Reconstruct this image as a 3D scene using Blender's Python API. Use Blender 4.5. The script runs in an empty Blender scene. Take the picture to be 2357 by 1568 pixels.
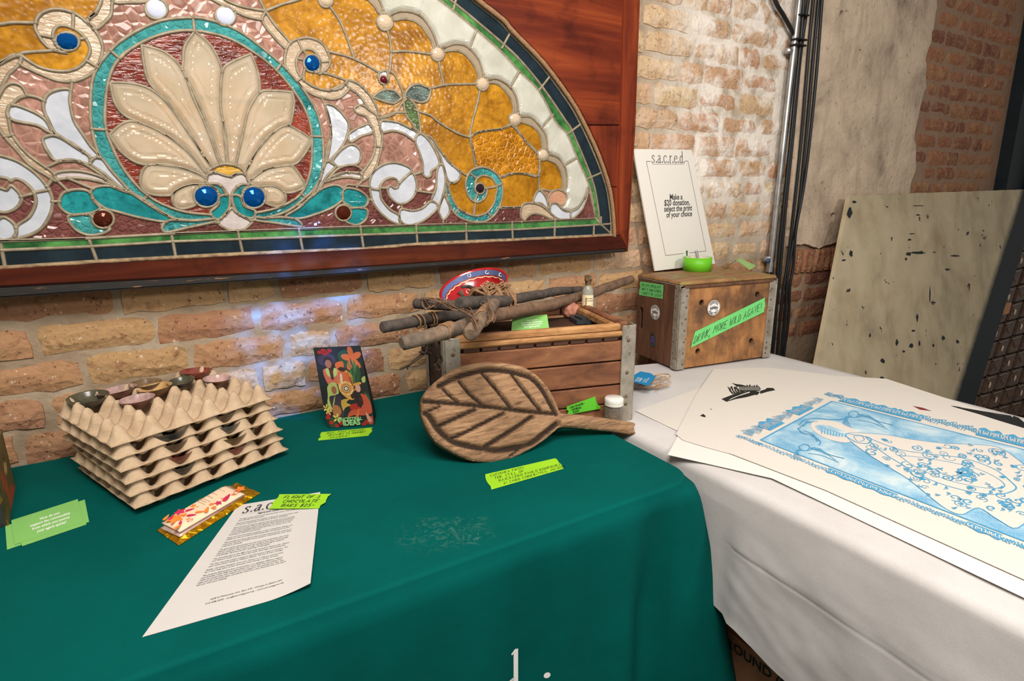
import bpy, bmesh, math, random
from mathutils import Vector, Matrix
from mathutils import noise as mnoise
from mathutils.geometry import delaunay_2d_cdt
rnd = random.Random(7)
S = bpy.context.scene
COL = S.collection
# ------------------------------------------------------------------ camera, light, exposure
CAM = Vector((0, 0, 1.285)); FPX = 1315.5; PW, PH = 2357.0, 1568.0
YAW, PITCH, ROLL = math.radians(30.613), math.radians(14.234), math.radians(.4506)
_f = Vector((math.sin(YAW)*math.cos(PITCH), math.cos(YAW)*math.cos(PITCH), -math.sin(PITCH)))
_r = Vector((math.cos(YAW), -math.sin(YAW), 0)); _d = _f.cross(_r)
_r2 = math.cos(ROLL)*_r + math.sin(ROLL)*_d; _d2 = -math.sin(ROLL)*_r + math.cos(ROLL)*_d
cd = bpy.data.cameras.new('camera'); co = bpy.data.objects.new('camera', cd); COL.objects.link(co)
cd.sensor_width = 36; cd.lens = FPX*36/PW; cd.clip_start = .02; cd.clip_end = 60
_m = Matrix((_r2, -_d2, -_f)).transposed().to_4x4(); _m.translation = CAM; co.matrix_world = _m
S.camera = co
w = bpy.data.worlds.new('room_light'); S.world = w; w.use_nodes = True
w.node_tree.nodes['Background'].inputs[0].default_value = (1, .94, .86, 1)
w.node_tree.nodes['Background'].inputs[1].default_value = .26
def light(name, kind, loc, tgt, power, col, **k):
    l = bpy.data.lights.new(name, kind); l.energy = power; l.color = col
    for a, b in k.items(): setattr(l, a, b)
    o = bpy.data.objects.new(name, l); COL.objects.link(o); o.location = loc
    o.rotation_euler = (Vector(tgt)-Vector(loc)).to_track_quat('-Z', 'Y').to_euler(); return o
light('flash', 'AREA', (1.15, -.65, 1.92), (1.5, 1.4, .95), 19, (1, .955, .89), shape='DISK', size=.24)
light('ceiling_lamp', 'AREA', (.02, -.12, 2.5), (.75, 1.2, .9), 57, (1, .945, .88), shape='RECTANGLE', size=1.0, size_y=.7)
bl = light('blue_gleam', 'SPOT', (.42, .35, 2.05), (.27, 1.5, .955), 900, (.05, .26, 1.0), spot_size=math.radians(15), spot_blend=.9, shadow_soft_size=.01)  # unseen spot added to throw blue reflected light on the bricks, broken by noise
bl.data.use_nodes = True
_n = bl.data.node_tree.nodes; _l = bl.data.node_tree.links
_tc = _n.new('ShaderNodeTexCoord'); _no = _n.new('ShaderNodeTexNoise'); _no.inputs['Scale'].default_value = 60; _no.inputs['Detail'].default_value = 6; _no.inputs['Distortion'].default_value = 1.2
_mp = _n.new('ShaderNodeMapping'); _mp.inputs['Scale'].default_value = (.35, 1.3, 1)
_cr = _n.new('ShaderNodeValToRGB'); _cr.color_ramp.elements[0].position = .47; _cr.color_ramp.elements[1].position = .66
_l.new(_tc.outputs['Normal'], _mp.inputs[0]); _l.new(_mp.outputs[0], _no.inputs['Vector']); _l.new(_no.outputs['Fac'], _cr.inputs[0]); _l.new(_cr.outputs[0], _n['Emission'].inputs['Strength'])
vs = S.view_settings
vs.view_transform = 'Standard'; vs.look = 'None'; vs.gamma = 1; vs.use_curve_mapping = False; vs.exposure = -.08
S.cycles.transparent_max_bounces = 16; S.cycles.max_bounces = 8
# ------------------------------------------------------------------ projection helpers: where a measured point lies on a known plane
def ray(px, py): return (_f + _r2*((px-PW/2)/FPX) + _d2*((py-PH/2)/FPX))
def onz(px, py, z):
    d = ray(px, py); return CAM + d*((z-CAM.z)/d.z)
def ony(px, py, y):
    d = ray(px, py); return CAM + d*((y-CAM.y)/d.y)
def onx(px, py, x):
    d = ray(px, py); return CAM + d*((x-CAM.x)/d.x)
def onpl(px, py, P, n):
    d = ray(px, py); return CAM + d*((P-CAM).dot(n)/d.dot(n))
T = .74          # table top
WY = 1.50        # face of the brick wall
# ------------------------------------------------------------------ materials
def srgb(r, g, b):
    f = lambda c: (c/12.92 if c <= .04045 else ((c+.055)/1.055)**2.4)
    return (f(r/255), f(g/255), f(b/255), 1)
class NT:
    def __init__(s, name):
        s.m = bpy.data.materials.new(name); s.m.use_nodes = True; s.t = s.m.node_tree; s.n = s.t.nodes; s.b = s.n['Principled BSDF']; s.out = s.n['Material Output']
    def N(s, kind, **k):
        n = s.n.new('ShaderNode'+kind)
        for a, v in k.items():
            if a.startswith('i_'): n.inputs[a[2:].replace('_', ' ')].default_value = v
            else: setattr(n, a, v)
        return n
    def L(s, a, b): s.t.links.new(a, b)
    def coord(s, kind='Object', scale=(1, 1, 1)):
        tc = s.N('TexCoord'); mp = s.N('Mapping'); mp.inputs['Scale'].default_value = scale
        s.L(tc.outputs[kind], mp.inputs[0]); return mp.outputs[0]
    def pos(s): return s.N('NewGeometry').outputs['Position']
    def noise(s, vec, scale, detail=4, rough=.55, dist=0):
        n = s.N('TexNoise'); n.inputs['Scale'].default_value = scale; n.inputs['Detail'].default_value = detail; n.inputs['Roughness'].default_value = rough; n.inputs['Distortion'].default_value = dist
        if vec is not None: s.L(vec, n.inputs['Vector'])
        return n.outputs['Fac']
    def vor(s, vec, scale, feature='F1', out='Distance'):
        n = s.N('TexVoronoi', feature=feature); n.inputs['Scale'].default_value = scale
        s.L(vec, n.inputs['Vector']); return n.outputs[out]
    def ramp(s, fac, stops, interp='LINEAR'):
        r = s.N('ValToRGB'); cr = r.color_ramp; cr.interpolation = interp
        while len(cr.elements) > 1: cr.elements.remove(cr.elements[-1])
        for i, (p, c) in enumerate(stops):
            e = cr.elements[0] if i == 0 else cr.elements.new(p)
            e.position = p; e.color = c if hasattr(c, '__len__') else (c, c, c, 1)
        s.L(fac, r.inputs[0]); return r.outputs[0]
    def mix(s, fac, a, b, mode='MIX'):
        n = s.N('Mix', data_type='RGBA', blend_type=mode)
        for v, i in ((fac, 0), (a, 6), (b, 7)):
            if hasattr(v, 'is_linked'): s.L(v, n.inputs[i])
            else: n.inputs[i].default_value = v
        return n.outputs[2]
    def math(s, op, a, b=0):
        n = s.N('Math', operation=op)
        for v, i in ((a, 0), (b, 1)):
            if hasattr(v, 'is_linked'): s.L(v, n.inputs[i])
            else: n.inputs[i].default_value = v
        return n.outputs[0]
    def bump(s, h, strength=.5, dist=.002):
        b = s.N('Bump'); b.inputs['Strength'].default_value = strength; b.inputs['Distance'].default_value = dist
        s.L(h, b.inputs['Height']); s.L(b.outputs[0], s.b.inputs['Normal']); return b.outputs[0]
    def set(s, **k):
        for a, v in k.items():
            i = s.b.inputs[a.replace('_', ' ')]
            if hasattr(v, 'is_linked'): s.L(v, i)
            else: i.default_value = v
        return s
def plain(name, col, rough=.6, metal=0, var=.12, scale=30, bump=0, bdist=.001, spec=.4):
    t = NT(name); c = t.coord()
    n = t.noise(c, scale, 5)
    lo = tuple(v*(1-var) for v in col[:3])+(1,); hi = tuple(min(1, v*(1+var)) for v in col[:3])+(1,)
    t.set(Base_Color=t.ramp(n, [(.3, lo), (.7, hi)]), Roughness=rough, Metallic=metal)
    t.b.inputs['Specular IOR Level'].default_value = spec
    if bump: t.bump(n, bump, bdist)
    return t.m
def wood(name, stops, axis=0, scale=9, rough=.55, bump=.35, stain=None, ring=1.0):
    t = NT(name); sc = [scale*5]*3; sc[axis] = scale*.35
    c = t.coord('Object', tuple(sc)); n = t.noise(c, 1.0, 7, .62, .6)
    col = t.ramp(n, stops)
    c2 = t.coord(); big = t.noise(c2, 7, 5, .6)
    dark = tuple(v*.30 for v in stops[0][1][:3])+(1,)
    col = t.mix(t.ramp(big, [(.52, 0.0), (.72, .75)]), col, stain or dark)
    t.set(Base_Color=col, Roughness=rough); t.b.inputs['Specular IOR Level'].default_value = .35
    t.bump(n, bump, .002); return t.m
# ------------------------------------------------------------------ mesh helpers
class MB:
    def __init__(s): s.v = []; s.f = []; s.sm = []; s.rk = 0
    def add(s, vs_, fs, smooth=False):
        o = len(s.v); s.v += [tuple(v) for v in vs_]; s.f += [tuple(i+o for i in f) for f in fs]; s.sm += [smooth]*len(fs); return s
    def box(s, c, sz, R=None):
        x, y, z = (q/2 for q in sz)
        P = [Vector((a*x, b*y, d*z)) for d in (-1, 1) for b in (-1, 1) for a in (-1, 1)]
        if R is not None: P = [R @ p for p in P]
        P = [p+Vector(c) for p in P]
        return s.add(P, [(0, 2, 3, 1), (4, 5, 7, 6), (0, 1, 5, 4), (2, 6, 7, 3), (0, 4, 6, 2), (1, 3, 7, 5)])
    def bbox(s, c, sz, b=.004, R=None):     # box with chamfered edges
        bm = bmesh.new(); bmesh.ops.create_cube(bm, size=1)
        for v in bm.verts: v.co = Vector((v.co.x*sz[0], v.co.y*sz[1], v.co.z*sz[2]))
        bmesh.ops.bevel(bm, geom=bm.edges[:], offset=min(b, min(sz)*.45), segments=1, affect='EDGES')
        bm.verts.index_update()
        P = [(R @ v.co if R is not None else v.co.copy())+Vector(c) for v in bm.verts]
        F = [[v.index for v in f.verts] for f in bm.faces]; bm.free(); return s.add(P, F)
    def prism(s, pts, d):                   # closed polygon (list of Vector) extruded by vector d
        n = len(pts); P = [Vector(p) for p in pts]; d = Vector(d)
        s.add(P+[p+d for p in P], [tuple(range(n-1, -1, -1)), tuple(range(n, 2*n))]+[(i, (i+1) % n, n+(i+1) % n, n+i) for i in range(n)]); return s
    def tube(s, pts, r, seg=8, caps=True, smooth=True):
        pts = [Vector(p) for p in pts]; n = len(pts); rings = []
        up = None
        for i in range(n):
            t = (pts[min(i+1, n-1)]-pts[max(i-1, 0)])
            if t.length < 1e-9: t = Vector((0, 0, 1))
            t.normalize()
            if up is None:
                a = Vector((0, 0, 1)) if abs(t.z) < .9 else Vector((1, 0, 0)); up = (a-t*a.dot(t)).normalized()
            else:
                up = up-t*up.dot(t)
                up = up.normalized() if up.length > 1e-6 else t.orthogonal().normalized()
            q = t.cross(up); ri = r[i] if hasattr(r, '__len__') else r
            rings.append([pts[i]+(up*math.cos(2*math.pi*k/seg)+q*math.sin(2*math.pi*k/seg))*ri for k in range(seg)])
        V = [p for R in rings for p in R]
        F = [(i*seg+k, i*seg+(k+1) % seg, (i+1)*seg+(k+1) % seg, (i+1)*seg+k) for i in range(n-1) for k in range(seg)]
        s.add(V, F, smooth)
        if caps: s.add(rings[0], [tuple(range(seg-1, -1, -1))]); s.add(rings[-1], [tuple(range(seg))])
        return s
    def lathe(s, prof, seg=24, M=None, smooth=True, close=True):
        V = []; F = []; n = len(prof)
        for k in range(seg):
            a = 2*math.pi*k/seg
            for r, z in prof: V.append(Vector((r*math.cos(a), r*math.sin(a), z)))
        for k in range(seg):
            for i in range(n-1):
                F.append((k*n+i, ((k+1) % seg)*n+i, ((k+1) % seg)*n+i+1, k*n+i+1))
        if M is not None: V = [M @ p for p in V]
        return s.add(V, F, smooth)
    def ribbon(s, pts, width, nrm, lift=0, nib=None):
        pts = [Vector(p) for p in pts]; n = len(pts); V = []; s.rk = (s.rk+1) % 60; lift = lift+s.rk*7e-6
        for i in range(n):
            t = pts[min(i+1, n-1)]-pts[max(i-1, 0)]
            if t.length < 1e-9: t = Vector((1, 0, 0))
            q = nrm.cross(t).normalized(); wd = width
            if nib is not None: wd = width*nib(t)
            V += [pts[i]+q*wd/2+nrm*lift, pts[i]-q*wd/2+nrm*lift]
        return s.add(V, [(2*i, 2*i+1, 2*i+3, 2*i+2) for i in range(n-1)])
    def mesh(s, name, mat=None):
        me = bpy.data.meshes.new(name); me.from_pydata(s.v, [], s.f)
        if any(s.sm): me.polygons.foreach_set('use_smooth', s.sm)
        if mat is not None:
            for m in (mat if isinstance(mat, (list, tuple)) else [mat]): me.materials.append(m)
        me.update(); return me
    def build(s, name, mat, parent=None, label=None):
        o = bpy.data.objects.new(name, s.mesh(name, mat)); COL.objects.link(o)
        if parent is not None:
            o.parent = parent; o.matrix_parent_inverse = parent.matrix_basis.inverted()
        if label: o['label'] = label
        return o
def thing(name, label, cat, loc=(0, 0, 0), group=None):
    o = bpy.data.objects.new(name, None); COL.objects.link(o); o.location = loc; o['label'] = label; o['category'] = cat
    o.empty_display_size = .02
    if group: o['group'] = group
    return o
def tag(o, label, cat, group=None):
    o['label'] = label; o['category'] = cat
    if group: o['group'] = group
    return o
def struct(o): o['kind'] = 'structure'; return o
def stuff(o): o['kind'] = 'stuff'; return o
def cr(pts, closed=False, sub=5):           # Catmull-Rom through points; a doubled point is a corner
    P = [tuple(p) for p in pts]; n = len(P); out = []
    rng = range(n if closed else n-1)
    for i in rng:
        g = (lambda k: P[k % n]) if closed else (lambda k: P[max(0, min(n-1, k))])
        a, b, c, d = g(i-1), g(i), g(i+1), g(i+2)
        if math.dist(b, c) < 1e-9: continue
        for k in range(sub):
            t = k/sub
            out.append(tuple(.5*((2*q1)+(-q0+q2)*t+(2*q0-5*q1+4*q2-q3)*t*t+(-q0+3*q1-3*q2+q3)*t**3) for q0, q1, q2, q3 in zip(a, b, c, d)))
    if not closed: out.append(P[-1])
    return out
def ccw(L):
    a = sum(L[i-1][0]*L[i][1]-L[i][0]*L[i-1][1] for i in range(len(L)))
    return list(L) if a > 0 else list(L)[::-1]
def plate(outer, holes, th, fn, pts_in=()):  # flat plate with true holes; 2D outlines, fn maps (u,v,h) to space, h from 0 (face) to -th
    V = []; F = []
    for loop in [ccw(outer)]+[ccw(h) for h in holes]:
        F.append(list(range(len(V), len(V)+len(loop)))); V += [Vector(p) for p in loop]
    V += [Vector(p) for p in pts_in]
    r = delaunay_2d_cdt(V, [], F, 0, 1e-7)
    tri = [f for f, o in zip(r[2], r[5]) if o and max(o) == 0]
    mb = MB(); vv = r[0]; n = len(vv)
    cnt = {}
    for f in tri:
        for a, b in zip(f, list(f[1:])+[f[0]]): cnt[(a, b)] = 1
    side = [(a, b) for (a, b) in cnt if (b, a) not in cnt]
    mb.add([fn(p.x, p.y, 0) for p in vv]+[fn(p.x, p.y, -th) for p in vv], [tuple(f) for f in tri]+[tuple(x+n for x in f[::-1]) for f in tri]+[(b, a, a+n, b+n) for a, b in side])
    return mb
def circ(cx, cy, r, n=20, ry=None): return [(cx+r*math.cos(2*math.pi*k/n), cy+(ry or r)*math.sin(2*math.pi*k/n)) for k in range(n)]
_fonts = {}
def text_mesh(body, size, bold=0, shear=0, align='CENTER', spacing=1, line=1):
    c = bpy.data.curves.new('text', 'FONT'); c.body = body; c.size = size; c.offset = bold; c.shear = shear; c.align_x = align
    c.space_character = spacing; c.space_line = line; c.resolution_u = 3
    o = bpy.data.objects.new('text', c); COL.objects.link(o)
    dg = bpy.context.evaluated_depsgraph_get(); dg.update(); me = o.evaluated_get(dg).to_mesh()
    V = [v.co.copy() for v in me.vertices]; F = [tuple(p.vertices) for p in me.polygons]
    o.evaluated_get(dg).to_mesh_clear(); bpy.data.objects.remove(o); bpy.data.curves.remove(c)
    return V, F
def put_text(mb, fn, body, size, at=(0, 0), **k):
    V, F = text_mesh(body, size, **k); mb.add([fn(at[0]+v.x, at[1]+v.y) for v in V], F)
# hand-drawn capitals, each a list of strokes on a unit cell
HW = {'A': ['0,0 .3,1 .6,0', '.12,.4 .5,.4'], 'B': ['0,0 0,1 .4,.95 .45,.75 .05,.52 .5,.42 .5,.1 0,0'], 'C': ['.55,.9 .3,1 .05,.7 .05,.3 .25,0 .55,.12'], 'D': ['.05,0 .05,1 .45,.8 .55,.4 .35,.05 0,0'],
 'E': ['.5,1 0,1 0,0 .5,0', '0,.52 .4,.52'], 'F': ['.5,1 0,1 0,0', '0,.5 .4,.52'], 'G': ['.55,.9 .25,1 .03,.6 .1,.1 .4,0 .55,.4 .3,.42'], 'H': ['0,0 0,1', '.5,0 .5,1', '0,.5 .5,.5'], 'I': ['.15,0 .15,1'],
 'J': ['.45,1 .45,.2 .25,0 .05,.15'], 'K': ['0,0 0,1', '.5,1 0,.45 .55,0'], 'L': ['0,1 0,0 .45,.03'], 'M': ['0,0 .08,1 .32,.4 .56,1 .66,0'], 'N': ['0,0 .03,1 .48,0 .52,1'], 'O': ['.3,1 .05,.75 .03,.3 .25,0 .5,.15 .57,.6 .3,1'],
 'P': ['0,0 0,1 .42,.95 .48,.7 .05,.45'], 'Q': ['.3,1 .05,.75 .03,.3 .25,0 .5,.15 .57,.6 .3,1', '.35,.25 .6,-.1'], 'R': ['0,0 0,1 .42,.92 .42,.65 .03,.48 .5,0'], 'S': ['.5,.9 .25,1 .05,.75 .45,.42 .4,.05 .02,.08'], 'T': ['0,1 .55,1', '.27,1 .27,0'],
 'U': ['0,1 .03,.2 .25,0 .48,.2 .5,1'], 'V': ['0,1 .25,0 .52,1'], 'W': ['0,1 .16,0 .33,.7 .5,0 .68,1'], 'X': ['0,1 .5,0', '.5,1 0,0'], 'Y': ['0,1 .25,.5 .5,1', '.25,.5 .22,0'], 'Z': ['0,1 .5,1 0,0 .52,0'],
 '0': ['.3,1 .05,.75 .03,.3 .25,0 .5,.15 .57,.6 .3,1'], '2': ['.02,.8 .25,1 .45,.75 0,0 .5,.02'], '3': ['.02,.9 .3,1 .42,.78 .15,.55 .45,.4 .35,.05 0,.05'], '5': ['.45,1 .08,1 .05,.6 .4,.55 .42,.15 .05,0'], '$': ['.5,.85 .25,.95 .08,.75 .45,.42 .38,.1 .04,.12', '.27,1.1 .27,-.1'],
 '-': ['.05,.45 .5,.5'], ',': ['.15,.08 .05,-.25'], '.': ['.1,0 .15,.06'], '!': ['.15,1 .12,.3', '.1,.05 .13,.0'], '?': ['.05,.85 .25,1 .42,.75 .2,.45 .2,.25', '.2,.05 .22,0'], ':': ['.1,.1 .14,.14', '.1,.55 .14,.6'], "'": ['.1,1 .06,.75']}
def hand(mb, fn, nrm, body, size, at=(0, 0), width=.001, slant=.12, adv=.78):
    x, y = at
    for ch in body:
        if ch == ' ': x += size*.5; continue
        g = HW.get(ch.upper())
        if not g: continue
        mx = 0; j = rnd.uniform(-.06, .06)
        for st in g:
            P = [tuple(float(q) for q in p.split(',')) for p in st.split()]
            mx = max(mx, max(p[0] for p in P))
            P = [fn(x+size*(p[0]+slant*p[1]), y+size*(p[1]+j)) for p in P]
            mb.ribbon(P, width, nrm)
        x += size*(mx+.22)
    return x
# roman letters drawn with a broad nib, serifs as small bars (lower case, x-height .62)
SER = {'s': ([cr([(.40, .52), (.34, .60), (.20, .62), (.09, .53), (.12, .42), (.25, .33), (.38, .22), (.40, .10), (.28, .0), (.12, .01), (.06, .10)])], [(.40, .46, .40, .62), (.06, .0, .06, .16)]),
 'a': ([cr([(.10, .50), (.16, .60), (.28, .62), (.38, .54), (.38, .30), (.38, .08), (.44, .01), (.52, .05)]), cr([(.38, .38), (.20, .32), (.08, .22), (.08, .06), (.18, -.01), (.30, .05), (.38, .16)])], []),
 'c': ([cr([(.44, .50), (.36, .60), (.22, .61), (.09, .48), (.07, .26), (.15, .07), (.28, .0), (.42, .07), (.48, .16)])], [(.44, .44, .44, .58)]),
 'r': ([[(.14, 0), (.14, .58)], cr([(.14, .40), (.22, .55), (.32, .61), (.42, .56)])], [(.03, .0, .27, .0), (.03, .59, .15, .61)]),
 'e': ([cr([(.08, .36), (.44, .36), (.42, .52), (.28, .62), (.14, .54), (.07, .32), (.14, .08), (.28, .0), (.42, .06), (.48, .15)])], []),
 'd': ([[(.42, 1.0), (.42, .02)], cr([(.42, .48), (.32, .59), (.20, .60), (.08, .44), (.07, .20), (.16, .02), (.28, .0), (.42, .12)])], [(.30, .97, .43, 1.0), (.42, .02, .55, .02)]),
 '.': ([cr([(.10, .07), (.15, .12), (.20, .07), (.15, .02), (.10, .07)])], [])}
def roman(mb, fn, nrm, body, size, at=(0, 0), weight=.085, adv={'.': .34, 'r': .44}):
    x, y = at; o = fn(0, 0); ux = (fn(1e-3, 0)-o).normalized()
    nib = lambda t: .38+.62*abs(t.normalized().cross(ux).length)
    for ch in body:
        g = SER[ch]
        for P in g[0]:
            if ch == '.': mb.add([fn(x+size*(.15+.075*math.cos(a*.524)), y+size*(.06+.075*math.sin(a*.524))) for a in range(12)], [tuple(range(12))])
            else: mb.ribbon([fn(x+size*p[0], y+size*p[1]) for p in P], weight*size, nrm, nib=nib)
        for a, b, c, d in g[1]: mb.ribbon([fn(x+size*a, y+size*b), fn(x+size*c, y+size*d)], weight*size*.42, nrm)
        x += size*adv.get(ch, .56)
    return x
INK = plain('black_ink', srgb(26, 28, 30), .6, var=.05)
GREYINK = plain('grey_print_ink', srgb(60, 58, 58), .7, var=.05)
# ================================================================== STRUCTURE
# ---- floor
t = NT('floor_concrete'); c = t.coord(); n = t.noise(c, 3, 6)
t.set(Base_Color=t.ramp(n, [(.3, srgb(70, 62, 55)), (.7, srgb(110, 100, 90))]), Roughness=.7); FLOORM = t.m
struct(MB().box((1.8, 0, -.05), (8, 6, .1)).build('floor', FLOORM))
# ---- mortar wall
def white_mask(t, p, lo=.50, hi=.62):
    sx = t.N('SeparateXYZ'); t.L(p, sx.inputs[0])
    mx = t.ramp(t.math('MULTIPLY', sx.outputs[0], .25), [(.34, 0.0), (.42, 1.0), (.52, 1.0), (.57, .0)])
    mz = t.ramp(t.math('MULTIPLY', sx.outputs[2], .4), [(.40, 0.0), (.54, 1.0)])
    n = t.ramp(t.noise(p, 11, 7, .65, .4), [(lo-.06, 0.0), (hi, 1.0)])
    return t.math('MULTIPLY', t.math('MULTIPLY', mx, mz), n)
t = NT('lime_mortar'); p = t.pos(); n = t.noise(p, 38, 7, .6)
colr = t.ramp(t.noise(p, 6, 6, .6), [(.30, srgb(140, 117, 94)), (.55, srgb(172, 152, 128)), (.75, srgb(190, 176, 156))])
colr = t.mix(t.ramp(n, [(.55, 0.0), (.75, .45)]), colr, srgb(120, 104, 86))
sxm = t.N('SeparateXYZ'); t.L(p, sxm.inputs[0]); colr = t.mix(t.ramp(t.math('MULTIPLY', sxm.outputs[0], .25), [(.50, 0.0), (.72, .75)]), colr, srgb(150, 118, 98))
colr = t.mix(white_mask(t, p, .38, .55), colr, srgb(236, 226, 214))
t.set(Base_Color=colr, Roughness=.95); t.b.inputs['Specular IOR Level'].default_value = .1
t.bump(t.math('ADD', n, t.noise(p, 9, 5)), .8, .006); MORTAR = t.m
wall = struct(MB().box((2.0, WY+.06, 1.4), (7.5, .10, 2.8)).build('wall_back', MORTAR))
# ---- bricks
def brick_mat(name, mottled=.5):
    t = NT(name); oi = t.N('ObjectInfo'); p = t.pos(); c = t.coord()
    ad = t.N('VectorMath', operation='ADD'); t.L(p, ad.inputs[0]); cmb = t.N('CombineXYZ'); t.L(t.math('MULTIPLY', oi.outputs['Random'], 50), cmb.inputs[2]); t.L(cmb.outputs[0], ad.inputs[1]); q = ad.outputs[0]
    base = oi.outputs['Color']
    big = t.noise(q, 16, 6, .65, .5)
    col = t.mix(t.ramp(big, [(.44, 0.0), (.70, .75)]), base, srgb(176, 138, 98))
    col = t.mix(t.ramp(t.noise(q, 30, 5, .6), [(.56, 0.0), (.72, .6)]), col, srgb(112, 62, 44))
    col = t.mix(t.ramp(t.noise(q, 120, 3, .6), [(.62, 0.0), (.70, .8)]), col, srgb(70, 48, 38))
    col = t.mix(t.ramp(t.noise(q, 85, 2, .6), [(.66, 0.0), (.72, .7)]), col, srgb(226, 208, 186))
    col = t.mix(white_mask(t, p), col, srgb(238, 228, 218))
    t.set(Base_Color=col, Roughness=.92); t.b.inputs['Specular IOR Level'].default_value = .15
    t.bump(t.math('ADD', t.noise(q, 45, 6, .65), t.math('MULTIPLY', t.vor(q, 70), .5)), .8, .005); return t.m
BRICK = brick_mat('old_brick')
def brick_mesh(seed, L=.2, H=.055, sh=.010):
    r = random.Random(seed); nx, nz = 7, 3; V = []; F = []
    for j in range(nz+1):
        for i in range(nx+1):
            u, v = i/nx, j/nz; e = (i in (0, nx)) + (j in (0, nz))
            ex = r.uniform(-.004, .004) if i in (0, nx) else r.uniform(-.006, .006)
            ez = r.uniform(-.0045, .003)*(1 if j in (0, nz) else 1)
            if e == 2: ex += (.005 if i == 0 else -.005)*r.random(); ez += (.004 if j == 0 else -.004)*r.random()
            V.append(((u-.5)*L+ex, -sh*(.45 if e else 1)-r.uniform(0, .0025), (v-.5)*H+ez))
    n = len(V)
    loop = [i for i in range(nx+1)]+[(j*(nx+1)+nx) for j in range(1, nz+1)]+[nz*(nx+1)+i for i in range(nx-1, -1, -1)]+[j*(nx+1) for j in range(nz-1, 0, -1)]
    for k in loop: V.append((V[k][0]*1.02, .012, V[k][2]*1.04))
    for j in range(nz):
        for i in range(nx):
            a = j*(nx+1)+i; F.append((a, a+1, a+nx+2, a+nx+1))
    m = len(loop)
    for k in range(m): F.append((loop[k], n+k, n+(k+1) % m, loop[(k+1) % m]))
    return MB().add(V, F).mesh('brick', BRICK)
BM = [brick_mesh(s) for s in range(9)]
TONES = [(176, 132, 98), (190, 152, 110), (162, 116, 88), (182, 140, 104), (156, 110, 86), (196, 160, 118), (170, 126, 98), (180, 144, 102)]
PALE = [(208, 178, 142), (204, 168, 134), (198, 160, 130), (214, 188, 150), (194, 150, 122), (202, 170, 140)]
DEEP = [(150, 100, 78), (138, 90, 72), (160, 108, 82), (128, 84, 70), (156, 112, 86)]
# the skim-coated patch right of the conduit (outline measured on the wall)
PATCH = [ony(x, y, WY).xz for x, y in ((1852, -120), (1846, 0), (1838, 120), (1830, 260), (1822, 400), (1815, 520), (1812, 566), (1850, 562), (1880, 572), (1932, 556), (1990, 552), (2070, 560), (2092, 500), (2090, 440), (2104, 380), (2100, 320), (2112, 260), (2128, 200), (2126, 140), (2142, 80), (2150, 20), (2156, -120))]
def inside(P, x, z):
    c = False; n = len(P)
    for i in range(n):
        a, b = P[i], P[i-1]
        if (a[1] > z) != (b[1] > z) and x < (b[0]-a[0])*(z-a[1])/(b[1]-a[1])+a[0]: c = not c
    return c
CH = .0768; hidden = MB(); nb = 0
for row in range(-1, 20):
    z = .765+row*CH
    r = random.Random(row*31+5); x = -.62+r.uniform(0, .12)+(.1 if row % 2 else 0)
    while x < 4.3:
        right = x > 1.52; far = x > 2.9
        L = r.choice([.2, .2, .205, .19, .10]) if not right else r.choice([.2, .2, .11, .17, .2])
        g = r.uniform(.011, .019) if not right else r.uniform(.006, .012)
        H = r.uniform(.058, .065) if not right else r.uniform(.061, .067)
        cx = x+L/2; x += L+g
        if cx > 4.02 and z > 1.2: continue
        if inside(PATCH, cx-L*.2, z) or inside(PATCH, cx+L*.2, z): continue
        if cx > 2.75 and z < 1.12: continue
        if row < 0 and cx < 1.2: continue
        if z > 2.06+(.30 if cx > 2.8 else 0): continue
        bz = z+r.uniform(-.002, .002)
        if -.8 < cx < 1.16 and z > 1.14:
            M = BM[r.randrange(9)]; k = Vector((L/.2, 1, H/.055))
            hidden.add([Vector((v.co.x*k.x+cx, v.co.y+WY+.004, v.co.z*k.z+bz)) for v in M.vertices], [tuple(p.vertices) for p in M.polygons]); continue
        o = bpy.data.objects.new('brick', BM[r.randrange(9)]); COL.objects.link(o); o.parent = wall; o.location = (cx, WY+.0140+r.uniform(-.002, .0015)+(.003 if right else 0), bz)
        o.rotation_euler = (0, r.uniform(-.012, .012), 0); o.scale = (L/.2*(1 if r.random() < .5 else -1), 1, H/.055)
        tone = r.choice(DEEP if far or (right and z < .98 and cx > 1.95) else PALE if (cx > 1.2 and z > 1.0) else TONES)
        o.color = srgb(*tone); nb += 1
hb = stuff(hidden.build('brick', BRICK, wall)); hb.color = srgb(168, 120, 84)
# soldier course below the patch
for k in range(9):
    o = bpy.data.objects.new('brick', BM[k % 9]); COL.objects.link(o); o.parent = wall
    a = ony(1826+k*13.5, 603-k*1.0, WY); o.location = (a.x, WY+.004, a.z); o.rotation_euler = (0, math.pi/2, 0); o.scale = (.5, 1, .62); o.color = srgb(*DEEP[k % 5])
# ---- skim patch
t = NT('patch_concrete'); p = t.pos(); n = t.noise(p, 5, 8, .62, .3)
colr = t.ramp(n, [(.30, srgb(150, 130, 114)), (.44, srgb(190, 170, 148)), (.58, srgb(210, 188, 164)), (.75, srgb(222, 200, 174))])
mp = t.N('Mapping'); mp.inputs['Scale'].default_value = (9, 9, 1.6); t.L(p, mp.inputs[0])
colr = t.mix(t.ramp(t.noise(mp.outputs[0], 1.5, 6), [(.54, 0.0), (.76, .5)]), colr, srgb(120, 108, 98))
colr = t.mix(t.ramp(t.noise(p, 60, 5), [(.62, 0.0), (.72, .5)]), colr, srgb(84, 74, 66))
t.set(Base_Color=colr, Roughness=.93); t.b.inputs['Specular IOR Level'].default_value = .15; t.bump(t.math('ADD', n, t.noise(p, 40, 6)), .7, .006)
PATCHM = t.m
hole_px = [((1932, 38), .014, .024), ((1912, 500), .016, .024), ((1975, 118), .008, .008)]
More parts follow.
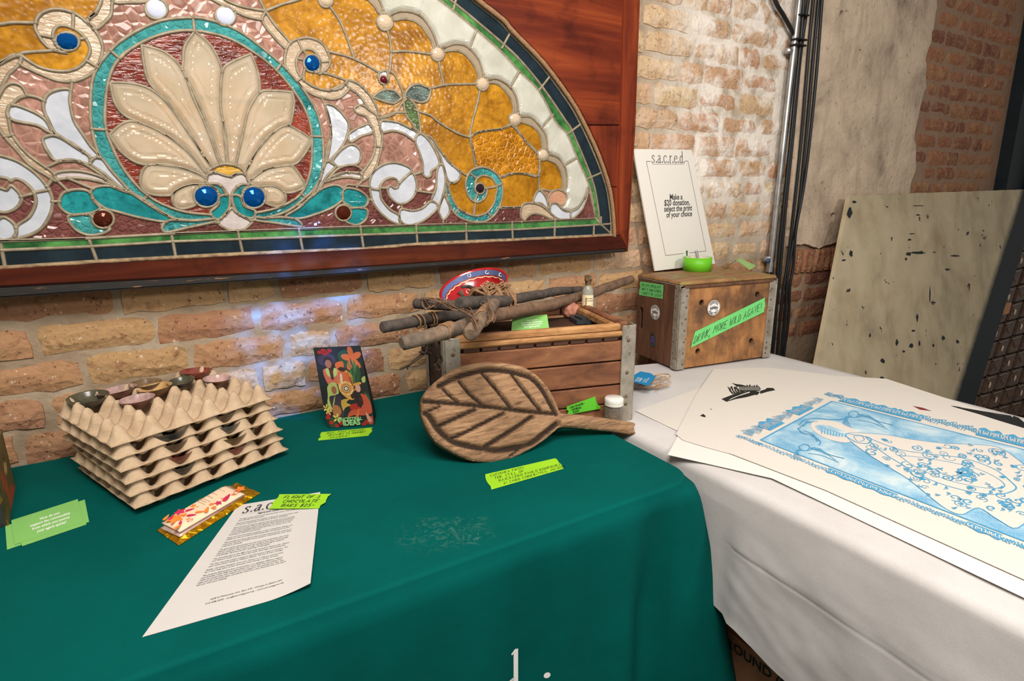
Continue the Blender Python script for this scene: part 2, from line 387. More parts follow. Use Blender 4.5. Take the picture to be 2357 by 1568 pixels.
holes = []
for (hx, hy), rx, rz in hole_px:
    q = ony(hx, hy, WY); holes.append([(q.x+rx*(1+.2*math.sin(3*a))*math.cos(a), q.z+rz*(1+.15*math.cos(2*a))*math.sin(a)) for a in [i*math.pi/7 for i in range(14)]])
jag = []
for i, a in enumerate(PATCH):
    b = PATCH[(i+1) % len(PATCH)]
    for k in range(4):
        q = a.lerp(b, k/4); jag.append((q.x+rnd.uniform(-.009, .009), q.y+rnd.uniform(-.007, .007)))
plate(jag, holes, .02, lambda u, v, h: (u, WY-.009-h*.9, v)).build('mortar_patch', PATCHM, wall)
# ---- dark steel door frame at the right end of the wall
DARK = plain('blue_black_steel', srgb(28, 38, 44), .5, .3, .2, 12, .1)
a0, a1 = ony(2375, 60, WY-.04), ony(2312, 470, WY-.04)
d = MB()
d.prism([(a1.x+.0, WY-.05, -.0), (a1.x+.5, WY-.05, 0), (a0.x+.5, WY-.05, 2.8), (a0.x, WY-.05, 2.8)], (0, .06, 0))
door = struct(d.build('door_1', DARK))
MB().bbox((a1.x+.20, WY-.075, 1.4), (.035, .05, 2.7), .006).build('door_trim', plain('steel_edge', srgb(70, 78, 82), .45, .5), door)
# ================================================================== STAINED GLASS PANEL
YG = WY-.062                # plane of the glass
WIN = thing('stained_glass_panel', 'arched stained glass panel with petal fan, framed in wood on the brick wall', 'stained glass', (.5, WY-.06, 1.15))
def gp(x, y): v = ony(x, y, YG); return Vector((v.x, v.z))
# ---------- glass materials
def glass(name, col, tint, trans, rough=.12, relief='hammer', scale=90, strength=.5, col2=None, caustic=0, mott=.35):
    t = NT(name); p = t.pos(); oi = t.N('ObjectInfo')
    n = t.noise(p, 14, 5, .6, .8)
    c1 = tuple(v*(1-mott) for v in col[:3])+(1,); c2 = col2 or tuple(min(1, v*(1+mott*.6)) for v in col[:3])+(1,)
    bc = t.ramp(n, [(.34, c1), (.66, c2)])
    if mott > .25: bc = t.mix(t.ramp(t.noise(p, 75, 4, .6), [(.50, 0.0), (.68, .55)]), bc, tuple(v*.42 for v in col[:3])+(1,))
    if relief == 'cell':
        h = t.ramp(t.vor(p, scale, 'DISTANCE_TO_EDGE'), [(0, 0.0), (.22, 1.0)])
        if caustic: bc = t.mix(t.ramp(t.vor(p, scale, 'DISTANCE_TO_EDGE'), [(0, caustic), (.10, 0.0)]), bc, tuple(min(1, v*2.0+.05) for v in col[:3])+(1,))  # bright caustic web painted into the glass colour along the cell edges
    elif relief == 'ripple':
        mp = t.N('Mapping'); mp.inputs['Scale'].default_value = (.35, 1, 1.25); t.L(p, mp.inputs[0]); h = t.noise(mp.outputs[0], scale, 3, .5, .5)
    elif relief == 'smooth': h = t.noise(p, scale, 2, .4)
    else: h = t.vor(p, scale, 'SMOOTH_F1')
    t.set(Base_Color=bc, Roughness=rough); t.b.inputs['Specular IOR Level'].default_value = .5
    t.bump(h, strength, .003)
    if 'amber' in name: t.b.inputs['Specular IOR Level'].default_value = .28
    tr = t.N('BsdfTransparent'); tr.inputs[0].default_value = tint
    mx = t.N('MixShader'); mx.inputs[0].default_value = trans
    t.L(t.b.outputs[0], mx.inputs[1]); t.L(tr.outputs[0], mx.inputs[2]); t.L(mx.outputs[0], t.out.inputs[0]); return t.m
G = {
 'amber': glass('amber_glass', srgb(196, 130, 24), srgb(255, 205, 90), .30, .22, 'hammer', 110, .32, srgb(222, 162, 44), mott=.45),
 'amberc': glass('amber_cell_glass', srgb(190, 124, 22), srgb(255, 200, 80), .30, .14, 'cell', 75, .8, srgb(214, 150, 34), caustic=.8, mott=.35),
 'mauve': glass('mauve_glass', srgb(168, 122, 104), srgb(240, 200, 190), .32, .15, 'cell', 52, .35, srgb(196, 150, 132), caustic=.35, mott=.3),
 'plum': glass('plum_glass', srgb(112, 62, 58), srgb(220, 160, 150), .25, .12, 'cell', 80, .7, srgb(140, 84, 76), caustic=.35, mott=.4),
 'red': glass('ruby_glass', srgb(120, 44, 32), srgb(230, 110, 80), .15, .14, 'ripple', 120, .9, srgb(150, 62, 42), mott=.5),
 'teal': glass('teal_glass', srgb(38, 136, 138), srgb(120, 220, 220), .18, .12, 'cell', 85, .6, srgb(84, 176, 172), caustic=.35, mott=.4),
 'aqua': glass('deep_teal_glass', srgb(14, 124, 128), srgb(100, 210, 210), .15, .12, 'ripple', 60, .45, srgb(40, 158, 160), mott=.4),
 'white': glass('opal_white_glass', srgb(184, 187, 196), (1, 1, 1, 1), .03, .14, 'smooth', 55, .45, srgb(200, 203, 210), mott=.04),
 'pearl': glass('pearl_glass', srgb(200, 186, 178), (1, 1, 1, 1), .12, .12, 'ripple', 90, .7, srgb(214, 202, 200), mott=.1),
 'beige': glass('ribbed_beige_glass', srgb(196, 168, 138), srgb(250, 230, 210), .20, .12, 'ripple', 130, 1.0, srgb(208, 186, 158), mott=.12),
 'peach': glass('ribbed_peach_glass', srgb(208, 156, 124), srgb(250, 220, 200), .2, .12, 'ripple', 130, 1.0, mott=.12),
 'arch': glass('grey_beige_glass', srgb(176, 158, 134), srgb(240, 225, 205), .25, .14, 'smooth', 60, .3, mott=.1),
 'clear': glass('bevelled_clear_glass', srgb(234, 216, 186), srgb(255, 248, 236), .64, .04, 'smooth', 14, .06, srgb(246, 232, 210), mott=.05),
 'milky': glass('milky_bevelled_glass', srgb(214, 212, 196), srgb(246, 244, 236), .32, .06, 'smooth', 24, .25, srgb(232, 230, 218), mott=.10),
 'green': glass('green_glass', srgb(48, 116, 62), srgb(140, 220, 150), .12, .14, 'ripple', 50, .6, srgb(92, 158, 82), mott=.55),
 'black': glass('blue_black_glass', srgb(20, 34, 42), srgb(60, 80, 90), .04, .16, 'smooth', 40, .4, srgb(30, 46, 54), mott=.2),
 'leaf': glass('iridescent_leaf_glass', srgb(74, 84, 78), srgb(120, 150, 120), .08, .10, 'ripple', 170, 1.0, srgb(110, 128, 118), mott=.5),
 'leafg': glass('green_leaf_glass', srgb(78, 92, 46), srgb(120, 160, 90), .08, .10, 'ripple', 150, 1.0, srgb(96, 130, 66), mott=.4),
 'gold': glass('gold_glass', srgb(204, 156, 60), srgb(255, 220, 120), .15, .12, 'ripple', 130, .9, mott=.2)}
REG = []   # (material key, outline in pixels) - later pieces lie over earlier ones
def P(key, pts, sub=4, sharp=()):
    REG.append((key, ccw([gp(*q) for q in cr(pts, True, sub)])))
def Q(key, pts): REG.append((key, ccw([gp(*q) for q in pts])))
LN = []
def LL(*pts): LN.append([gp(*q) for q in cr(pts, False, 4)])
# outlines of the border bands, continued upward as an arch beyond the frame
arc_out = [(1406, 538), (1406, 513), (1402, 471), (1393, 423), (1368, 356), (1335, 284), (1310, 239), (1265, 176), (1230, 134), (1173, 76), (1152, 52), (1100, 11), (1070, -14), (1010, -55)]
arc_mid = [(1383, 517), (1380, 508), (1374, 462), (1360, 406), (1316, 301), (1303, 280), (1247, 199), (1200, 142), (1160, 103), (1106, 57), (1049, 10), (1000, -25), (960, -55)]
arc_in = [(1371, 503), (1370, 498), (1362, 452), (1351, 414), (1328, 364), (1305, 309), (1278, 280), (1240, 209), (1196, 166), (1156, 122), (1098, 71), (1045, 27), (1010, 0), (960, -33), (925, -55)]
c_out, c_mid, c_in = (cr(a, False, 4) for a in (arc_out, arc_mid, arc_in))
TOPY = -55
Q('mauve', [(-60, 556)]+[(200, 549), (400, 538), (800, 523), (1200, 511.5)]+c_in+[(-60, TOPY)])
Q('plum', [(-60, 556), (200, 549), (400, 538), (800, 523), (1200, 511.5), (1371, 503), (1362, 452), (1345, 430), (1300, 478), (1146, 478), (1036, 450), (960, 440), (850, 430), (800, 425), (740, 470), (500, 480), (300, 470), (130, 400), (100, 440), (-60, 480)])
Q('milky', c_in[3:]+[(860, TOPY), (870, 0), (890, 40), (930, 30), (980, 60), (1010, 110), (1060, 105), (1100, 150), (1118, 180), (1150, 185), (1185, 230), (1195, 265), (1225, 275), (1255, 330), (1262, 350), (1290, 370), (1300, 420), (1300, 445), (1297, 471), (1290, 480), (1312, 489), (1332, 479), (1347, 452), (1355, 432)])
am = [(600, TOPY), (612, 27), (637, 63), (666, 96), (690, 112), (705, 130), (700, 190), (745, 210), (790, 195), (803, 187), (825, 193), (852, 220), (871, 258), (876, 275), (912, 282), (944, 295), (985, 315), (1010, 345), (1045, 385), (1060, 402), (1050, 419), (1032, 424), (1037, 448), (1054, 479), (1100, 500), (1146, 478.5), (1199, 477), (1225, 468), (1241, 437), (1270, 441), (1293, 438), (1296, 420), (1293, 397), (1279, 376), (1259, 362), (1249, 345), (1249, 315), (1236, 297), (1215, 275), (1199, 275), (1186, 263), (1185, 245), (1170, 210), (1144, 187), (1122, 188), (1107, 179), (1098, 150), (1077, 120), (1053, 110), (1020, 115), (1002, 108), (991, 80), (968, 50), (938, 36), (905, 44), (876, 28), (858, 0), (830, TOPY)]
P('amber', am, 3)
P('amberc', [(1083, 317), (1106, 303), (1154, 297), (1177, 288), (1207, 322), (1238, 356), (1240, 404), (1207, 400), (1177, 400), (1152, 408), (1139, 397), (1114, 385), (1096, 385), (1089, 347)], 3)
P('amber', [(-60, TOPY), (-60, TOPY), (240, TOPY), (240, TOPY), (234, 0), (220, 29), (201, 47), (216, 67), (228, 105), (215, 145), (180, 175), (134, 176), (80, 160), (46, 132), (29, 127), (0, 145), (-60, 180), (-60, 180)], 3)
# amber lead lines
LL((892, 60), (892, 69), (898, 96), (900, 119), (899, 143), (896, 168)); LL((899, 120), (934, 118), (995, 125)); LL((1008, 134), (1016, 172), (1022, 197))
LL((985, 206), (993, 203), (1030, 195), (1100, 193)); LL((1105, 205), (1098, 239), (1087, 280), (1081, 316)); LL((950, 251), (965, 257), (991, 266), (1008, 280), (1049, 305), (1081, 316))
LL((1180, 284), (1154, 297), (1106, 303), (1081, 316)); LL((1081, 315), (1089, 347), (1096, 388)); LL((1184, 285), (1207, 322), (1243, 360)); LL((1242, 366), (1240, 404), (1241, 440))
LL((1148, 409), (1177, 400), (1207, 400), (1242, 405)); LL((757, 12), (783, 50), (800, 92), (816, 136)); LL((752, 118), (800, 130), (838, 147), (872, 167)); LL((610, 26), (649, 10), (700, -8), (720, -55))
LL((935, 228), (924, 239), (907, 262), (874, 273)); LL((872, 273), (907, 260), (935, 259)); LL((892, 163), (904, 168), (915, 184), (926, 210), (930, 228)); LL((882, 190), (887, 210))
LL((1056, 393), (1078, 406)); LL((-60, 60), (0, 56), (29, 52), (84, 53)); LL((44, 127), (57, 121), (115, 117), (140, 116)); LL((1095, 460), (1090, 497))
LL((720, 166), (754, 170), (802, 187)); LL((200, 88), (184, 90)); LL((684, 134), (700, 138))
# mauve lead lines
LL((166, 184), (164, 210)); LL((739, 224), (750, 247), (760, 287), (760, 330), (750, 375)); LL((58, 219), (86, 224), (104, 234)); LL((132, 416), (157, 440)); LL((118, 464), (138, 464)); LL((106, 386), (143, 370), (180, 371), (230, 400), (262, 430), (300, 445))
LL((924, 468), (925, 482)); LL((953, 402), (974, 395)); LL((1020, 505), (1020, 513)); LL((820, 432), (835, 414)); LL((1144, 480), (1200, 477)); LL((847, 458), (858, 462))
# scallop ridges
P('arch', [(820, -28), (867, -8), (882, 25), (876, 32), (871, 29), (848, 0), (800, -15), (750, -8), (750, -20), (780, -30)], 3)
P('arch', [(892, 40), (896, 36), (922, 25), (963, 33), (991, 65), (1007, 105), (1008, 118), (1000, 118), (997, 109), (991, 92), (968, 59), (938, 44), (904, 47), (896, 50)], 3)
P('arch', [(1012, 114), (1018, 111), (1045, 101), (1075, 107), (1102, 138), (1114, 180), (1112, 188), (1104, 186), (1101, 178), (1095, 159), (1077, 132), (1053, 117), (1021, 119), (1014, 122)], 3)
P('arch', [(1115, 186), (1121, 184), (1144, 181), (1175, 201), (1190, 230), (1192, 260), (1190, 270), (1182, 268), (1181, 262), (1181, 243), (1167, 214), (1144, 193), (1123, 191), (1116, 194)], 3)
P('arch', [(1190, 270), (1199, 268), (1222, 270), (1242, 290), (1257, 313), (1259, 347), (1256, 354), (1250, 350), (1248, 337), (1242, 309), (1224, 290), (1199, 281), (1190, 279)], 3)
P('arch', [(1252, 355), (1261, 355), (1284, 362), (1301, 387), (1305, 418), (1301, 441), (1295, 443), (1293, 435), (1295, 418), (1291, 397), (1278, 376), (1259, 368), (1252, 364)], 3)
LL((975, -12), (973, 0), (963, 34)); LL((1098, 70), (1096, 73), (1080, 113)); LL((1196, 165), (1194, 168), (1174, 202)); LL((1274, 264), (1272, 266), (1245, 296)); LL((1330, 362), (1328, 364), (1297, 383))
# border bands
Q('green', [(-60, 557), (200, 549), (400, 538), (800, 523.5), (1200, 511.5), (1368, 503.5), (1371, 503), (1383, 503), (1384, 517), (1200, 528), (800, 542), (400, 556), (200, 568), (-60, 579)])
Q('green', c_in+c_mid[::-1])
Q('black', [(-60, 579), (200, 568), (400, 556), (800, 542), (1200, 528), (1384, 517), (1406, 516), (1406, 538.5), (1368, 542), (1180, 551), (1074, 555), (961, 561), (836, 572), (558, 583), (224, 601), (-60, 620)])
Q('black', c_mid+c_out[::-1])
for a in (((1, 560), (12, 616)), ((203, 546), (224, 603)), ((394, 536), (405, 594)), ((547, 530), (559, 584)), ((687, 525), (697, 578)), ((829, 521), (837, 574)), ((957, 516), (961, 564)), ((1072, 512), (1074, 558)), ((1178, 509), (1180, 553)), ((1277, 505), (1276, 550)), ((1367, 514), (1366, 544)), ((1383, 517), (1410, 515)),
          ((1043, 24), (1054, -20)), ((1154, 113), (1178, 68)), ((1239, 210), (1270, 170)), ((1304, 310), (1338, 285)), ((1349, 413), (1383, 398)), ((1383, 498), (1383, 520))): LL(*a)
# ring and ruby ground
ring_o = [(444, 41), (496, 50), (560, 78), (647, 147), (683, 186), (720, 240), (737, 283), (744, 337), (742, 395), (728, 428), (706, 452), (660, 487), (600, 504), (540, 512), (480, 512), (400, 503), (335, 461), (298, 439), (255, 395), (228, 356), (213, 305), (208, 249), (216, 172), (254, 117), (300, 80), (370, 48)]
ring_i = [(448, 71), (520, 86), (580, 118), (637, 163), (690, 230), (714, 287), (718, 340), (714, 395), (693, 446), (650, 474), (600, 488), (540, 496), (480, 494), (410, 484), (339, 450), (285, 390), (254, 328), (243, 290), (242, 249), (250, 185), (275, 134), (330, 96), (390, 75)]
P('teal', ring_o, 4); P('red', ring_i, 4)
for a in (((444, 39), (448, 73)), ((253, 116), (277, 136)), ((210, 297), (245, 299)), ((330, 462), (342, 447)), ((648, 146), (635, 165)), ((712, 314), (744, 315)), ((690, 443), (707, 457))): LL(*a)
# petals
PET = [[(525, 398), (509, 374), (482, 298), (450, 220), (421, 165), (421, 149), (425, 107), (448, 73), (448, 73), (486, 106), (511, 163), (509, 230), (515, 298), (522, 376)],
 [(528, 398), (525, 376), (517, 298), (508, 249), (511, 168), (530, 145), (578, 124), (578, 124), (593, 165), (597, 214), (572, 254), (561, 298), (543, 379)],
 [(545, 390), (543, 379), (561, 298), (572, 254), (597, 214), (624, 209), (672, 212), (672, 212), (677, 239), (668, 287), (658, 290), (620, 312), (591, 347), (564, 395)],
 [(560, 405), (565, 397), (591, 349), (630, 305), (664, 290), (714, 318), (714, 318), (712, 337), (683, 376), (645, 383), (610, 391), (576, 414)],
 [(570, 420), (575, 416), (607, 393), (645, 383), (675, 384), (701, 421), (701, 421), (698, 433), (668, 444), (639, 439), (595, 429)],
 [(520, 398), (505, 376), (478, 300), (445, 225), (418, 158), (378, 120), (326, 104), (326, 104), (332, 152), (345, 192), (385, 235), (430, 295), (478, 372)],
 [(510, 402), (482, 378), (430, 300), (385, 238), (345, 205), (300, 192), (254, 190), (254, 190), (262, 230), (282, 262), (320, 282), (380, 310), (430, 345), (472, 392)],
 [(492, 405), (470, 394), (430, 348), (370, 304), (310, 280), (280, 286), (252, 310), (252, 310), (275, 345), (305, 370), (338, 380), (380, 378), (430, 390), (470, 405)],
 [(480, 415), (462, 404), (420, 388), (370, 380), (338, 382), (324, 405), (326, 430), (345, 447), (390, 450), (410, 436), (440, 425), (475, 424)]]
for q in PET: P('clear', q, 4)
P('clear', [(593, 431), (593, 431), (630, 429), (656, 446), (654, 469), (635, 476), (608, 464)]); P('clear', [(460, 428), (430, 428), (401, 444), (398, 466), (412, 480), (435, 478), (455, 466)])
# face in the middle
P('gold', [(478, 396), (486, 388), (507, 379), (526, 378), (551, 385), (565, 402), (547, 399), (532, 406), (515, 403), (496, 397)])
P('pearl', [(476, 404), (480, 400), (496, 397), (515, 403), (532, 406), (547, 399), (563, 401), (570, 412), (573, 425), (547, 429), (530, 452), (513, 431), (496, 423), (475, 423)])
P('teal', [(482, 425), (496, 423), (510, 429), (520, 448), (506, 452), (498, 436)]); P('teal', [(574, 427), (560, 424), (546, 430), (534, 449), (556, 453), (562, 436)])
P('aqua', [(504, 453), (526, 450), (529, 471), (522, 489), (501, 506), (484, 489), (503, 471)]); P('aqua', [(554, 453), (535, 450), (538, 475), (552, 494), (580, 503), (588, 486), (562, 474)])
P('pearl', [(534, 479), (545, 490), (578, 508), (576, 517), (559, 529), (534, 531), (513, 523), (502, 511), (520, 492)])
# teal swooshes and bulbs
P('aqua', [(656, 499), (687, 479), (725, 445), (754, 429), (779, 427), (792, 439), (788, 460), (763, 479), (725, 494), (691, 503)]); P('teal', [(587, 500), (610, 502), (649, 500), (683, 506), (695, 521), (668, 519), (630, 513), (591, 508)])
P('aqua', [(209, 441), (220, 431), (249, 428), (277, 435), (302, 445), (335, 466), (373, 490), (402, 505), (383, 511), (325, 502), (268, 487), (245, 481), (224, 467), (210, 452)]); P('teal', [(373, 527), (379, 513), (400, 506), (448, 508), (490, 504), (496, 510), (467, 517), (429, 525), (385, 535)])
P('aqua', [(792, 435), (823, 437), (846, 455), (841, 475), (814, 480), (803, 473), (790, 464)]); P('aqua', [(805, 480), (843, 481), (843, 504), (823, 518), (801, 513), (792, 504), (803, 495)])
P('aqua', [(136, 466), (145, 445), (168, 437), (193, 437), (209, 445), (216, 462), (231, 479), (216, 489), (191, 494), (163, 494), (142, 481)]); P('teal', [(157, 502), (163, 496), (207, 494), (216, 510), (230, 523), (253, 525), (241, 536), (210, 542), (182, 534), (165, 519)])
# beige scrolls, right
P('beige', [(480, -30), (519, 0), (563, 17), (612, 25), (612, 25), (603, 46), (603, 46), (568, 38), (534, 23), (490, 0), (460, -20)], 3); P('beige', [(603, 46), (612, 27), (612, 27), (637, 63), (666, 96), (664, 104), (656, 111), (620, 73)], 3)
P('beige', [(733, 168), (741, 168), (756, 153), (759, 134), (744, 103), (716, 88), (687, 90), (668, 99), (658, 117), (657, 153), (683, 186), (698, 203), (725, 220), (760, 228), (783, 224), (803, 206), (803, 190), (800, 187), (783, 203), (754, 208), (721, 199), (693, 178), (682, 153), (685, 130), (698, 115), (718, 115), (733, 130), (738, 147)])
LL((684, 89), (696, 116)); LL((738, 142), (758, 141)); LL((682, 187), (697, 177))
P('beige', [(800, 185), (825, 193), (852, 220), (871, 258), (870, 272), (862, 268), (846, 248), (829, 222), (802, 200)])
P('beige', [(817, 255), (817, 247), (833, 242), (850, 253), (868, 268), (877, 300), (880, 318), (877, 343), (867, 381), (852, 404), (833, 416), (834, 399), (855, 366), (863, 343), (863, 318), (854, 290), (842, 268), (825, 262)]); LL((862, 337), (879, 338))
# white leaves, right
P('white', [(748, 241), (770, 245), (796, 272), (803, 295), (792, 330), (767, 362), (750, 373), (754, 339), (762, 308), (756, 268)]); P('white', [(803, 308), (823, 295), (848, 286), (859, 304), (832, 313), (810, 326), (802, 322)])
P('white', [(770, 362), (792, 339), (814, 333), (830, 348), (828, 371), (810, 382), (779, 384), (766, 373)]); P('white', [(750, 373), (763, 375), (772, 384), (752, 406), (734, 437), (718, 451), (734, 420)])
P('plum', [(750, 418), (779, 388), (810, 380), (830, 388), (832, 398), (796, 397), (770, 404)]); P('pearl', [(745, 420), (774, 404), (801, 397), (830, 400), (830, 411), (801, 408), (774, 411)])
# big white volute, right
P('white', [(877, 279), (912, 281), (944, 295), (964, 308), (955, 324), (930, 308), (904, 301), (879, 304)]); P('white', [(964, 308), (979, 315), (997, 339), (1011, 371), (1006, 384), (993, 393), (991, 404), (982, 408), (973, 400), (973, 379), (966, 353), (955, 324)])
P('white', [(981, 314), (993, 318), (1007, 337), (1030, 370), (1054, 391), (1060, 402), (1054, 416), (1041, 421), (1030, 414), (1020, 381), (1007, 347)]); P('white', [(1012, 379), (1020, 383), (1026, 414), (1020, 448), (1009, 473), (993, 461), (1003, 433), (1005, 395)])
P('white', [(992, 463), (1008, 475), (991, 496), (965, 513), (938, 518), (922, 508), (919, 492), (924, 481), (949, 485), (972, 479)]); P('white', [(852, 433), (873, 437), (878, 458), (896, 481), (917, 494), (919, 506), (922, 515), (907, 513), (880, 494), (859, 467)])
P('white', [(851, 431), (855, 402), (877, 381), (905, 374), (934, 381), (947, 395), (919, 422), (917, 422), (911, 412), (896, 410), (882, 418), (875, 429), (874, 436)]); P('white', [(947, 397), (957, 414), (959, 433), (951, 454), (930, 469), (911, 466), (896, 450), (892, 435), (898, 427), (907, 433), (915, 431), (919, 422)])
P('white', [(1022, 450), (1030, 464), (1036, 481), (1031, 496), (1020, 506), (1012, 494), (1009, 485), (1014, 467)])
# teal volute
P('teal', [(1026, 422), (1028, 452), (1041, 485), (1064, 504), (1095, 511), (1121, 508), (1144, 487), (1156, 452), (1154, 418), (1139, 397), (1114, 385), (1087, 391), (1074, 410), (1072, 433), (1081, 456), (1097, 466), (1114, 458), (1121, 443), (1119, 434), (1112, 433), (1100, 443), (1094, 432), (1094, 420), (1100, 409), (1114, 404), (1131, 410), (1140, 423), (1144, 435), (1141, 448), (1137, 467), (1121, 489), (1098, 497), (1075, 492), (1054, 479), (1037, 448), (1031, 424)])
for a in (((1048, 490), (1056, 480)), ((1122, 488), (1130, 500)), ((1080, 398), (1097, 411)), ((1156, 422), (1138, 430), (1114, 434)), ((1099, 444), (1092, 464))): LL(*a)
# motif at the right end
P('white', [(1241, 438), (1232, 448), (1228, 466), (1245, 468), (1261, 481), (1259, 462), (1251, 446)]); P('peach', [(1262, 473), (1261, 456), (1270, 441), (1287, 437), (1301, 445), (1304, 458), (1297, 471), (1287, 473), (1278, 467), (1268, 469), (1264, 483)])
P('white', [(1268, 471), (1278, 468), (1287, 475), (1299, 485), (1314, 488), (1315, 503), (1291, 505), (1272, 496), (1265, 483)]); P('white', [(1314, 488), (1330, 479), (1345, 456), (1351, 436), (1351, 452), (1341, 479), (1326, 497), (1315, 503)])
P('beige', [(1198, 487), (1203, 471), (1222, 467), (1245, 473), (1263, 487), (1280, 504), (1265, 503), (1245, 494), (1226, 492), (1213, 500), (1206, 507), (1199, 500)])
# left side
P('beige', [(262, -12), (350, -14), (335, 4), (298, 6), (264, 6)], 3); P('beige', [(233, -30), (262, -30), (258, 10), (256, 33), (243, 50), (222, 67), (214, 58), (200, 47), (220, 29), (233, 0)], 3)
P('beige', [(81, 61), (88, 38), (107, 25), (134, 21), (168, 29), (191, 44), (216, 67), (233, 94), (236, 122), (224, 153), (207, 172), (172, 187), (134, 186), (96, 172), (67, 159), (44, 145), (47, 126), (57, 134), (92, 155), (134, 164), (168, 161), (191, 147), (205, 126), (206, 107), (193, 84), (172, 67), (145, 59), (130, 63), (122, 77), (125, 94), (138, 113), (155, 122), (122, 115), (103, 101), (88, 80)])
LL((169, 28), (168, 68)); LL((90, 80), (125, 87)); LL((200, 140), (225, 155))
P('beige', [(-30, 165), (0, 146), (44, 127), (46, 147), (23, 168), (11, 187), (0, 208), (-30, 240)], 3)
P('beige', [(-10, 240), (0, 216), (11, 199), (29, 191), (48, 197), (59, 212), (61, 220), (44, 226), (29, 241), (21, 258), (21, 277), (25, 300), (29, 311), (54, 345), (86, 372), (122, 397), (132, 418), (107, 404), (67, 378), (38, 345), (10, 314), (0, 299), (-14, 270)]); LL((8, 315), (31, 310))
P('white', [(161, 207), (134, 206), (111, 216), (101, 233), (101, 254), (111, 277), (122, 300), (130, 309), (172, 334), (207, 362), (212, 368), (228, 358), (210, 337), (184, 299), (172, 280), (165, 258), (161, 230)]); P('white', [(23, 243), (57, 249), (101, 272), (119, 300), (126, 309), (107, 301), (84, 288), (23, 274)])
P('white', [(98, 322), (111, 313), (134, 314), (172, 337), (203, 357), (209, 368), (205, 378), (172, 370), (130, 370), (111, 351)]); P('white', [(207, 376), (230, 362), (258, 395), (298, 441), (274, 429), (239, 399)])
P('pearl', [(126, 399), (163, 393), (201, 397), (239, 410), (268, 429), (230, 418), (182, 410), (143, 412), (132, 414)])
P('white', [(-30, 352), (0, 358), (38, 370), (77, 395), (107, 427), (121, 460), (115, 496), (92, 529), (54, 546), (36, 548), (38, 521), (67, 500), (82, 469), (78, 443), (57, 420), (36, 412), (25, 418), (19, 412), (0, 408), (-30, 410)]); LL((76, 443), (114, 437))
P('white', [(25, 427), (42, 441), (50, 458), (42, 475), (23, 487), (0, 488), (-30, 470), (-20, 440), (0, 433), (15, 437)]); P('white', [(0, 502), (19, 504), (36, 521), (36, 542), (19, 552), (0, 552), (-25, 535)])
# leaves in the amber, small drop
P('leaf', [(857, 224), (857, 224), (880, 208), (907, 209), (924, 226), (924, 226), (907, 238), (882, 233)]); P('leaf', [(932, 220), (945, 199), (963, 194), (978, 199), (992, 204), (992, 204), (986, 228), (972, 236), (953, 232)]); P('leafg', [(930, 226), (945, 231), (959, 249), (966, 283), (968, 307), (968, 307), (957, 298), (945, 280), (932, 260)])
P('pearl', [(873, 168), (882, 163), (891, 165), (893, 184), (882, 194), (874, 186), (870, 174)])
# round pieces under the cut jewels
JW = [(155, 96, 27, 21, 'blue'), (718, 146, 19, 20, 'blue'), (475, 452, 29, 25, 'blue'), (584, 454, 27, 25, 'blue'), (237, 504, 25, 21, 'brown'), (790, 490, 18, 18, 'brown'), (1104, 434, 11, 12, 'dark'), (882, 184, 9, 9, 'garnet'),
      (360, 21, 25, 23, 'opal'), (519, 37, 23, 22, 'opal'), (750, 2, 15, 15, 'pale'), (886, 51, 18, 19, 'pale'), (1007, 124, 15, 16, 'pale'), (1110, 193, 14, 15, 'pale'), (1185, 274, 13, 14, 'pale'), (1249, 356, 12, 13, 'pale')]
for x, y, rx, ry, k in JW: Q('jewel', circ(x, y, rx, 22, ry))
# ---------- solve the arrangement
verts = []; faces = []; edges = []
for key, o in REG:
    faces.append(list(range(len(verts), len(verts)+len(o)))); verts += o
for o in LN:
    b = len(verts); verts += o; edges += [(b+i, b+i+1) for i in range(len(o)-1)]
R_ = delaunay_2d_cdt(verts, edges, faces, 0, 1e-6)
rv, re, rf, _, roe, rof = R_
own = [max(o) if o else -1 for o in rof]
edge_line = {}
for (a, b), oe in zip(re, roe): edge_line[(min(a, b), max(a, b))] = any(i < len(edges) for i in oe)
adj = {}
for i, f in enumerate(rf):
    for k in range(3):
        a, b = f[k], f[(k+1) % 3]; adj.setdefault((min(a, b), max(a, b)), []).append(i)
comp = [-1]*len(rf); ncomp = 0; comps = []
for i in range(len(rf)):
    if comp[i] >= 0 or own[i] < 0: continue
    st = [i]; comp[i] = ncomp; cur = []
    while st:
        j = st.pop(); cur.append(j); f = rf[j]
        for k in range(3):
            e = (min(f[k], f[(k+1) % 3]), max(f[k], f[(k+1) % 3]))
            if edge_line.get(e): continue
            for m in adj[e]:
                if comp[m] < 0 and own[m] == own[i]: comp[m] = ncomp; st.append(m)
    comps.append((own[i], cur)); ncomp += 1
def area(cur): return sum(abs((rv[rf[j][1]]-rv[rf[j][0]]).cross(rv[rf[j][2]]-rv[rf[j][0]]))/2 for j in cur)
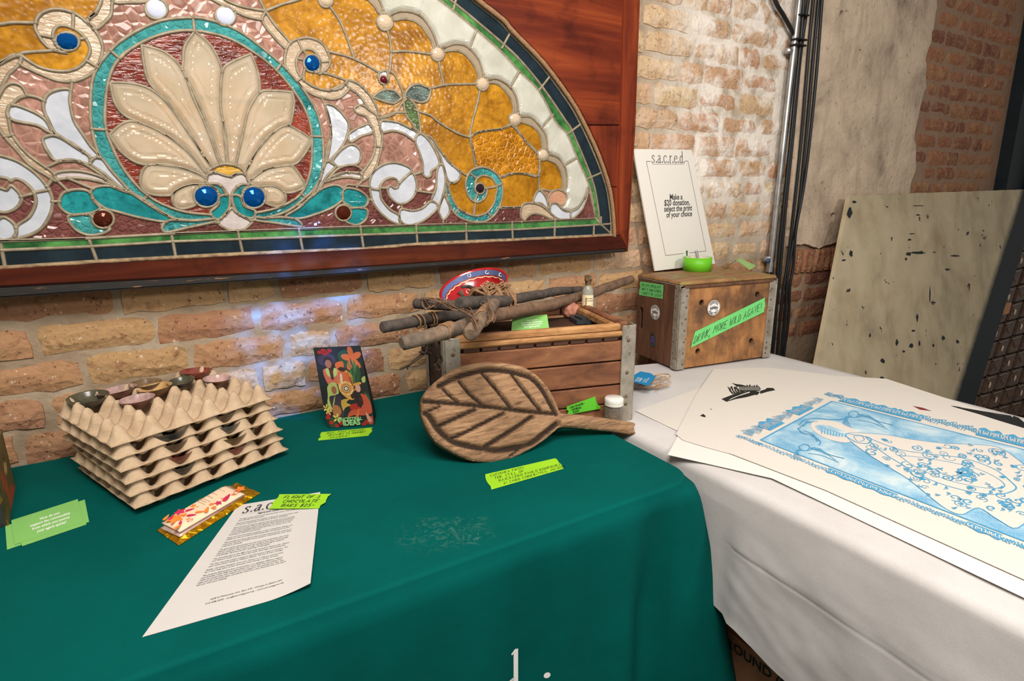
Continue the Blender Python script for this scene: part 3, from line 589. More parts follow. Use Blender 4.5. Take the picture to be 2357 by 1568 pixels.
# ---------- panes
TH = .003
def loops_of(cur):
    es = {}
    for j in cur:
        f = rf[j]
        for k in range(3): es[(f[k], f[(k+1) % 3])] = 1
    nxt = {}
    for (a, b) in es:
        if (b, a) not in es: nxt.setdefault(a, []).append(b)
    out = []
    while nxt:
        s0 = next(iter(nxt)); lp = [s0]; a = s0
        while True:
            b = nxt[a].pop()
            if not nxt[a]: del nxt[a]
            if b == s0 or b not in nxt: break
            lp.append(b); a = b
        out.append(lp)
    return out
npane = 0
for ow, cur in comps:
    key = REG[ow][0]; A = area(cur)
    if A < 1.0e-5: continue
    if key == 'jewel': continue
    if key in ('clear', 'milky'):
        lp = max(loops_of(cur), key=len); L2 = ccw([rv[i] for i in lp])
        x0, x1 = min(p.x for p in L2), max(p.x for p in L2); z0, z1 = min(p.y for p in L2), max(p.y for p in L2)
        g = .0042; PL = [(p.x, p.y) for p in L2]; pts = []
        def dist(x, z):
            best = 9
            for i in range(len(L2)):
                a, b = L2[i-1], L2[i]; ab = b-a; q = Vector((x, z))-a; tt = max(0, min(1, q.dot(ab)/max(ab.length_squared, 1e-12))); best = min(best, (q-ab*tt).length)
            return best
        nx, nz = int((x1-x0)/g)+1, int((z1-z0)/g)+1
        for i in range(nx):
            for j in range(nz):
                x, z = x0+(i+.5*(j % 2))*g, z0+j*g
                if inside(PL, x, z) and dist(x, z) > g*.5: pts.append((x, z))
        BW, BH = (.0100, .0085) if key == 'clear' else (.0085, .0075)
        V = L2+[Vector(p) for p in pts]
        r = delaunay_2d_cdt(V, [], [list(range(len(L2)))], 0, 1e-7)
        tri = [f for f, o in zip(r[2], r[5]) if o]
        hh = []
        for p in r[0]:
            d_ = dist(p.x, p.y); hh.append(min(1, d_/BW)*BH-(.0022*max(0, 1-abs(d_-BW*1.75)/(BW*.45)) if key == 'clear' else 0))
        mb = MB().add([(p.x, YG-h, p.y) for p, h in zip(r[0], hh)], [tuple(f[::1]) for f in tri])
        mb.add([(p.x, YG+TH, p.y) for p in r[0]], [tuple(f[::-1]) for f in tri])
        o = mb.build('bevelled_glass', G[key], WIN)
    else:
        ids = sorted({k for j in cur for k in rf[j]}); mpp = {k: i for i, k in enumerate(ids)}; n = len(ids)
        F = [tuple(mpp[k] for k in rf[j]) for j in cur]
        es = {}
        for f in F:
            for k in range(3): es[(f[k], f[(k+1) % 3])] = 1
        sd = [(a, b) for a, b in es if (b, a) not in es]
        dy = rnd.uniform(-.0006, .0006)
        mb = MB().add([(rv[k].x, YG+dy, rv[k].y) for k in ids]+[(rv[k].x, YG+dy+TH, rv[k].y) for k in ids], F+[tuple(q+n for q in f[::-1]) for f in F]+[(b, a, a+n, b+n) for a, b in sd])
        o = mb.build('glass_pane', G[key], WIN)
    npane += 1
# ---------- cut jewels
def jewel_mat(name, col, rough=.06, tr=.0):
    t = NT(name); t.set(Base_Color=col, Roughness=rough, Metallic=tr); t.b.inputs['Specular IOR Level'].default_value = .35; return t.m
JM = {'blue': jewel_mat('blue_jewel', srgb(2, 78, 148), .08, .45), 'brown': jewel_mat('amber_brown_jewel', srgb(84, 34, 20), .08, .4), 'dark': jewel_mat('dark_jewel', srgb(38, 26, 34)), 'garnet': jewel_mat('garnet_jewel', srgb(94, 16, 28)),
      'opal': jewel_mat('opal_jewel', srgb(200, 204, 222), .12), 'pale': jewel_mat('pale_jewel', srgb(200, 178, 150))}
for x, y, rx, ry, k in JW:
    c0 = gp(x, y); a = (gp(x+rx, y)-gp(x-rx, y)).length/2; b = (gp(x, y+ry)-gp(x, y-ry)).length/2
    sm = k in ('opal', 'garnet'); seg = 24 if sm else 12
    prof = [(1, 0), (.97, .12), (.8, .32), (.55, .45), (.25, .52), (.001, .54)] if sm else [(1, 0), (.98, .10), (.66, .36), (.30, .50), (.001, .50)]
    M = Matrix.Translation((c0.x, YG-.0005, c0.y)) @ Matrix(((a, 0, 0, 0), (0, 0, -.016 if k != 'opal' else -.011, 0), (0, b, 0, 0), (0, 0, 0, 1)))
    MB().lathe(prof, seg, M, sm).build('jewel', JM[k], WIN)
# ---------- lead cames
be = {}
for e, fs in adj.items():
    ks = [comp[f] for f in fs]
    if len(fs) == 1 or len(set(ks)) > 1 or (edge_line.get(e) and all(k >= 0 for k in ks)):
        if all(k < 0 for k in ks): continue
        be.setdefault(e[0], set()).add(e[1]); be.setdefault(e[1], set()).add(e[0])
chains = []; seen = set()
def walk(a, b):
    ch = [a, b]; seen.add((min(a, b), max(a, b)))
    while len(be[ch[-1]]) == 2 and ch[-1] != ch[0]:
        nx_ = [k for k in be[ch[-1]] if k != ch[-2]]
        if not nx_: break
        e = (min(ch[-1], nx_[0]), max(ch[-1], nx_[0]))
        if e in seen: break
        seen.add(e); ch.append(nx_[0])
    return ch
for a in be:
    if len(be[a]) != 2:
        for b in be[a]:
            if (min(a, b), max(a, b)) not in seen: chains.append(walk(a, b))
for a in be:
    for b in be[a]:
        if (min(a, b), max(a, b)) not in seen: chains.append(walk(a, b))
lead = MB(); CW, CHT = .0066, .0034
for ch in chains:
    pts = [Vector((rv[k].x, YG, rv[k].y)) for k in ch]
    if sum((pts[i+1]-pts[i]).length for i in range(len(pts)-1)) < .003: continue
    V = []; n = len(pts)
    loop = ch[0] == ch[-1]
    for i in range(n):
        t_ = (pts[(i+1) % (n-1)] if loop else pts[min(i+1, n-1)])-(pts[(i-1) % (n-1)] if loop else pts[max(i-1, 0)])
        if t_.length < 1e-9: t_ = Vector((1, 0, 0))
        q = Vector((-t_.z, 0, t_.x)).normalized()
        wv = CW*(1+.15*mnoise.noise(pts[i]*60))
        for s_, h in ((-.5, -.0008), (-.42, .0022), (-.17, .0034), (.17, .0034), (.42, .0022), (.5, -.0008)): V.append(pts[i]+q*(s_*wv)+Vector((0, -h*CHT/.0034, 0)))
    lead.add(V, [(i*6+k, i*6+k+1, (i+1)*6+k+1, (i+1)*6+k) for i in range(n-1) for k in range(5)], True)
for a in be:
    if len(be[a]) > 2:       # solder blob at each joint
        p_ = rv[a]; r_ = .0042
        lead.lathe([(r_, 0), (r_*.9, .0026), (r_*.5, .0040), (.0002, .0044)], 8, Matrix.Translation((p_.x, YG, p_.y)) @ Matrix.Rotation(math.pi/2, 4, 'X'), True)
t = NT('lead'); n = t.noise(t.pos(), 60, 5)
t.set(Base_Color=t.ramp(n, [(.3, srgb(122, 108, 86)), (.7, srgb(160, 146, 122))]), Roughness=.5, Metallic=.15); LEAD = t.m
lead.build('lead_came', LEAD, WIN)
# ---------- wooden frame
def mahog(name, axis, k=1.0):
    m_ = wood(name, [(.25, srgb(52*k, 20*k, 14*k)), (.45, srgb(100*k, 38*k, 22*k)), (.60, srgb(128*k, 54*k, 28*k)), (.8, srgb(160*k, 80*k, 38*k))], axis, 3.2, .38, .10, srgb(40*k, 15*k, 12*k))
    m_.node_tree.nodes['Principled BSDF'].inputs['Specular IOR Level'].default_value = .18; return m_
MX, MZ = mahog('mahogany_grain_across', 0), mahog('mahogany_grain_upright', 2); MD = mahog('dark_mahogany_rail', 0, .68)
YF = YG-.012
def fpz(x, y): v = ony(x, y, YF); return Vector((v.x, v.z))
def slab(name, px, th, m, yf=YF, bev=.003):
    pts = [ony(x, y, yf) for x, y in px]; bm = bmesh.new(); vs_ = [bm.verts.new(p) for p in pts]; f = bm.faces.new(vs_)
    f.normal_update()
    if f.normal.y > 0: f.normal_flip()
    r = bmesh.ops.extrude_face_region(bm, geom=[f]); bmesh.ops.translate(bm, verts=[v for v in r['geom'] if isinstance(v, bmesh.types.BMVert)], vec=(0, th, 0))
    fr = [e for e in bm.edges if all(abs(v.co.y-yf) < 1e-6 for v in e.verts)]
    bmesh.ops.bevel(bm, geom=fr, offset=bev, segments=2, affect='EDGES')
    bmesh.ops.recalc_face_normals(bm, faces=bm.faces); me = bpy.data.meshes.new(name); bm.to_mesh(me); bm.free(); me.materials.append(m)
    o = bpy.data.objects.new(name, me); COL.objects.link(o); o.parent = WIN; o.matrix_parent_inverse = WIN.matrix_basis.inverted(); return o
rope_line = [(1414, 545), (1413, 515), (1409, 471), (1400, 423), (1376, 353), (1343, 282), (1317, 235), (1272, 172), (1237, 130), (1180, 72), (1159, 47), (1107, 6), (1080, -16), (1030, -55)]
inner = cr([(x+6, y-4) for x, y in rope_line], False, 4)
DT = .05
slab('frame_rail', [(-120, 627), (0, 620), (700, 581), (1414, 543), (1427, 542), (1427, 542), (1443, 570), (1443, 573), (700, 624), (0, 661), (-120, 667)], DT, MD)
slab('frame_stile', [(1436, -60), (1470, -60), (1470, 0), (1458, 300), (1443, 576), (1443, 577), (1428, 541), (1424, 541), (1422, 430), (1427, 288), (1434, 0)], DT, MZ)
lo = [q for q in inner if q[1] > 270]; up = [q for q in inner if q[1] <= 300]
def cutx(y): 
    for a, b in zip(inner, inner[1:]):
        if (a[1]-y)*(b[1]-y) <= 0 and a[1] != b[1]: return (a[0]+(b[0]-a[0])*(y-a[1])/(b[1]-a[1]), y)
up = [cutx(287)]+[q for q in inner if q[1] < 287]; mid = [cutx(429.5)]+[q for q in inner if 289 < q[1] < 429.5]+[cutx(289)]; bot = [q for q in inner if q[1] > 431]+[cutx(431)]
slab('frame_panel', up+[(1120, -58), (1435, -58), (1433, 0), (1426, 287)], DT*.6, MX, YF+.001, .0015)
slab('frame_block', mid+[(1426, 289.0), (1421, 429.5)], DT*.6, MZ, YF+.0015, .0015)
slab('frame_block', bot+[(1421, 431), (1424, 541)], DT*.6, MZ, YF+.001, .0015)
# dark under-strip of the frame, cast iron grey with chipped paint
t = NT('blackened_wood'); n = t.noise(t.coord('Object', (3, 20, 20)), 6, 6)
t.set(Base_Color=t.ramp(n, [(.55, srgb(30, 26, 24)), (.66, srgb(48, 36, 30)), (.70, srgb(150, 104, 66))]), Roughness=.6); BLK = t.m
slab('frame_lip', [(-120, 664), (0, 658), (700, 621), (1441, 570), (1442, 580), (700, 639), (0, 687), (-120, 695)], DT, BLK, YF+.004, .004)
slab('frame_lip', [(1468, -60), (1474, -60), (1474, 0), (1463, 300), (1446, 580), (1442, 577), (1456, 300), (1466, 0)], DT, MZ, YF+.008, .002)
# putty along the glass foot and the rope round the arch
t = NT('dry_putty'); n = t.noise(t.pos(), 60, 6)
t.set(Base_Color=t.ramp(n, [(.3, srgb(110, 88, 66)), (.6, srgb(166, 138, 104)), (.75, srgb(190, 164, 128))]), Roughness=.9); t.bump(n, .9, .004); PUT = t.m
pp = [ony(x, y, YG-.004) for x, y in cr([(-80, 622), (0, 617.5), (224, 603), (558, 585), (836, 574), (961, 563), (1180, 553), (1368, 544), (1412, 541)], False, 8)]
MB().tube(pp, [.0045*(1+.5*mnoise.noise(p*40)) for p in pp], 6).build('putty_line', PUT, WIN)
rp = [ony(x, y, YG-.010) for x, y in cr(rope_line, False, 14)]
ROPE = plain('hemp_rope', srgb(150, 116, 84), .9, var=.35, scale=220)
rb = MB()
acc = 0; arcl = [0]
for i in range(1, len(rp)): acc += (rp[i]-rp[i-1]).length; arcl.append(acc)
for ph in (0, 2.094, 4.189):
    pts = []
    N = 420
    for k in range(N):
        s_ = acc*k/(N-1); j = max(i for i in range(len(arcl)) if arcl[i] <= s_+1e-9); j = min(j, len(rp)-2)
        f_ = (s_-arcl[j])/max(arcl[j+1]-arcl[j], 1e-9); p_ = rp[j].lerp(rp[j+1], f_); t_ = (rp[j+1]-rp[j]).normalized(); q = Vector((0, 1, 0)).cross(t_).normalized(); a_ = s_*2*math.pi/.018+ph
        pts.append(p_+(q*math.cos(a_)+Vector((0, 1, 0))*math.sin(a_))*.0034)
    rb.tube(pts, .0036, 5)
rb.build('rope_trim', ROPE, WIN)
print('bricks', nb, 'panes', npane, 'chains', len(chains))
# ================================================================== TABLES UNDER CLOTHS
def cloth_mat(name, col, col2, weave=900, rough=.85, sheen=.2, bump=.25):
    t = NT(name); c = t.coord()
    n = t.noise(c, 5, 5, .6); f = t.noise(c, weave, 2, .5)
    t.set(Base_Color=t.mix(t.ramp(f, [(.3, 0.0), (.7, .25)]), t.ramp(n, [(.35, col), (.65, col2)]), tuple(v*1.5 for v in col2[:3])+(1,)), Roughness=rough)
    t.b.inputs['Sheen Weight'].default_value = sheen; t.b.inputs['Specular IOR Level'].default_value = .2
    t.bump(t.math('ADD', t.math('MULTIPLY', f, .12), t.noise(c, 14, 5)), bump, .004); return t
GT = cloth_mat('green_polyester', srgb(0, 74, 69), srgb(0, 83, 77), sheen=.0)
# chalky smudge on the cloth
GT.b.inputs['Specular IOR Level'].default_value = .06
GREEN = GT.m
GX0, GX1, GY0, GY1 = -1.05, .832, .708, 1.474
def front_wave(x):
    k = max(0, min(1, (x-.35)/.5))
    return (.014*math.sin(x*23+.6)+.010*math.sin(x*41))*(.2+k)+.004*math.sin(x*9)
def front_y(x, dz):              # hang of the front face below the fold
    k = min(1, dz/.25)
    return GY0-.006-.012*min(1, dz/.03)-front_wave(x)*k*1.6-.02*dz
per = []
N1 = 150; R = .05
for i in range(N1): per.append(((GX0+(GX1-R-GX0)*i/(N1-1), GY0), (0, -1)))
for i in range(1, 12):
    a = -math.pi/2+math.pi/2*i/12; per.append(((GX1-R+R*math.cos(a), GY0+R+R*math.sin(a)), (math.cos(a), math.sin(a))))
for i in range(40): per.append(((GX1, GY0+R+(GY1-GY0-R)*i/39), (1, 0)))
g = MB()
inner_rows = [.048, .03, .012, .005, 0]
V = []; NP = len(per)
rows = []
for d_ in inner_rows: rows.append([Vector((p[0]-n[0]*d_, p[1]-n[1]*d_, T+.002)) for p, n in per])
for k in range(1, 6):
    a = math.pi/2*k/5; rows.append([Vector((p[0]+n[0]*.008*math.sin(a), p[1]+n[1]*.008*math.sin(a), T+.002-.008*(1-math.cos(a)))) for p, n in per])
for k in range(1, 41):
    dz = .008+(T-.012)*(k/40)**1.15; row = []
    for (p, n) in per:
        if n == (0, -1): row.append(Vector((p[0], front_y(p[0], dz), T+.002-dz)))
        else:
            ang = math.atan2(n[1], n[0]); cf = math.cos((ang+.75)*1.1)**2 if abs(ang+.75) < 1.4 else 0
            out = .008+.010*min(1, dz/.05)+.30*dz*max(0, cf)*(n[0]*.8+.25)*(1 if ang < -.02 else .3)
            if n == (1, 0): out = .010+.035*dz*max(0, 1-(p[1]-GY0)/.25)
            q = Vector((p[0]+n[0]*out, p[1]+n[1]*out, T+.002-dz)); fy = front_y(GX1-R, dz)
            b_ = max(0, -n[1]); q.y = q.y*(1-b_)+min(q.y, fy-(out if n[0] > .3 else 0)*.2)*b_; row.append(q)
    rows.append(row)
for r_ in rows: V += r_
F = [(j*NP+i, j*NP+i+1, (j+1)*NP+i+1, (j+1)*NP+i) for j in range(len(rows)-1) for i in range(NP-1)]
g.add(V, F, True)
g.add([(GX0, GY0+.048, T+.002), (GX1-.048, GY0+.048, T+.002), (GX1-.048, GY1, T+.002), (GX0, GY1, T+.002)], [(0, 1, 2, 3)])
g.add([(GX0, GY1, T+.002), (GX1, GY1, T+.002), (GX1, GY1+.004, T-.1), (GX0, GY1+.004, T-.1)], [(0, 1, 2, 3)])
CLOTH_W = plain('white_print_ink', srgb(226, 226, 222), .8, var=.02)
gt = thing('green_tablecloth', 'table under a dark green cloth printed with white roman letters', 'tablecloth', (0, 1.1, .0))
g.build('cloth', GREEN, gt)
# printed white letters on the front
SZU, SZV = .082, .088
zb = ony(1200, 1610, GY0-.03).z
def cl(x0, dot=False):
    if dot: return lambda u, v: Vector((x0+u, front_y(x0+u, T+.002-(zb+v))-.0012, zb+v))
    return lambda u, v: (lambda vv: Vector((x0+u, front_y(x0+u, T+.002-(zb+vv))-.0012, zb+vv)))((lambda q: (q*.6 if q < .62 else .372+(q-.62)*1.65)*SZV)(v/SZU))
xd = ony(1200, 1540, GY0-.03).x-.42*SZU; xdot = ony(1270, 1578, GY0-.03).x-.15*SZU
for ch, x0 in (('d', xd), ('.', xdot), ('.', xd-.030), ('e', xd-.082), ('.', xd-.112), ('r', xd-.160), ('.', xd-.19), ('c', xd-.240), ('.', xd-.27), ('a', xd-.322), ('.', xd-.352), ('s', xd-.400)):
    lm = MB(); roman(lm, cl(x0, ch == '.'), Vector((0, -1, 0)), ch, SZU, weight=.11); lm.build('printed_letter', CLOTH_W, gt)
# ---- chalk smudges on the green cloth: dusty marks with their own shape
SM = NT('chalk_smudge'); n = SM.noise(SM.pos(), 60, 6, .65, 1.5)
SM.set(Base_Color=srgb(120, 168, 152), Roughness=.95)
tr = SM.N('BsdfTransparent'); mx = SM.N('MixShader'); sx = SM.N('TexCoord')
gr = SM.N('TexGradient', gradient_type='SPHERICAL'); mp = SM.N('Mapping'); mp.inputs['Location'].default_value = (-1, -1, 0); mp.inputs['Scale'].default_value = (2, 2, 1); SM.L(sx.outputs['Generated'], mp.inputs[0]); SM.L(mp.outputs[0], gr.inputs[0])
SM.L(SM.math('MULTIPLY', SM.math('MULTIPLY', SM.ramp(n, [(.50, 0.0), (.66, 1.0)]), SM.ramp(gr.outputs['Fac'], [(0, 0.0), (.7, 1.0)])), .32), mx.inputs[0]); SM.L(tr.outputs[0], mx.inputs[1]); SM.L(SM.b.outputs[0], mx.inputs[2]); SM.L(mx.outputs[0], SM.out.inputs[0])
for (x0, y0, x1, y1) in ((905, 1190, 1165, 1295), (1060, 1225, 1160, 1310)):
    q = [onz(x0, y0, T+.0026), onz(x1, y0, T+.0026), onz(x1, y1, T+.0026), onz(x0, y1, T+.0026)]
    q = [Vector((p.x, max(p.y, GY0+.004), p.z)) for p in q]
    MB().add(q, [(0, 1, 2, 3)]).build('chalk_smudge', SM.m, gt)
# ---- white cloth table
WT = cloth_mat('white_linen', srgb(188, 183, 181), srgb(200, 196, 194), sheen=.0, bump=.3)
WX0, WX1 = .894, 1.752; WZ = T+.005
def wback(x): return 1.43-(x-WX0)*.27
def hem(y): return max(.1, .466+.215*(y-.677))
wm = MB(); rows = []
NS = 110
ys = [-.7+(1)*j/NS for j in range(NS+1)]
prof = []
for j in range(NS+1):
    tj = j/NS; row = []
    yl = -.7+(wback(WX0)+.7)*tj; yr = -.7+(wback(WX1)+.7)*tj
    # right drop
    for k in range(10): z = WZ-.30*(1-k/10); row.append(Vector((WX1+.015+.01*math.sin(yr*18)*(1-k/10), yr, z)))
    for k in range(6):
        a = math.pi/2*k/5; row.append(Vector((WX1+.015*(1-math.sin(a)), yr, WZ-.015+.015*math.sin(a))))
    for k in range(1, 36):
        f_ = k/36; x = WX1+(WX0-WX1)*f_; y = yr+(yl-yr)*f_
        row.append(Vector((x, y, WZ+.0035*mnoise.noise(Vector((x*6+3, y*9, 0)))*(1 if k > 2 else 0)*min(1, max(0, (f_-.55)/.3)))))
    Rr = .022
    for k in range(7):
        a = math.pi/2*k/6; row.append(Vector((WX0-Rr*math.sin(a), yl, WZ-Rr*(1-math.cos(a)))))
    H0 = WZ-Rr; hz = hem(yl)
    for k in range(1, 111):
        f_ = k/110; z = H0+(hz-H0)*f_; dz = H0-z
        cre = math.exp(-((z-(.605+.03*(yl-.3)))/.0030)**2)
        x = WX0-Rr-.012*min(1, dz/.1)-.02*dz+.007*min(1, dz/.12)*mnoise.noise(Vector((yl*5.5+dz*3, dz*4, 1.3)))+.005*min(1, dz/.1)*mnoise.noise(Vector((yl*13, dz*11, 4.1)))+.0022*min(1, dz/.1)*mnoise.noise(Vector((yl*30+dz*20, dz*26, 2.1)))+.0011*cre
        if yl > .62: x = max(x, .868)
        row.append(Vector((x, yl, z)))
    rows.append(row)
NR = len(rows[0])
wm.add([p for r_ in rows for p in r_], [(j*NR+i, j*NR+i+1, (j+1)*NR+i+1, (j+1)*NR+i) for j in range(NS) for i in range(NR-1)], True)
bk = rows[-1][16:52]
wm.add(bk+[p+Vector((0, .012, -.25)) for p in bk], [(i, i+1, i+1+len(bk), i+len(bk)) for i in range(len(bk)-1)], True)
wt = tag(wm.build('white_tablecloth', WT.m), 'table under a white linen cloth with a fold crease along its side', 'tablecloth')
# ---- moving box under the white table
KRAFT = NT('kraft_cardboard'); c = KRAFT.coord(); n = KRAFT.noise(c, 25, 6)
KRAFT.set(Base_Color=KRAFT.ramp(n, [(.3, srgb(134, 92, 62)), (.7, srgb(156, 110, 76))]), Roughness=.85)
bx = thing('cardboard_box', 'brown cardboard box on the floor under the white table', 'box', (1.25, .4, 0))
BXX = .955; e0 = onx(1655, 1402, BXX); e1 = onx(1822, 1530, BXX); ztop = (e0.z+e1.z)/2
def bface(u, v, h=0): return Vector((BXX-h, .75-u, ztop-v))
MB().prism([(BXX, .76, 0), (BXX, -.25, 0), (BXX, -.25, ztop), (BXX, .76, ztop)], (.4, 0, 0)).build('body', KRAFT.m, bx)
MB().bbox((BXX+.2, .20, ztop+.003), (.42, 1.03, .005), .002).build('flap', KRAFT.m, bx)
MB().bbox((BXX-.004, .255, ztop-.03), (.008, 1.02, .003), .001).build('flap_edge', KRAFT.m, bx)
MB().bbox((BXX-.003, .432, ztop-.05), (.006, .02, .10), .002).build('tape_slot', plain('dark_slot', srgb(24, 26, 24), .8), bx)
a_, b_ = onx(1672, 1470, BXX-.002), onx(1800, 1566, BXX-.002)
dirv = (b_-a_).normalized(); upv = Vector((0, -dirv.z, dirv.y)); upv = upv if upv.z > 0 else -upv
tx = MB(); put_text(tx, lambda u, v: a_+dirv*u+upv*(v-.018), 'ROUND (934M8.5)', .031, align='LEFT', bold=.0005)
tx.build('printed_text', plain('dark_green_ink', srgb(26, 40, 36), .8), bx)
# ================================================================== GREEN TAPE NOTES
TAPE = plain('lime_green_tape', srgb(150, 206, 36), .6, var=.05)
TAPEG = plain('spring_green_tape', srgb(112, 206, 118), .6, var=.05)
def note(corners, lines, label, m=TAPE, z=T+.0032, width=.0011, name='tape_note', surf=None, margin=(.06, .14), sizes=None, n_=Vector((0, 0, 1))):
    # corners: top-left, top-right, bottom-right, bottom-left as seen by the reader (pixels on the table or 3D points)
    C4 = [onz(*c, z) if surf is None else surf(*c) for c in corners]
    tl, tr_, br, bl_ = C4
    L = ((tr_-tl).length+(br-bl_).length)/2; Hh = ((bl_-tl).length+(br-tr_).length)/2
    def fn(u, v, lift=0): a = u/L; b = v/Hh; return tl.lerp(tr_, a).lerp(bl_.lerp(br, a), b)+n_*lift
    th = thing(name, label, 'tape note', fn(L/2, Hh/2))
    mb = MB(); nx = 16
    top = [fn(L*i/nx, 0) for i in range(nx+1)]; rt = [fn(L+rnd.uniform(-.003, .003), Hh*j/5) for j in range(1, 5)]; bt = [fn(L*i/nx, Hh) for i in range(nx, -1, -1)]; lf = [fn(rnd.uniform(-.003, .003), Hh*j/5) for j in range(4, 0, -1)]
    loop = top+rt+bt+lf
    mb.prism(loop, -n_*.0004); mb.build('tape', m, th)
    ink = MB(); nl = len(lines)
    for i, ln in enumerate(lines):
        s_ = (sizes[i] if sizes else Hh*(1-2*margin[1])/nl*.66)
        hand(ink, lambda u, v: fn(u, v, .0005), n_, ln, -s_ if False else s_, (0, 0), width) if False else None
        y = Hh*margin[1]+(i+1)*Hh*(1-2*margin[1])/nl-s_*.2
        x = L*margin[0]+(L*.04*i if nl > 1 else 0)
        tot = sum(.5 if c_ == ' ' else (max(float(p.split(',')[0]) for st in HW.get(c_.upper(), ['.3,0']) for p in st.split())+.22) for c_ in ln)
        sx_ = min(s_, L*(1-2*margin[0])/tot*.98)
        hand(ink, (lambda y0, kx: lambda u, v: fn(u*kx, y0-v, .0005))(y, sx_/s_), n_, ln, s_, (x/(sx_/s_), 0), width)
    ink.build('handwriting', INK, th)
    return th
note([(643, 1138), (762, 1137), (735, 1170), (618, 1171)], ['FLIGHT OF 3', 'CHOCOLATE', 'BARS $25-'], 'lime green tape note reading flight of 3 chocolate bars, stuck over the letter sheet', z=T+.0062, margin=(.14, .06), width=.0012)
note([(740, 995), (858, 984), (848, 1003), (733, 1014)], ['BUY THIS COFFEE', 'UPSTAIRS TO SUPPORT', 'SACRED!'], 'lime green tape note on the cloth in front of the coffee bag', margin=(.12, .05), width=.0008)
note([(1117, 1092), (1278, 1055), (1297, 1079), (1131, 1127)], ['CUCHARA FROM:', 'THE STILL OF', 'RAICILLERO PAULO RODRIGUEZ', 'IN CABO CORRIENTES, JALISCO'], 'long lime green tape note in front of the carved wooden leaf', margin=(.05, .04), width=.0008)
# ================================================================== GREEN CARDS
CARD = plain('leaf_green_card', srgb(134, 194, 104), .65, var=.03)
CARDE = CARD
WINK = plain('card_white_ink', srgb(240, 244, 232), .7, var=.02)
Q4 = ['How do you', 'support the communities', 'from which you source', 'your agave spirits?']
def card(corners, label, z, text=True, surf=None, n_=Vector((0, 0, 1)), th=.0006):
    C4 = [onz(*c, z) if surf is None else surf(*c) for c in corners]; tl, tr_, br, bl_ = C4
    L = (tr_-tl).length; Hh = (bl_-tl).length
    fn = lambda u, v, lift=.0004: tl.lerp(tr_, u/L).lerp(bl_.lerp(br, u/L), v/Hh)+n_*lift
    t_ = thing('green_card', label, 'card', (tl+br)/2); MB().prism(C4, -n_*th).build('card', CARD, t_)
    if text:
        mb = MB(); tms = [text_mesh(ln, 1, bold=.03, shear=.12) for ln in Q4]; wmax = max(max(v.x for v in V)-min(v.x for v in V) for V, F_ in tms); kx = L*.60/wmax; ky = Hh*.13
        for i, (V, F_) in enumerate(tms): mb.add([fn(L*.54+v.x*kx, Hh*(.38+.155*i)-v.y*ky) for v in V], F_)
        mb.build('printed_text', WINK, t_)
    return t_
CARDG = 'small green question cards'
card([(12, 1211), (195, 1150), (205, 1201), (16, 1265)], 'plain green card lying lowest under the lettered one beside the box', T+.0028, False)
card([(40, 1215), (185, 1168), (199, 1207), (51, 1257)], 'middle green card peeking out under the lettered one', T+.0036, False)
card([(26, 1198), (179, 1149), (191, 1201), (34, 1253)], 'green card with a white printed question, uppermost beside the box', T+.0045)
# ================================================================== LETTER SHEET
PAPER = plain('office_paper', srgb(202, 198, 194), .8, var=.015)
p_bl, p_br, p_tr, p_tl = onz(327, 1467, T+.003), onz(716, 1356, T+.003), onz(737, 1133, T+.003), onz(548, 1163, T+.003)
def sheet(u, v, lift=0):   # u right 0..1, v up 0..1
    p = p_bl.lerp(p_br, u).lerp(p_tl.lerp(p_tr, u), v)
    z = .0+.022*max(0, u-.72)**1.6*max(0, 1-v*1.05)*6
    return Vector((p.x, p.y, p.z+z*.55+lift))
sh = thing('letter_sheet', 'white printed letter sheet lying on the green cloth', 'paper', sheet(.5, .5))
nu, nv = 24, 24
V = [sheet(i/nu, j/nv) for j in range(nv+1) for i in range(nu+1)]; F = [(j*(nu+1)+i, j*(nu+1)+i+1, (j+1)*(nu+1)+i+1, (j+1)*(nu+1)+i) for j in range(nv) for i in range(nu)]
V2 = [p-Vector((0, 0, .0003)) for p in V]; n_0 = len(V)
MB().add(V+V2, F+[tuple(k+n_0 for k in f[::-1]) for f in F], True).build('paper', PAPER, sh)
WPG, HPG = .2159, .2794
fs = lambda u, v: sheet(u/WPG, v/HPG, .0006)
tm = MB(); roman(tm, fs, Vector((0, 0, 1)), 's.a.c.r.e.d.', .0305, (.026, .249), .10)
tm.ribbon([fs(.028+.0125*i, .2450) for i in range(13)], .0003, Vector((0, 0, 1)))
put_text(tm, fs, 'Agave and Cacao are Friends', .0075, (WPG/2+.004, .238), bold=.00012)
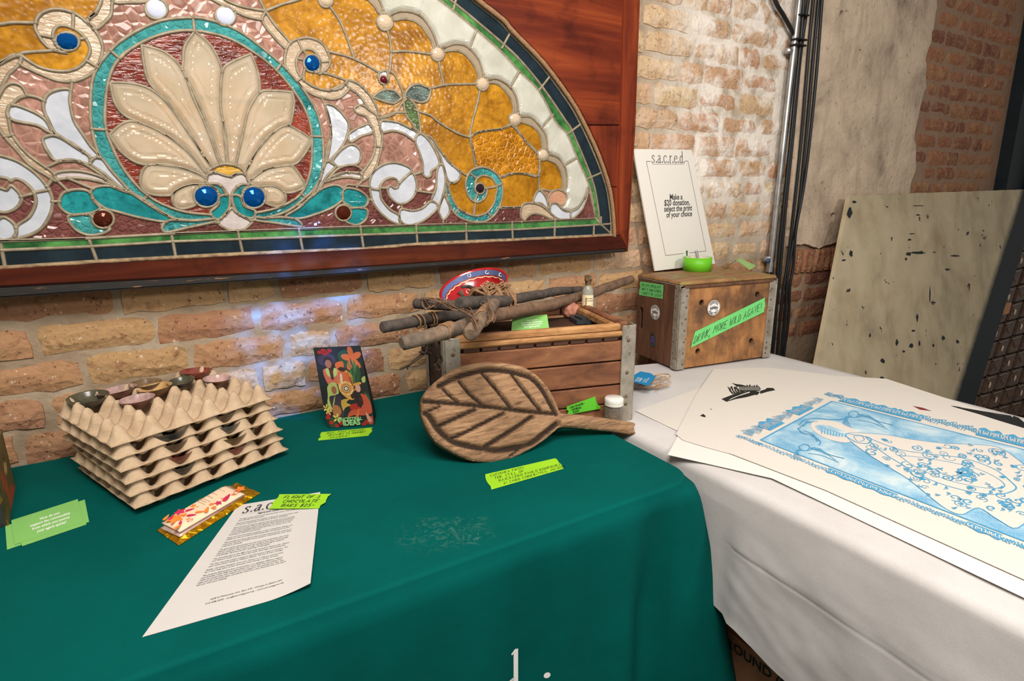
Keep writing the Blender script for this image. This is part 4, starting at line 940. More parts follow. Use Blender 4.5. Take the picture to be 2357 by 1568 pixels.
BODY = ['Two agave spirits and two of the finest chocolates made in Mexico, and the', 'story of people who make them.',
 '', 'Agave and cacao have grown together in Mexico for thousands of years; both', 'are shared at celebrations, and both carry the flavor of the place.',
 '', 'Agave and cacao have grown together and the people who tend the plants', 'know them by name. They are harvested by hand, roasted, fermented and', 'turned into something greater than the parts. We think of this as sacred:', 'a way of being together, with the land and with one another, and a way', 'of passing on what has been learned.',
 '', 'Agave and cacao have great synergies, so when a friend from Chicago sent', 'samples to taste we could not stop talking about the pairing of the two.',
 '', 'These people and these regional bars provide the grounds for a variety of', 'tastes you will want to follow as you compare a chocolate bar with a spirit', 'in the form of friends.',
 '', 'The agave spirits represented here all come from small family stills. From', 'Oaxaca to Jalisco the women and men of agave have kept the knowledge', 'alive for centuries. Their work is a gift. The sacred program supports', 'rural families, libraries and the replanting of wild agave.',
 '', 'The chocolate bars in this flight were made by hand in Mexico City, Oaxaca', 'and Tabasco; made of cacao from the south, with sugar and nothing else.',
 '', 'The first chocolate maker is based in the Soconusco region of Chiapas. The', 'next comes from a family in Tabasco, Mexico. The last is from Chicago.',
 '', 'Finally, chocolate thoughts of its own: Mexico is a treasure and has been', 'for a very long time, as you will taste when having a variety of these.',
 '', 'The purpose behind this box of chocolate is to highlight different regions', 'and varieties while different ingredients are used with the chocolate, and', 'while you taste they may inspire you to imagine a new pairing you like. We', 'hope you do what has been wonderful: find your own favorite one, and share', 'that joy with your friends.']
y = .2300
for ln in BODY:
    if ln: put_text(tm, fs, ln, .0044, (.030, y), align='LEFT')
    y -= .0047 if ln else .0026
put_text(tm, fs, '1658 N Milwaukee Ave, Box 318 - Chicago IL 60647 USA', .0044, (WPG/2+.01, .036)); put_text(tm, fs, '312-498-3693 - lou@sacredagave.org - www.sacredagave.org', .0044, (WPG/2+.01, .029))
tm.build('printed_text', GREYINK, sh)
# ================================================================== CHOCOLATE BARS
t = NT('gold_foil'); n = t.noise(t.coord('Object', (10, 60, 10)), 2, 5); t.set(Base_Color=srgb(226, 170, 30), Metallic=.9, Roughness=.28); t.bump(t.math('ADD', n, t.vor(t.coord(), 70)), .8, .004); FOIL = t.m
def bar(corners, z, th, name, label, m, crumple=0):
    C4 = [onz(*c, z) for c in corners]; tl, tr_, br, bl_ = C4
    fn = lambda u, v, lift=0: tl.lerp(tr_, u).lerp(bl_.lerp(br, u), v)+Vector((0, 0, lift))
    t_ = thing(name, label, 'chocolate bar', fn(.5, .5)); mb = MB(); nu, nv = 20, 8; V = []
    for j in range(nv+1):
        for i in range(nu+1):
            u, v = i/nu, j/nv; e = min(u, 1-u)*2*5, min(v, 1-v)*2*2.2; hgt = th*min(1, max(.15, min(e[0]*1.4, e[1]*2.0)))
            p = fn(u, v, hgt+crumple*mnoise.noise(Vector((u*14, v*7, 3)))); V.append(p)
    n_ = len(V); F = [(j*(nu+1)+i, j*(nu+1)+i+1, (j+1)*(nu+1)+i+1, (j+1)*(nu+1)+i) for j in range(nv) for i in range(nu)]
    Vb = [Vector((p.x, p.y, z)) for p in V]
    es = [(i, i+1) for i in range(nu)]+[(j*(nu+1)+nu, (j+1)*(nu+1)+nu) for j in range(nv)]+[(nv*(nu+1)+i+1, nv*(nu+1)+i) for i in range(nu)]+[((j+1)*(nu+1), j*(nu+1)) for j in range(nv)]
    mb.add(V+Vb, F+[tuple(k+n_ for k in f[::-1]) for f in F]+[(b, a, a+n_, b+n_) for a, b in es], not crumple)
    mb.build('wrapper', m, t_); return t_, fn
bar([(361, 1222), (545, 1112), (599, 1136), (412, 1257)], T+.003, .007, 'gold_chocolate_bar', 'gold foil wrapped chocolate bar lowest of the three', FOIL, .0022)
WRAP = plain('cream_wrapper', srgb(236, 206, 174), .6, var=.03)
SILV = plain('silver_red_wrapper', srgb(206, 172, 160), .4, .3, var=.2, scale=60)
bar([(369, 1217), (527, 1118), (566, 1140), (414, 1237)], T+.0105, .006, 'plain_chocolate_bar', 'silver edged chocolate bar between the gold and the flowered one', SILV)
bt, bf = bar([(372, 1205), (519, 1119), (563, 1138), (414, 1226)], T+.017, .0065, 'flowered_chocolate_bar', 'cream chocolate bar wrapper with orange and red flowers, topmost', WRAP)
OR = plain('orange_print', srgb(240, 130, 50), .6); RD = plain('crimson_print', srgb(200, 40, 80), .6); BR = plain('brown_print', srgb(120, 78, 60), .6)
bz = .0072
LFK = [0]
def leafp(mb, c, r, ang, asp=.4):
    LFK[0] += 1; lf_ = bz+LFK[0]*6e-6
    pts = [(r*math.cos(a)*1.0, r*asp*math.sin(a)*(1-.5*math.cos(a))) for a in [k*math.pi/6 for k in range(12)]]
    mb.add([bf(c[0]+(x*math.cos(ang)-y_*math.sin(ang))*.42, c[1]+(x*math.sin(ang)+y_*math.cos(ang)), lf_) for x, y_ in pts], [tuple(range(12))])
mo, mr, mbb = MB(), MB(), MB()
rr = random.Random(3)
def uv_of(x, y):
    dx_, dy_ = x-70, y-490; det = 790*120+440*220; return ((dx_*120-dy_*220)/det, (790*dy_+440*dx_)/det)
def flower(m_, x, y, r):
    u, v = uv_of(x, y)
    for q in range(5): leafp(m_, (u+r*.42*math.cos(q*1.257), v+r*math.sin(q*1.257)), r*.9, q*1.257, .62)
def lf(m_, x, y, r, ang, asp=.36): u, v = uv_of(x, y); leafp(m_, (u, v), r, ang, asp)
flower(mr, 285, 410, .10); flower(mr, 745, 320, .07); flower(mo, 235, 490, .15); flower(mo, 445, 345, .055); flower(mo, 1035, 145, .10); flower(mo, 665, 335, .05); flower(mo, 690, 375, .05)
for x, y, r_, a_ in ((405, 392, .15, .5), (190, 475, .15, -.5), (425, 460, .16, .9), (855, 255, .22, -.4), (300, 540, .12, -.9)): lf(mr, x, y, r_, a_)
for x, y, r_, a_ in ((525, 425, .16, .9), (605, 400, .17, -.7), (495, 360, .05, 0), (795, 262, .05, 0), (945, 215, .09, .6), (130, 470, .16, -.5), (270, 590, .15, -.2), (345, 450, .12, -.6), (390, 500, .07, .4)): lf(mo, x, y, r_, a_)
def outl(x, y, r_, a_):
    u, v = uv_of(x, y); P_ = [(r_*math.cos(k*.5236), r_*.4*math.sin(k*.5236)) for k in range(13)]
    mr.ribbon([bf(u+(p[0]*math.cos(a_)-p[1]*math.sin(a_))*.42, v+p[0]*math.sin(a_)+p[1]*math.cos(a_), bz+.0004) for p in P_], .0009, Vector((0, 0, 1)))
outl(980, 190, .17, -.4); outl(410, 520, .09, .2)
mo.build('printed_flowers', OR, bt); mr.build('printed_leaves', RD, bt)
for txt, u, v, s_ in (('EL SEGUNDO', .55, .28, .0042), ('CACAO', .66, .30, .005), ('MEXICO 70%', .74, .26, .0035), ('hecho a mano', .85, .30, .004)):
    put_text(mbb, lambda a, b, u=u, v=v: bf(u-b*5.2, v+a*16-.0, bz+.0002), txt, s_)
for fr in ([(.50, .08), (.50, .55), (.58, .55), (.58, .08), (.50, .08)],): mbb.ribbon([bf(*p, bz+.0002) for p in fr], .0005, Vector((0, 0, 1)))
mbb.build('printed_text', BR, bt)
# ================================================================== EGG TRAYS AND CLAY BOWLS
t = NT('moulded_pulp'); c = t.coord(); n = t.noise(c, 40, 6, .65)
t.set(Base_Color=t.ramp(n, [(.3, srgb(180, 153, 124)), (.7, srgb(202, 177, 147))]), Roughness=.92); t.b.inputs['Specular IOR Level'].default_value = .1; t.bump(t.math('ADD', n, t.noise(c, 220, 3)), .5, .002); PULP = t.m
TS, TN, TP, THH = .30, 66, .052, .046
def tray_mesh(seed):
    r = random.Random(seed); V = []
    for j in range(TN+1):
        for i in range(TN+1):
            x, y = TS*i/TN, TS*j/TN; A = math.cos(math.pi*(x-.020)/TP)**2; B = math.cos(math.pi*(y-.020)/TP)**2
            f = min(THH*(.20*(A+B)+.62*(A*B)**1.15), THH*.95); d_ = min(x, y, TS-x, TS-y); w_ = min(1, d_/.011); w_ = w_*w_*(3-2*w_)
            z = .014*(1-w_)+f*w_+.0008*mnoise.noise(Vector((x*60, y*60, seed)))
            ex = .0018*mnoise.noise(Vector((x*30, y*30, seed+9))); V.append((x-TS/2+ex, y-TS/2+ex, z))
    n_ = len(V); W_ = TN+1; V += [(x*.995, y*.995, z-.0024) for x, y, z in V]
    F = [(j*W_+i, j*W_+i+1, (j+1)*W_+i+1, (j+1)*W_+i) for j in range(TN) for i in range(TN)]
    es = [(i, i+1) for i in range(TN)]+[(j*W_+TN, (j+1)*W_+TN) for j in range(TN)]+[(TN*W_+i+1, TN*W_+i) for i in range(TN)]+[((j+1)*W_, j*W_) for j in range(TN)]
    return MB().add(V+[], F+[tuple(k+n_ for k in f[::-1]) for f in F]+[(b, a, a+n_, b+n_) for a, b in es], True).mesh('egg_tray', PULP)
TM = [tray_mesh(k) for k in range(3)]
SPC = .0232; DS = .9
e_f, e_r = onz(311, 1180, T+.012), onz(632, 1036, T+.016)
ang0 = math.atan2(e_r.y-e_f.y, e_r.x-e_f.x)-.09
WORDS = ['lowest', 'second from the bottom', 'third from the bottom', 'third from the top', 'second from the top', 'topmost']
trays = []
for k in range(6):
    o = bpy.data.objects.new('egg_tray', TM[k % 3]); COL.objects.link(o)
    fr = e_f.lerp(onz(256, 1036, T+.130), k/5.0); a = ang0+[.0, .02, -.01, .015, .03, .0][k]
    ux = Vector((math.cos(a), math.sin(a), 0)); uy = Vector((-math.sin(a), math.cos(a), 0)); cc = fr+ux*TS/2+uy*TS*DS/2
    o.location = (cc.x, cc.y, T+.0052+k*SPC); o.rotation_euler = (0, 0, a); o.scale = (1, DS, 1); trays.append((o, ux, uy, cc))
    tag(o, 'grey cardboard egg tray, %s of the stack' % WORDS[k], 'egg tray', 'stacked egg trays')
def bowl_mat(name, outc, inc, rough=.28):
    t = NT(name); c = t.coord(); n = t.noise(c, 40, 5); sx = t.N('SeparateXYZ'); t.L(c, sx.inputs[0])
    band = t.math('SINE', t.math('MULTIPLY', sx.outputs[2], 900)); col = t.mix(t.ramp(n, [(.35, 0.0), (.65, 1.0)]), outc, tuple(v*.55 for v in outc[:3])+(1,))
    t.set(Base_Color=col, Roughness=rough); t.bump(band, .15, .001); i = NT(name+'_glaze'); c = i.coord(); n = i.noise(c, 55, 5, .6)
    i.set(Base_Color=i.mix(i.ramp(n, [(.4, 0.0), (.68, 1.0)]), inc, tuple(v*.5 for v in inc[:3])+(1,)), Roughness=.22); return [t.m, i.m]
BMAT = {'dark': bowl_mat('dark_clay', srgb(50, 52, 54), srgb(84, 80, 62)), 'mauve': bowl_mat('mauve_clay', srgb(112, 70, 60), srgb(190, 156, 148)), 'brown': bowl_mat('brown_clay', srgb(92, 70, 52), srgb(128, 100, 72)), 'tan': bowl_mat('tan_clay', srgb(118, 84, 52), srgb(190, 150, 98)),
        'red': bowl_mat('red_clay', srgb(140, 72, 58), srgb(140, 70, 60)), 'grey': bowl_mat('grey_clay', srgb(92, 94, 92), srgb(110, 110, 106)), 'gold': bowl_mat('gold_brown_clay', srgb(110, 84, 46), srgb(120, 96, 60))}
def bowl(px, py, z, r, key, label, pos=None, tilt=(0, 0), h=.62):
    p = pos if pos is not None else onz(px, py, z); t_ = thing('clay_bowl', label, 'bowl', p, 'small clay tasting bowls')
    H = r*h; M = Matrix.Translation(p-Vector((0, 0, H))) @ Matrix.Rotation(tilt[0], 4, 'X') @ Matrix.Rotation(tilt[1], 4, 'Y')
    outp = [(.001, 0), (r*.34, 0), (r*.42, H*.04), (r*.62, H*.22), (r*.84, H*.60), (r*.97, H*.93), (r, H)]
    inp = [(r, H), (r*.965, H*1.005), (r*.93, H*.94), (r*.80, H*.62), (r*.58, H*.28), (r*.3, H*.13), (.001, H*.11)]
    MB().lathe(outp, 28, M).build('outer_wall', BMAT[key][0], t_); MB().lathe(inp, 28, M).build('glazed_inside', BMAT[key][1], t_); return t_
zt = T+.005+5*SPC+.046-.001
for px, py, r, key, lab in ((220, 905, .036, 'dark', 'large dark clay bowl at the corner of the egg tray by the wall'), (298, 897, .036, 'mauve', 'mauve lined clay bowl next to the dark corner bowl'), (345, 874, .031, 'brown', 'brown clay bowl at the back behind the tan one'),
                            (377, 890, .0325, 'tan', 'tan speckled clay bowl in the middle of the top tray'), (330, 918, .031, 'mauve', 'pink glazed clay bowl nearest the front of the top tray'), (422, 874, .027, 'dark', 'charcoal clay bowl in the back row between brown and mauve ones'),
                            (488, 874, .028, 'mauve', 'mauve clay bowl near the right back corner of the top tray'), (454, 846, .034, 'red', 'red clay bowl farthest back against the bricks')):
    o, ux, uy, cc = trays[5]; q = onz(px, py, zt)-cc; gu, gv = (max(0, min(4, q_)) for q_ in (round((q.dot(ux)+TS/2-.046)/TP), round((q.dot(uy)/DS+TS/2-.046)/TP)))
    p = cc+ux*(-TS/2+.046+TP*gu)+uy*DS*(-TS/2+.046+TP*gv); p.z = zt
    bowl(px, py, zt, r, key, lab, p, tilt=(rnd.uniform(-.06, .08), rnd.uniform(-.08, .08))); print('bowl cell', key, gu, gv)
for k, f_, key, r, lab in ((4, .33, 'dark', .038, 'black clay bowl under the top egg tray, left of middle'), (4, .72, 'brown', .030, 'brown clay bowl under the top egg tray at the right'), (3, .33, 'brown', .030, 'brown clay bowl in the second gap of the egg trays, left'), (3, .72, 'grey', .030, 'grey clay bowl in the second gap of the egg trays, right'),
                           (2, .33, 'red', .030, 'brick red clay bowl in the third gap of the egg trays'), (2, .73, 'gold', .032, 'shiny golden brown clay bowl in the third gap of the egg trays'), (1, .33, 'dark', .030, 'dark clay bowl in the fourth gap of the egg trays, left'), (1, .73, 'red', .030, 'red brown clay bowl in the fourth gap of the egg trays, right')):
    o, ux, uy, cc = trays[k]; p = cc+ux*(TS*(f_-.5))+uy*(-TS/2+.030)
    # seat each bowl in a hollow between the posts
    s_ = round((TS*f_-.046)/TP); p = cc+ux*(-TS/2+.046+TP*s_)+uy*DS*(-TS/2+.033); p.z = T+.005+k*SPC+.030
    bowl(0, 0, 0, r, key, lab, p, h=.70)
# ================================================================== FRONT CRATE
UPZ = Vector((0, 0, 1))
CW1 = wood('crate_wood', [(.25, srgb(72, 44, 30)), (.45, srgb(116, 72, 48)), (.62, srgb(142, 94, 62)), (.8, srgb(170, 122, 82))], 0, 6, .7, .35, srgb(52, 34, 26))
CW2 = wood('crate_rail_wood', [(.25, srgb(92, 60, 38)), (.45, srgb(150, 104, 62)), (.62, srgb(186, 138, 88)), (.8, srgb(206, 160, 108))], 0, 7, .65, .35, srgb(64, 44, 32))
DKW = wood('crate_dark_wood', [(.3, srgb(40, 26, 20)), (.6, srgb(74, 46, 32)), (.8, srgb(92, 58, 40))], 0, 6, .75, .3)
t = NT('galvanised_iron'); c = t.coord(); n = t.noise(c, 30, 7, .65)
t.set(Base_Color=t.mix(t.ramp(t.noise(c, 60, 5), [(.58, 0.0), (.68, .9)]), t.ramp(n, [(.3, srgb(128, 120, 108)), (.6, srgb(164, 156, 142)), (.8, srgb(186, 180, 168))]), srgb(104, 82, 62)), Roughness=.55, Metallic=.35); t.bump(n, .3, .002); IRON = t.m
RIV = plain('rusty_rivet', srgb(112, 90, 70), .5, .4)
CZ = .988
FL, FR = onz(1022, 779, CZ), onz(1462, 746, CZ); BRc = onz(1370, 692, CZ)
FL.z = FR.z = BRc.z = 0
cux = (FR-FL).normalized(); cuy = Vector((-cux.y, cux.x, 0)); CWD = (FR-FL).length; CDP = .300; C0 = Vector((FL.x, FL.y, T+.006)); CHh = CZ-T-.006
RC = Matrix((cux, cuy, UPZ)).transposed()
def cw(x, y, z): return C0+cux*x+cuy*y+UPZ*z
crate = thing('slatted_crate', 'slatted brown wooden crate with galvanised corner posts behind the carved leaf', 'crate', cw(CWD/2, CDP/2, 0))
def cbox(name, x0, x1, y0, y1, z0, z1, m, b=.002, parent=crate, cwf=None, Rm=None):
    f = cwf or cw; o = MB().bbox(f((x0+x1)/2, (y0+y1)/2, (z0+z1)/2), (x1-x0, y1-y0, z1-z0), b, Rm if Rm is not None else RC).build(name, m, parent); return o
zs = [(.0, .046), (.049, .093), (.097, .152), (.156, .203)]
for z0, z1 in zs:
    cbox('slat', .004, CWD-.004, 0, .012, z0, z1, CW1); cbox('slat', .004, CWD-.004, CDP-.012, CDP, z0, z1, CW1)
for x0 in (0, CWD-.014):
    for z0, z1 in zs: cbox('slat', x0+.002, x0+.012, .012, CDP-.012, z0, z1, DKW)
cbox('top_rail', .028, CWD-.028, -.003, .010, .214, .227, CW2, .004); cbox('top_rail', .028, CWD-.028, .012, .030, .222, CHh, CW2, .005)
cbox('top_rail', .01, CWD-.01, CDP-.026, CDP, .214, CHh, CW1, .004)
cbox('top_rail', .002, .022, .01, CDP-.01, .212, CHh, DKW, .004); cbox('top_rail', CWD-.024, CWD-.002, .028, CDP-.01, .212, CHh, CW1, .004); cbox('top_rail', CWD-.040, CWD-.024, .03, CDP-.01, .216, CHh-.006, CW2, .004)
cbox('top_board', .02, CWD-.02, .028, CDP-.024, .196, .206, DKW, .002)
for k in range(9): cbox('spacer_block', .06+k*(CWD-.12)/8-.018, .06+k*(CWD-.12)/8+.018, .002, .010, .204, .214, DKW, .001)
for x0 in (0, CWD):
    s_ = 1 if x0 == 0 else -1
    for y0 in (0, CDP):
        q = -1 if y0 == 0 else 1
        o = MB(); W1 = .034
        o.bbox(cw(x0+s_*W1/2, y0+q*.0025, CHh/2-.004), (W1, .004, CHh+.006), .0015, RC); o.bbox(cw(x0-s_*.0015, y0-q*W1/2+q*.002, CHh/2-.004), (.004, W1, CHh+.006), .0015, RC)
        p_ = o.build('corner_post', IRON, crate)
        if y0 == 0:
            for z_ in (.045, .125, .205): MB().lathe([(.0045, 0), (.004, .0015), (.0015, .0022), (.0001, .0023)], 12, Matrix.Translation(cw(x0+s_*.018, -.0045, z_)) @ Matrix.Rotation(math.pi/2, 4, 'X')).build('rivet', RIV, p_)
BZ = T+.006+.206            # board on top of the crate
# ---- card inside the crate
card([(1180, 729), (1259, 724), (1264, 755), (1177, 762)], 'green question card propped inside the top of the slatted crate', BZ+.02, surf=lambda x, y: onpl(x, y, onz(1218, 762, BZ+.002), Vector((0, -1, .9)).normalized()), n_=Vector((0, -1, .9)).normalized())
# ---- slate, stone, bottle
SLATE = plain('black_slate', srgb(46, 50, 54), .5, var=.3, scale=40, bump=.6, bdist=.003)
sp = [onz(x, y, BZ+.012) for x, y in ((1310, 728), (1340, 716), (1372, 712), (1398, 718), (1412, 728), (1390, 736), (1356, 738), (1328, 738))]
sm_ = MB(); sm_.prism(sp, (0, 0, -.010)); sm_.prism([onz(x, y, BZ+.0165) for x, y in ((1322, 726), (1345, 716), (1378, 715), (1400, 724), (1372, 732), (1340, 733))], (0, 0, -.0046))
tag(sm_.build('slate_slab', SLATE), 'black slate slab under the small bottle on the crate', 'slate')
t = NT('pink_stone'); n = t.noise(t.coord(), 60, 7, .6); t.set(Base_Color=t.ramp(n, [(.3, srgb(150, 92, 74)), (.6, srgb(188, 128, 104)), (.8, srgb(206, 150, 124))]), Roughness=.75); t.bump(n, .7, .004)
bm = bmesh.new(); bmesh.ops.create_icosphere(bm, subdivisions=3, radius=1)
pc = onz(1312, 714, BZ+.022)
for v in bm.verts:
    d_ = 1+.22*mnoise.noise(v.co*1.3+Vector((4, 1, 2)))+.08*mnoise.noise(v.co*3.5); v.co = Vector((v.co.x*.0255*d_, v.co.y*.021*d_, max(-.85, v.co.z)*.0225*d_))
me = bpy.data.meshes.new('stone'); bm.to_mesh(me); bm.free(); me.materials.append(t.m); so = bpy.data.objects.new('rough_stone', me); COL.objects.link(so); so.location = pc; tag(so, 'pinkish rough stone beside the small bottle', 'stone')
def clear_mat(name, col, fac=.72, rough=.03):
    t = NT(name); t.set(Base_Color=col, Roughness=rough); t.b.inputs['Specular IOR Level'].default_value = .6
    fr = t.N('Fresnel'); fr.inputs[0].default_value = 1.45; tr = t.N('BsdfTransparent'); tr.inputs[0].default_value = tuple(.5+.5*v for v in col[:3])+(1,); mx = t.N('MixShader')
    t.L(t.math('SUBTRACT', fac, t.math('MULTIPLY', fr.outputs[0], .35)), mx.inputs[0]); t.L(t.b.outputs[0], mx.inputs[1]); t.L(tr.outputs[0], mx.inputs[2]); t.L(mx.outputs[0], t.out.inputs[0]); return t.m
BGL = clear_mat('bottle_glass', srgb(206, 206, 190), .62)
bp = onz(1352, 716, BZ+.0175); bp.z = BZ+.0175
btl = thing('miniature_bottle', 'miniature clear spirit bottle with a cream label on the slate', 'bottle', bp)
BM_ = Matrix.Translation(bp)
MB().lathe([(.0001, 0), (.0145, 0), (.0152, .002), (.0155, .05), (.0150, .060), (.0105, .068), (.0078, .073), (.0074, .090)], 28, BM_).build('glass_body', BGL, btl)
lbl = NT('aged_label'); lbl.set(Base_Color=lbl.ramp(lbl.noise(lbl.coord(), 70, 5), [(.3, srgb(226, 206, 160)), (.62, srgb(236, 222, 186)), (.7, srgb(150, 112, 60))]), Roughness=.7)
lo_ = MB().lathe([(.0158, .003), (.0158, .047)], 28, BM_).build('label', lbl.m, btl)
def wrap(c, r, a0, z0): return lambda u, v: Vector((c.x+r*math.sin(a0+u/r), c.y-r*math.cos(a0+u/r), c.z+z0+v))
lt = MB(); av = math.atan2(bp.x, bp.y)*-1
wf = wrap(bp, .0161, -av*-.0+(-.45), .0)
for i, (s_, tx_) in enumerate(((.0042, 'LA FLOR'), (.0042, 'DE OAXACA'))): put_text(lt, lambda u, v, i=i: wrap(bp, .0161, -.30, .036-.006*i)(u, v), tx_, s_, bold=.0001)
for k in range(9): lt.ribbon([wrap(bp, .0161, -1.1+.16*k, .006)(0, 0), wrap(bp, .0161, -1.05+.16*k, .006+.005*rnd.random())(0, 0), wrap(bp, .0161, -1.0+.16*k, .005)(0, 0)], .0016, Vector((0, -1, 0)))
lt.build('label_print', INK, lo_)
lg = MB()
for k in range(6): lg.lathe([(.003, 0), (.0028, .0008), (.0001, .0012)], 8, Matrix.Translation(wrap(bp, .0158, -.95+.04*(k % 2), .008+.006*k)(0, 0)) @ Matrix.Rotation(math.pi/2, 4, 'X'))
lg.build('label_ornament', plain('label_gold', srgb(140, 104, 44), .6), lo_)
t = NT('peeling_gilt_cap'); t.set(Base_Color=t.ramp(t.noise(t.coord(), 90, 5), [(.4, srgb(60, 48, 40)), (.6, srgb(160, 130, 90)), (.7, srgb(190, 110, 50))]), Roughness=.45, Metallic=.3)
MB().lathe([(.0078, .072), (.0080, .084), (.0100, .0845), (.0102, .098), (.0092, .100), (.0001, .1005)], 24, BM_).build('cap', t.m, btl)
# ---- red lacquered bowl leaning behind the sticks
t = NT('red_lacquer'); n = t.noise(t.coord(), 30, 4); t.set(Base_Color=t.ramp(n, [(.3, srgb(156, 20, 26)), (.7, srgb(184, 30, 34))]), Roughness=.25); t.b.inputs['Coat Weight'].default_value = .4; REDL = t.m
rbc = ony(1090, 657, 1.30)
nrm = (CAM-rbc).normalized()
vup = (UPZ-nrm*nrm.z).normalized(); el = math.radians(26)
axis = (nrm*math.sin(el)+vup*math.cos(el)); sidev = axis.cross(nrm).normalized()
roll = math.radians(16)
Rr_ = Matrix.Rotation(roll, 3, nrm); axis = Rr_ @ axis; sidev = Rr_ @ sidev; fw = axis.cross(sidev)
MBW = Matrix((sidev, fw, axis)).transposed().to_4x4(); RB = .092; MBW.translation = rbc-axis*.0
rbl = thing('lacquered_bowl', 'red lacquered bowl painted with flowers and a blue rim band', 'bowl', rbc)
MB().lathe([(.001, -.062), (.035, -.062), (.040, -.054), (.066, -.042), (.084, -.02), (RB, 0), (RB-.002, .002), (RB-.005, 0), (.079, -.020), (.060, -.040), (.03, -.052), (.001, -.054)], 48, MBW).build('body', REDL, rbl)
prof = [(RB-.005, 0), (.079, -.020), (.060, -.040), (.03, -.052), (.001, -.054)]
def bin_(ang, s, lift=.0006):   # a point inside the bowl: s = 0 at rim .. 1 at centre
    k = s*4; i = min(3, int(k)); f_ = k-i; r0, z0 = prof[i]; r1, z1 = prof[i+1]; r_, z_ = r0+(r1-r0)*f_, z0+(z1-z0)*f_
    return MBW @ Vector(((r_-lift)*math.cos(ang), (r_-lift)*math.sin(ang), z_+lift))
bb = MB(); n_ = 64
for i in range(n_):
    a0, a1 = 2*math.pi*i/n_, 2*math.pi*(i+1)/n_; bb.add([bin_(a0, .04), bin_(a1, .04), bin_(a1, .20), bin_(a0, .20)], [(0, 1, 2, 3)])
bb.build('blue_band', plain('dusty_blue_paint', srgb(92, 110, 156), .45), rbl)
cm, gm = MB(), MB()
N_ = 120
for i in range(N_):
    a0, a1 = 2*math.pi*i/N_, 2*math.pi*(i+1)/N_; s0, s1 = .25+.012*math.sin(a0*22), .25+.012*math.sin(a1*22)
    cm.add([bin_(a0, s0-.014, .001), bin_(a1, s1-.014, .001), bin_(a1, s1+.014, .001), bin_(a0, s0+.014, .001)], [(0, 1, 2, 3)])
aup = math.atan2((MBW.to_3x3().inverted() @ vup).y, (MBW.to_3x3().inverted() @ vup).x)
for rr_ in (1.0, .62):
    dm = [(0, .10), (.30, 0), (0, -.09), (-.30, 0), (0, .10)]
    for (x0, y0), (x1, y1) in zip(dm, dm[1:]):
        p = [bin_(aup+(x0+(x1-x0)*k/6)*rr_, .46-(y0+(y1-y0)*k/6)*rr_, .0014) for k in range(7)]; cm.ribbon(p, .0022, axis)
for da in (-.9, .9, -.2, 2.2, -2.2):
    p = [bin_(aup+da+.10*math.cos(k*.6), .52+.06*math.sin(k*.6), .0014) for k in range(12)]; cm.ribbon(p, .0022, axis)
for da, s0 in ((-1.15, .5), (1.25, .55), (-.7, .72), (.7, .7), (-1.6, .6)):
    for dd in (-.12, .0, .12):
        p = [bin_(aup+da+dd*k/6, s0-.16*k/6, .0012) for k in range(7)]; gm.ribbon(p, .006, axis)
for k_ in (-1, 1): gm.ribbon([bin_(aup+k_*1.2*k/9, .62+.1*math.sin(k*.4), .0012) for k in range(10)], .003, axis)
cm.build('cream_drawing', plain('cream_paint', srgb(232, 202, 160), .5), rbl); gm.build('painted_leaves', plain('olive_paint', srgb(78, 58, 40), .5), rbl)
for k_ in (-1.0, 0, 1.0): MB().lathe([(.0055, 0), (.0035, .0008)], 12, Matrix.Translation(bin_(aup+k_*.62, .12, .0014)) @ MBW.to_3x3().to_4x4() @ Matrix.Rotation(.9, 4, 'X')).build('white_ring', plain('white_paint', srgb(220, 214, 206), .5), rbl)
# ================================================================== BUNDLE OF STICKS
t = NT('charred_branch'); c = t.coord(); n = t.noise(c, 55, 7, .65); b_ = t.noise(c, 9, 4)
t.set(Base_Color=t.mix(t.ramp(b_, [(.40, 0.0), (.62, 1.0)]), t.ramp(n, [(.3, srgb(66, 58, 52)), (.7, srgb(112, 98, 86))]), t.ramp(n, [(.3, srgb(96, 76, 60)), (.7, srgb(150, 124, 100))])), Roughness=.9); t.bump(n, .9, .003); BARK = t.m
t = NT('dark_branch'); n = t.noise(t.coord(), 50, 7, .65); t.set(Base_Color=t.ramp(n, [(.3, srgb(52, 46, 42)), (.7, srgb(94, 82, 74))]), Roughness=.85); t.bump(n, .9, .003); BARKD = t.m
t = NT('brown_branch'); n = t.noise(t.coord(), 40, 7, .65); t.set(Base_Color=t.ramp(n, [(.3, srgb(84, 62, 48)), (.7, srgb(134, 104, 80))]), Roughness=.85); t.bump(n, .9, .003); BARKB = t.m
FIB = plain('dry_fibre', srgb(140, 106, 76), .9, var=.35, scale=120)
WIRE = plain('thin_root', srgb(120, 92, 72), .8, var=.4, scale=90)
knot = onz(1128, 703, CZ+.045)
bundle = thing('stick_bundle', 'bundle of weathered branches lashed with fibre cord across the crate top', 'branches', knot)
def stick(px, r, m, sub=6, name='branch', back=False):
    P_ = [(ony if back else onz)(x, y, z) for x, y, z in px]; P_ = [Vector(p) for p in cr([tuple(p) for p in P_], False, sub)]
    rad = [(r[0]+(r[1]-r[0])*i/(len(P_)-1))*(1+.10*mnoise.noise(P_[i]*22)) for i in range(len(P_))]
    P_ = [p+Vector((mnoise.noise(p*15), mnoise.noise(p*15+Vector((9, 0, 0))), mnoise.noise(p*15+Vector((0, 7, 0)))))*.003 for p in P_]
    a, b = P_[0], P_[-1]; d0 = (P_[0]-P_[1]).normalized(); d1 = (P_[-1]-P_[-2]).normalized()
    P_ = [a+d0*.004]+P_+[b+d1*.004]; rad = [rad[0]*.72]+rad+[rad[-1]*.72]
    return MB().tube(P_, rad, 12).build(name, m, bundle)
SZ = CZ
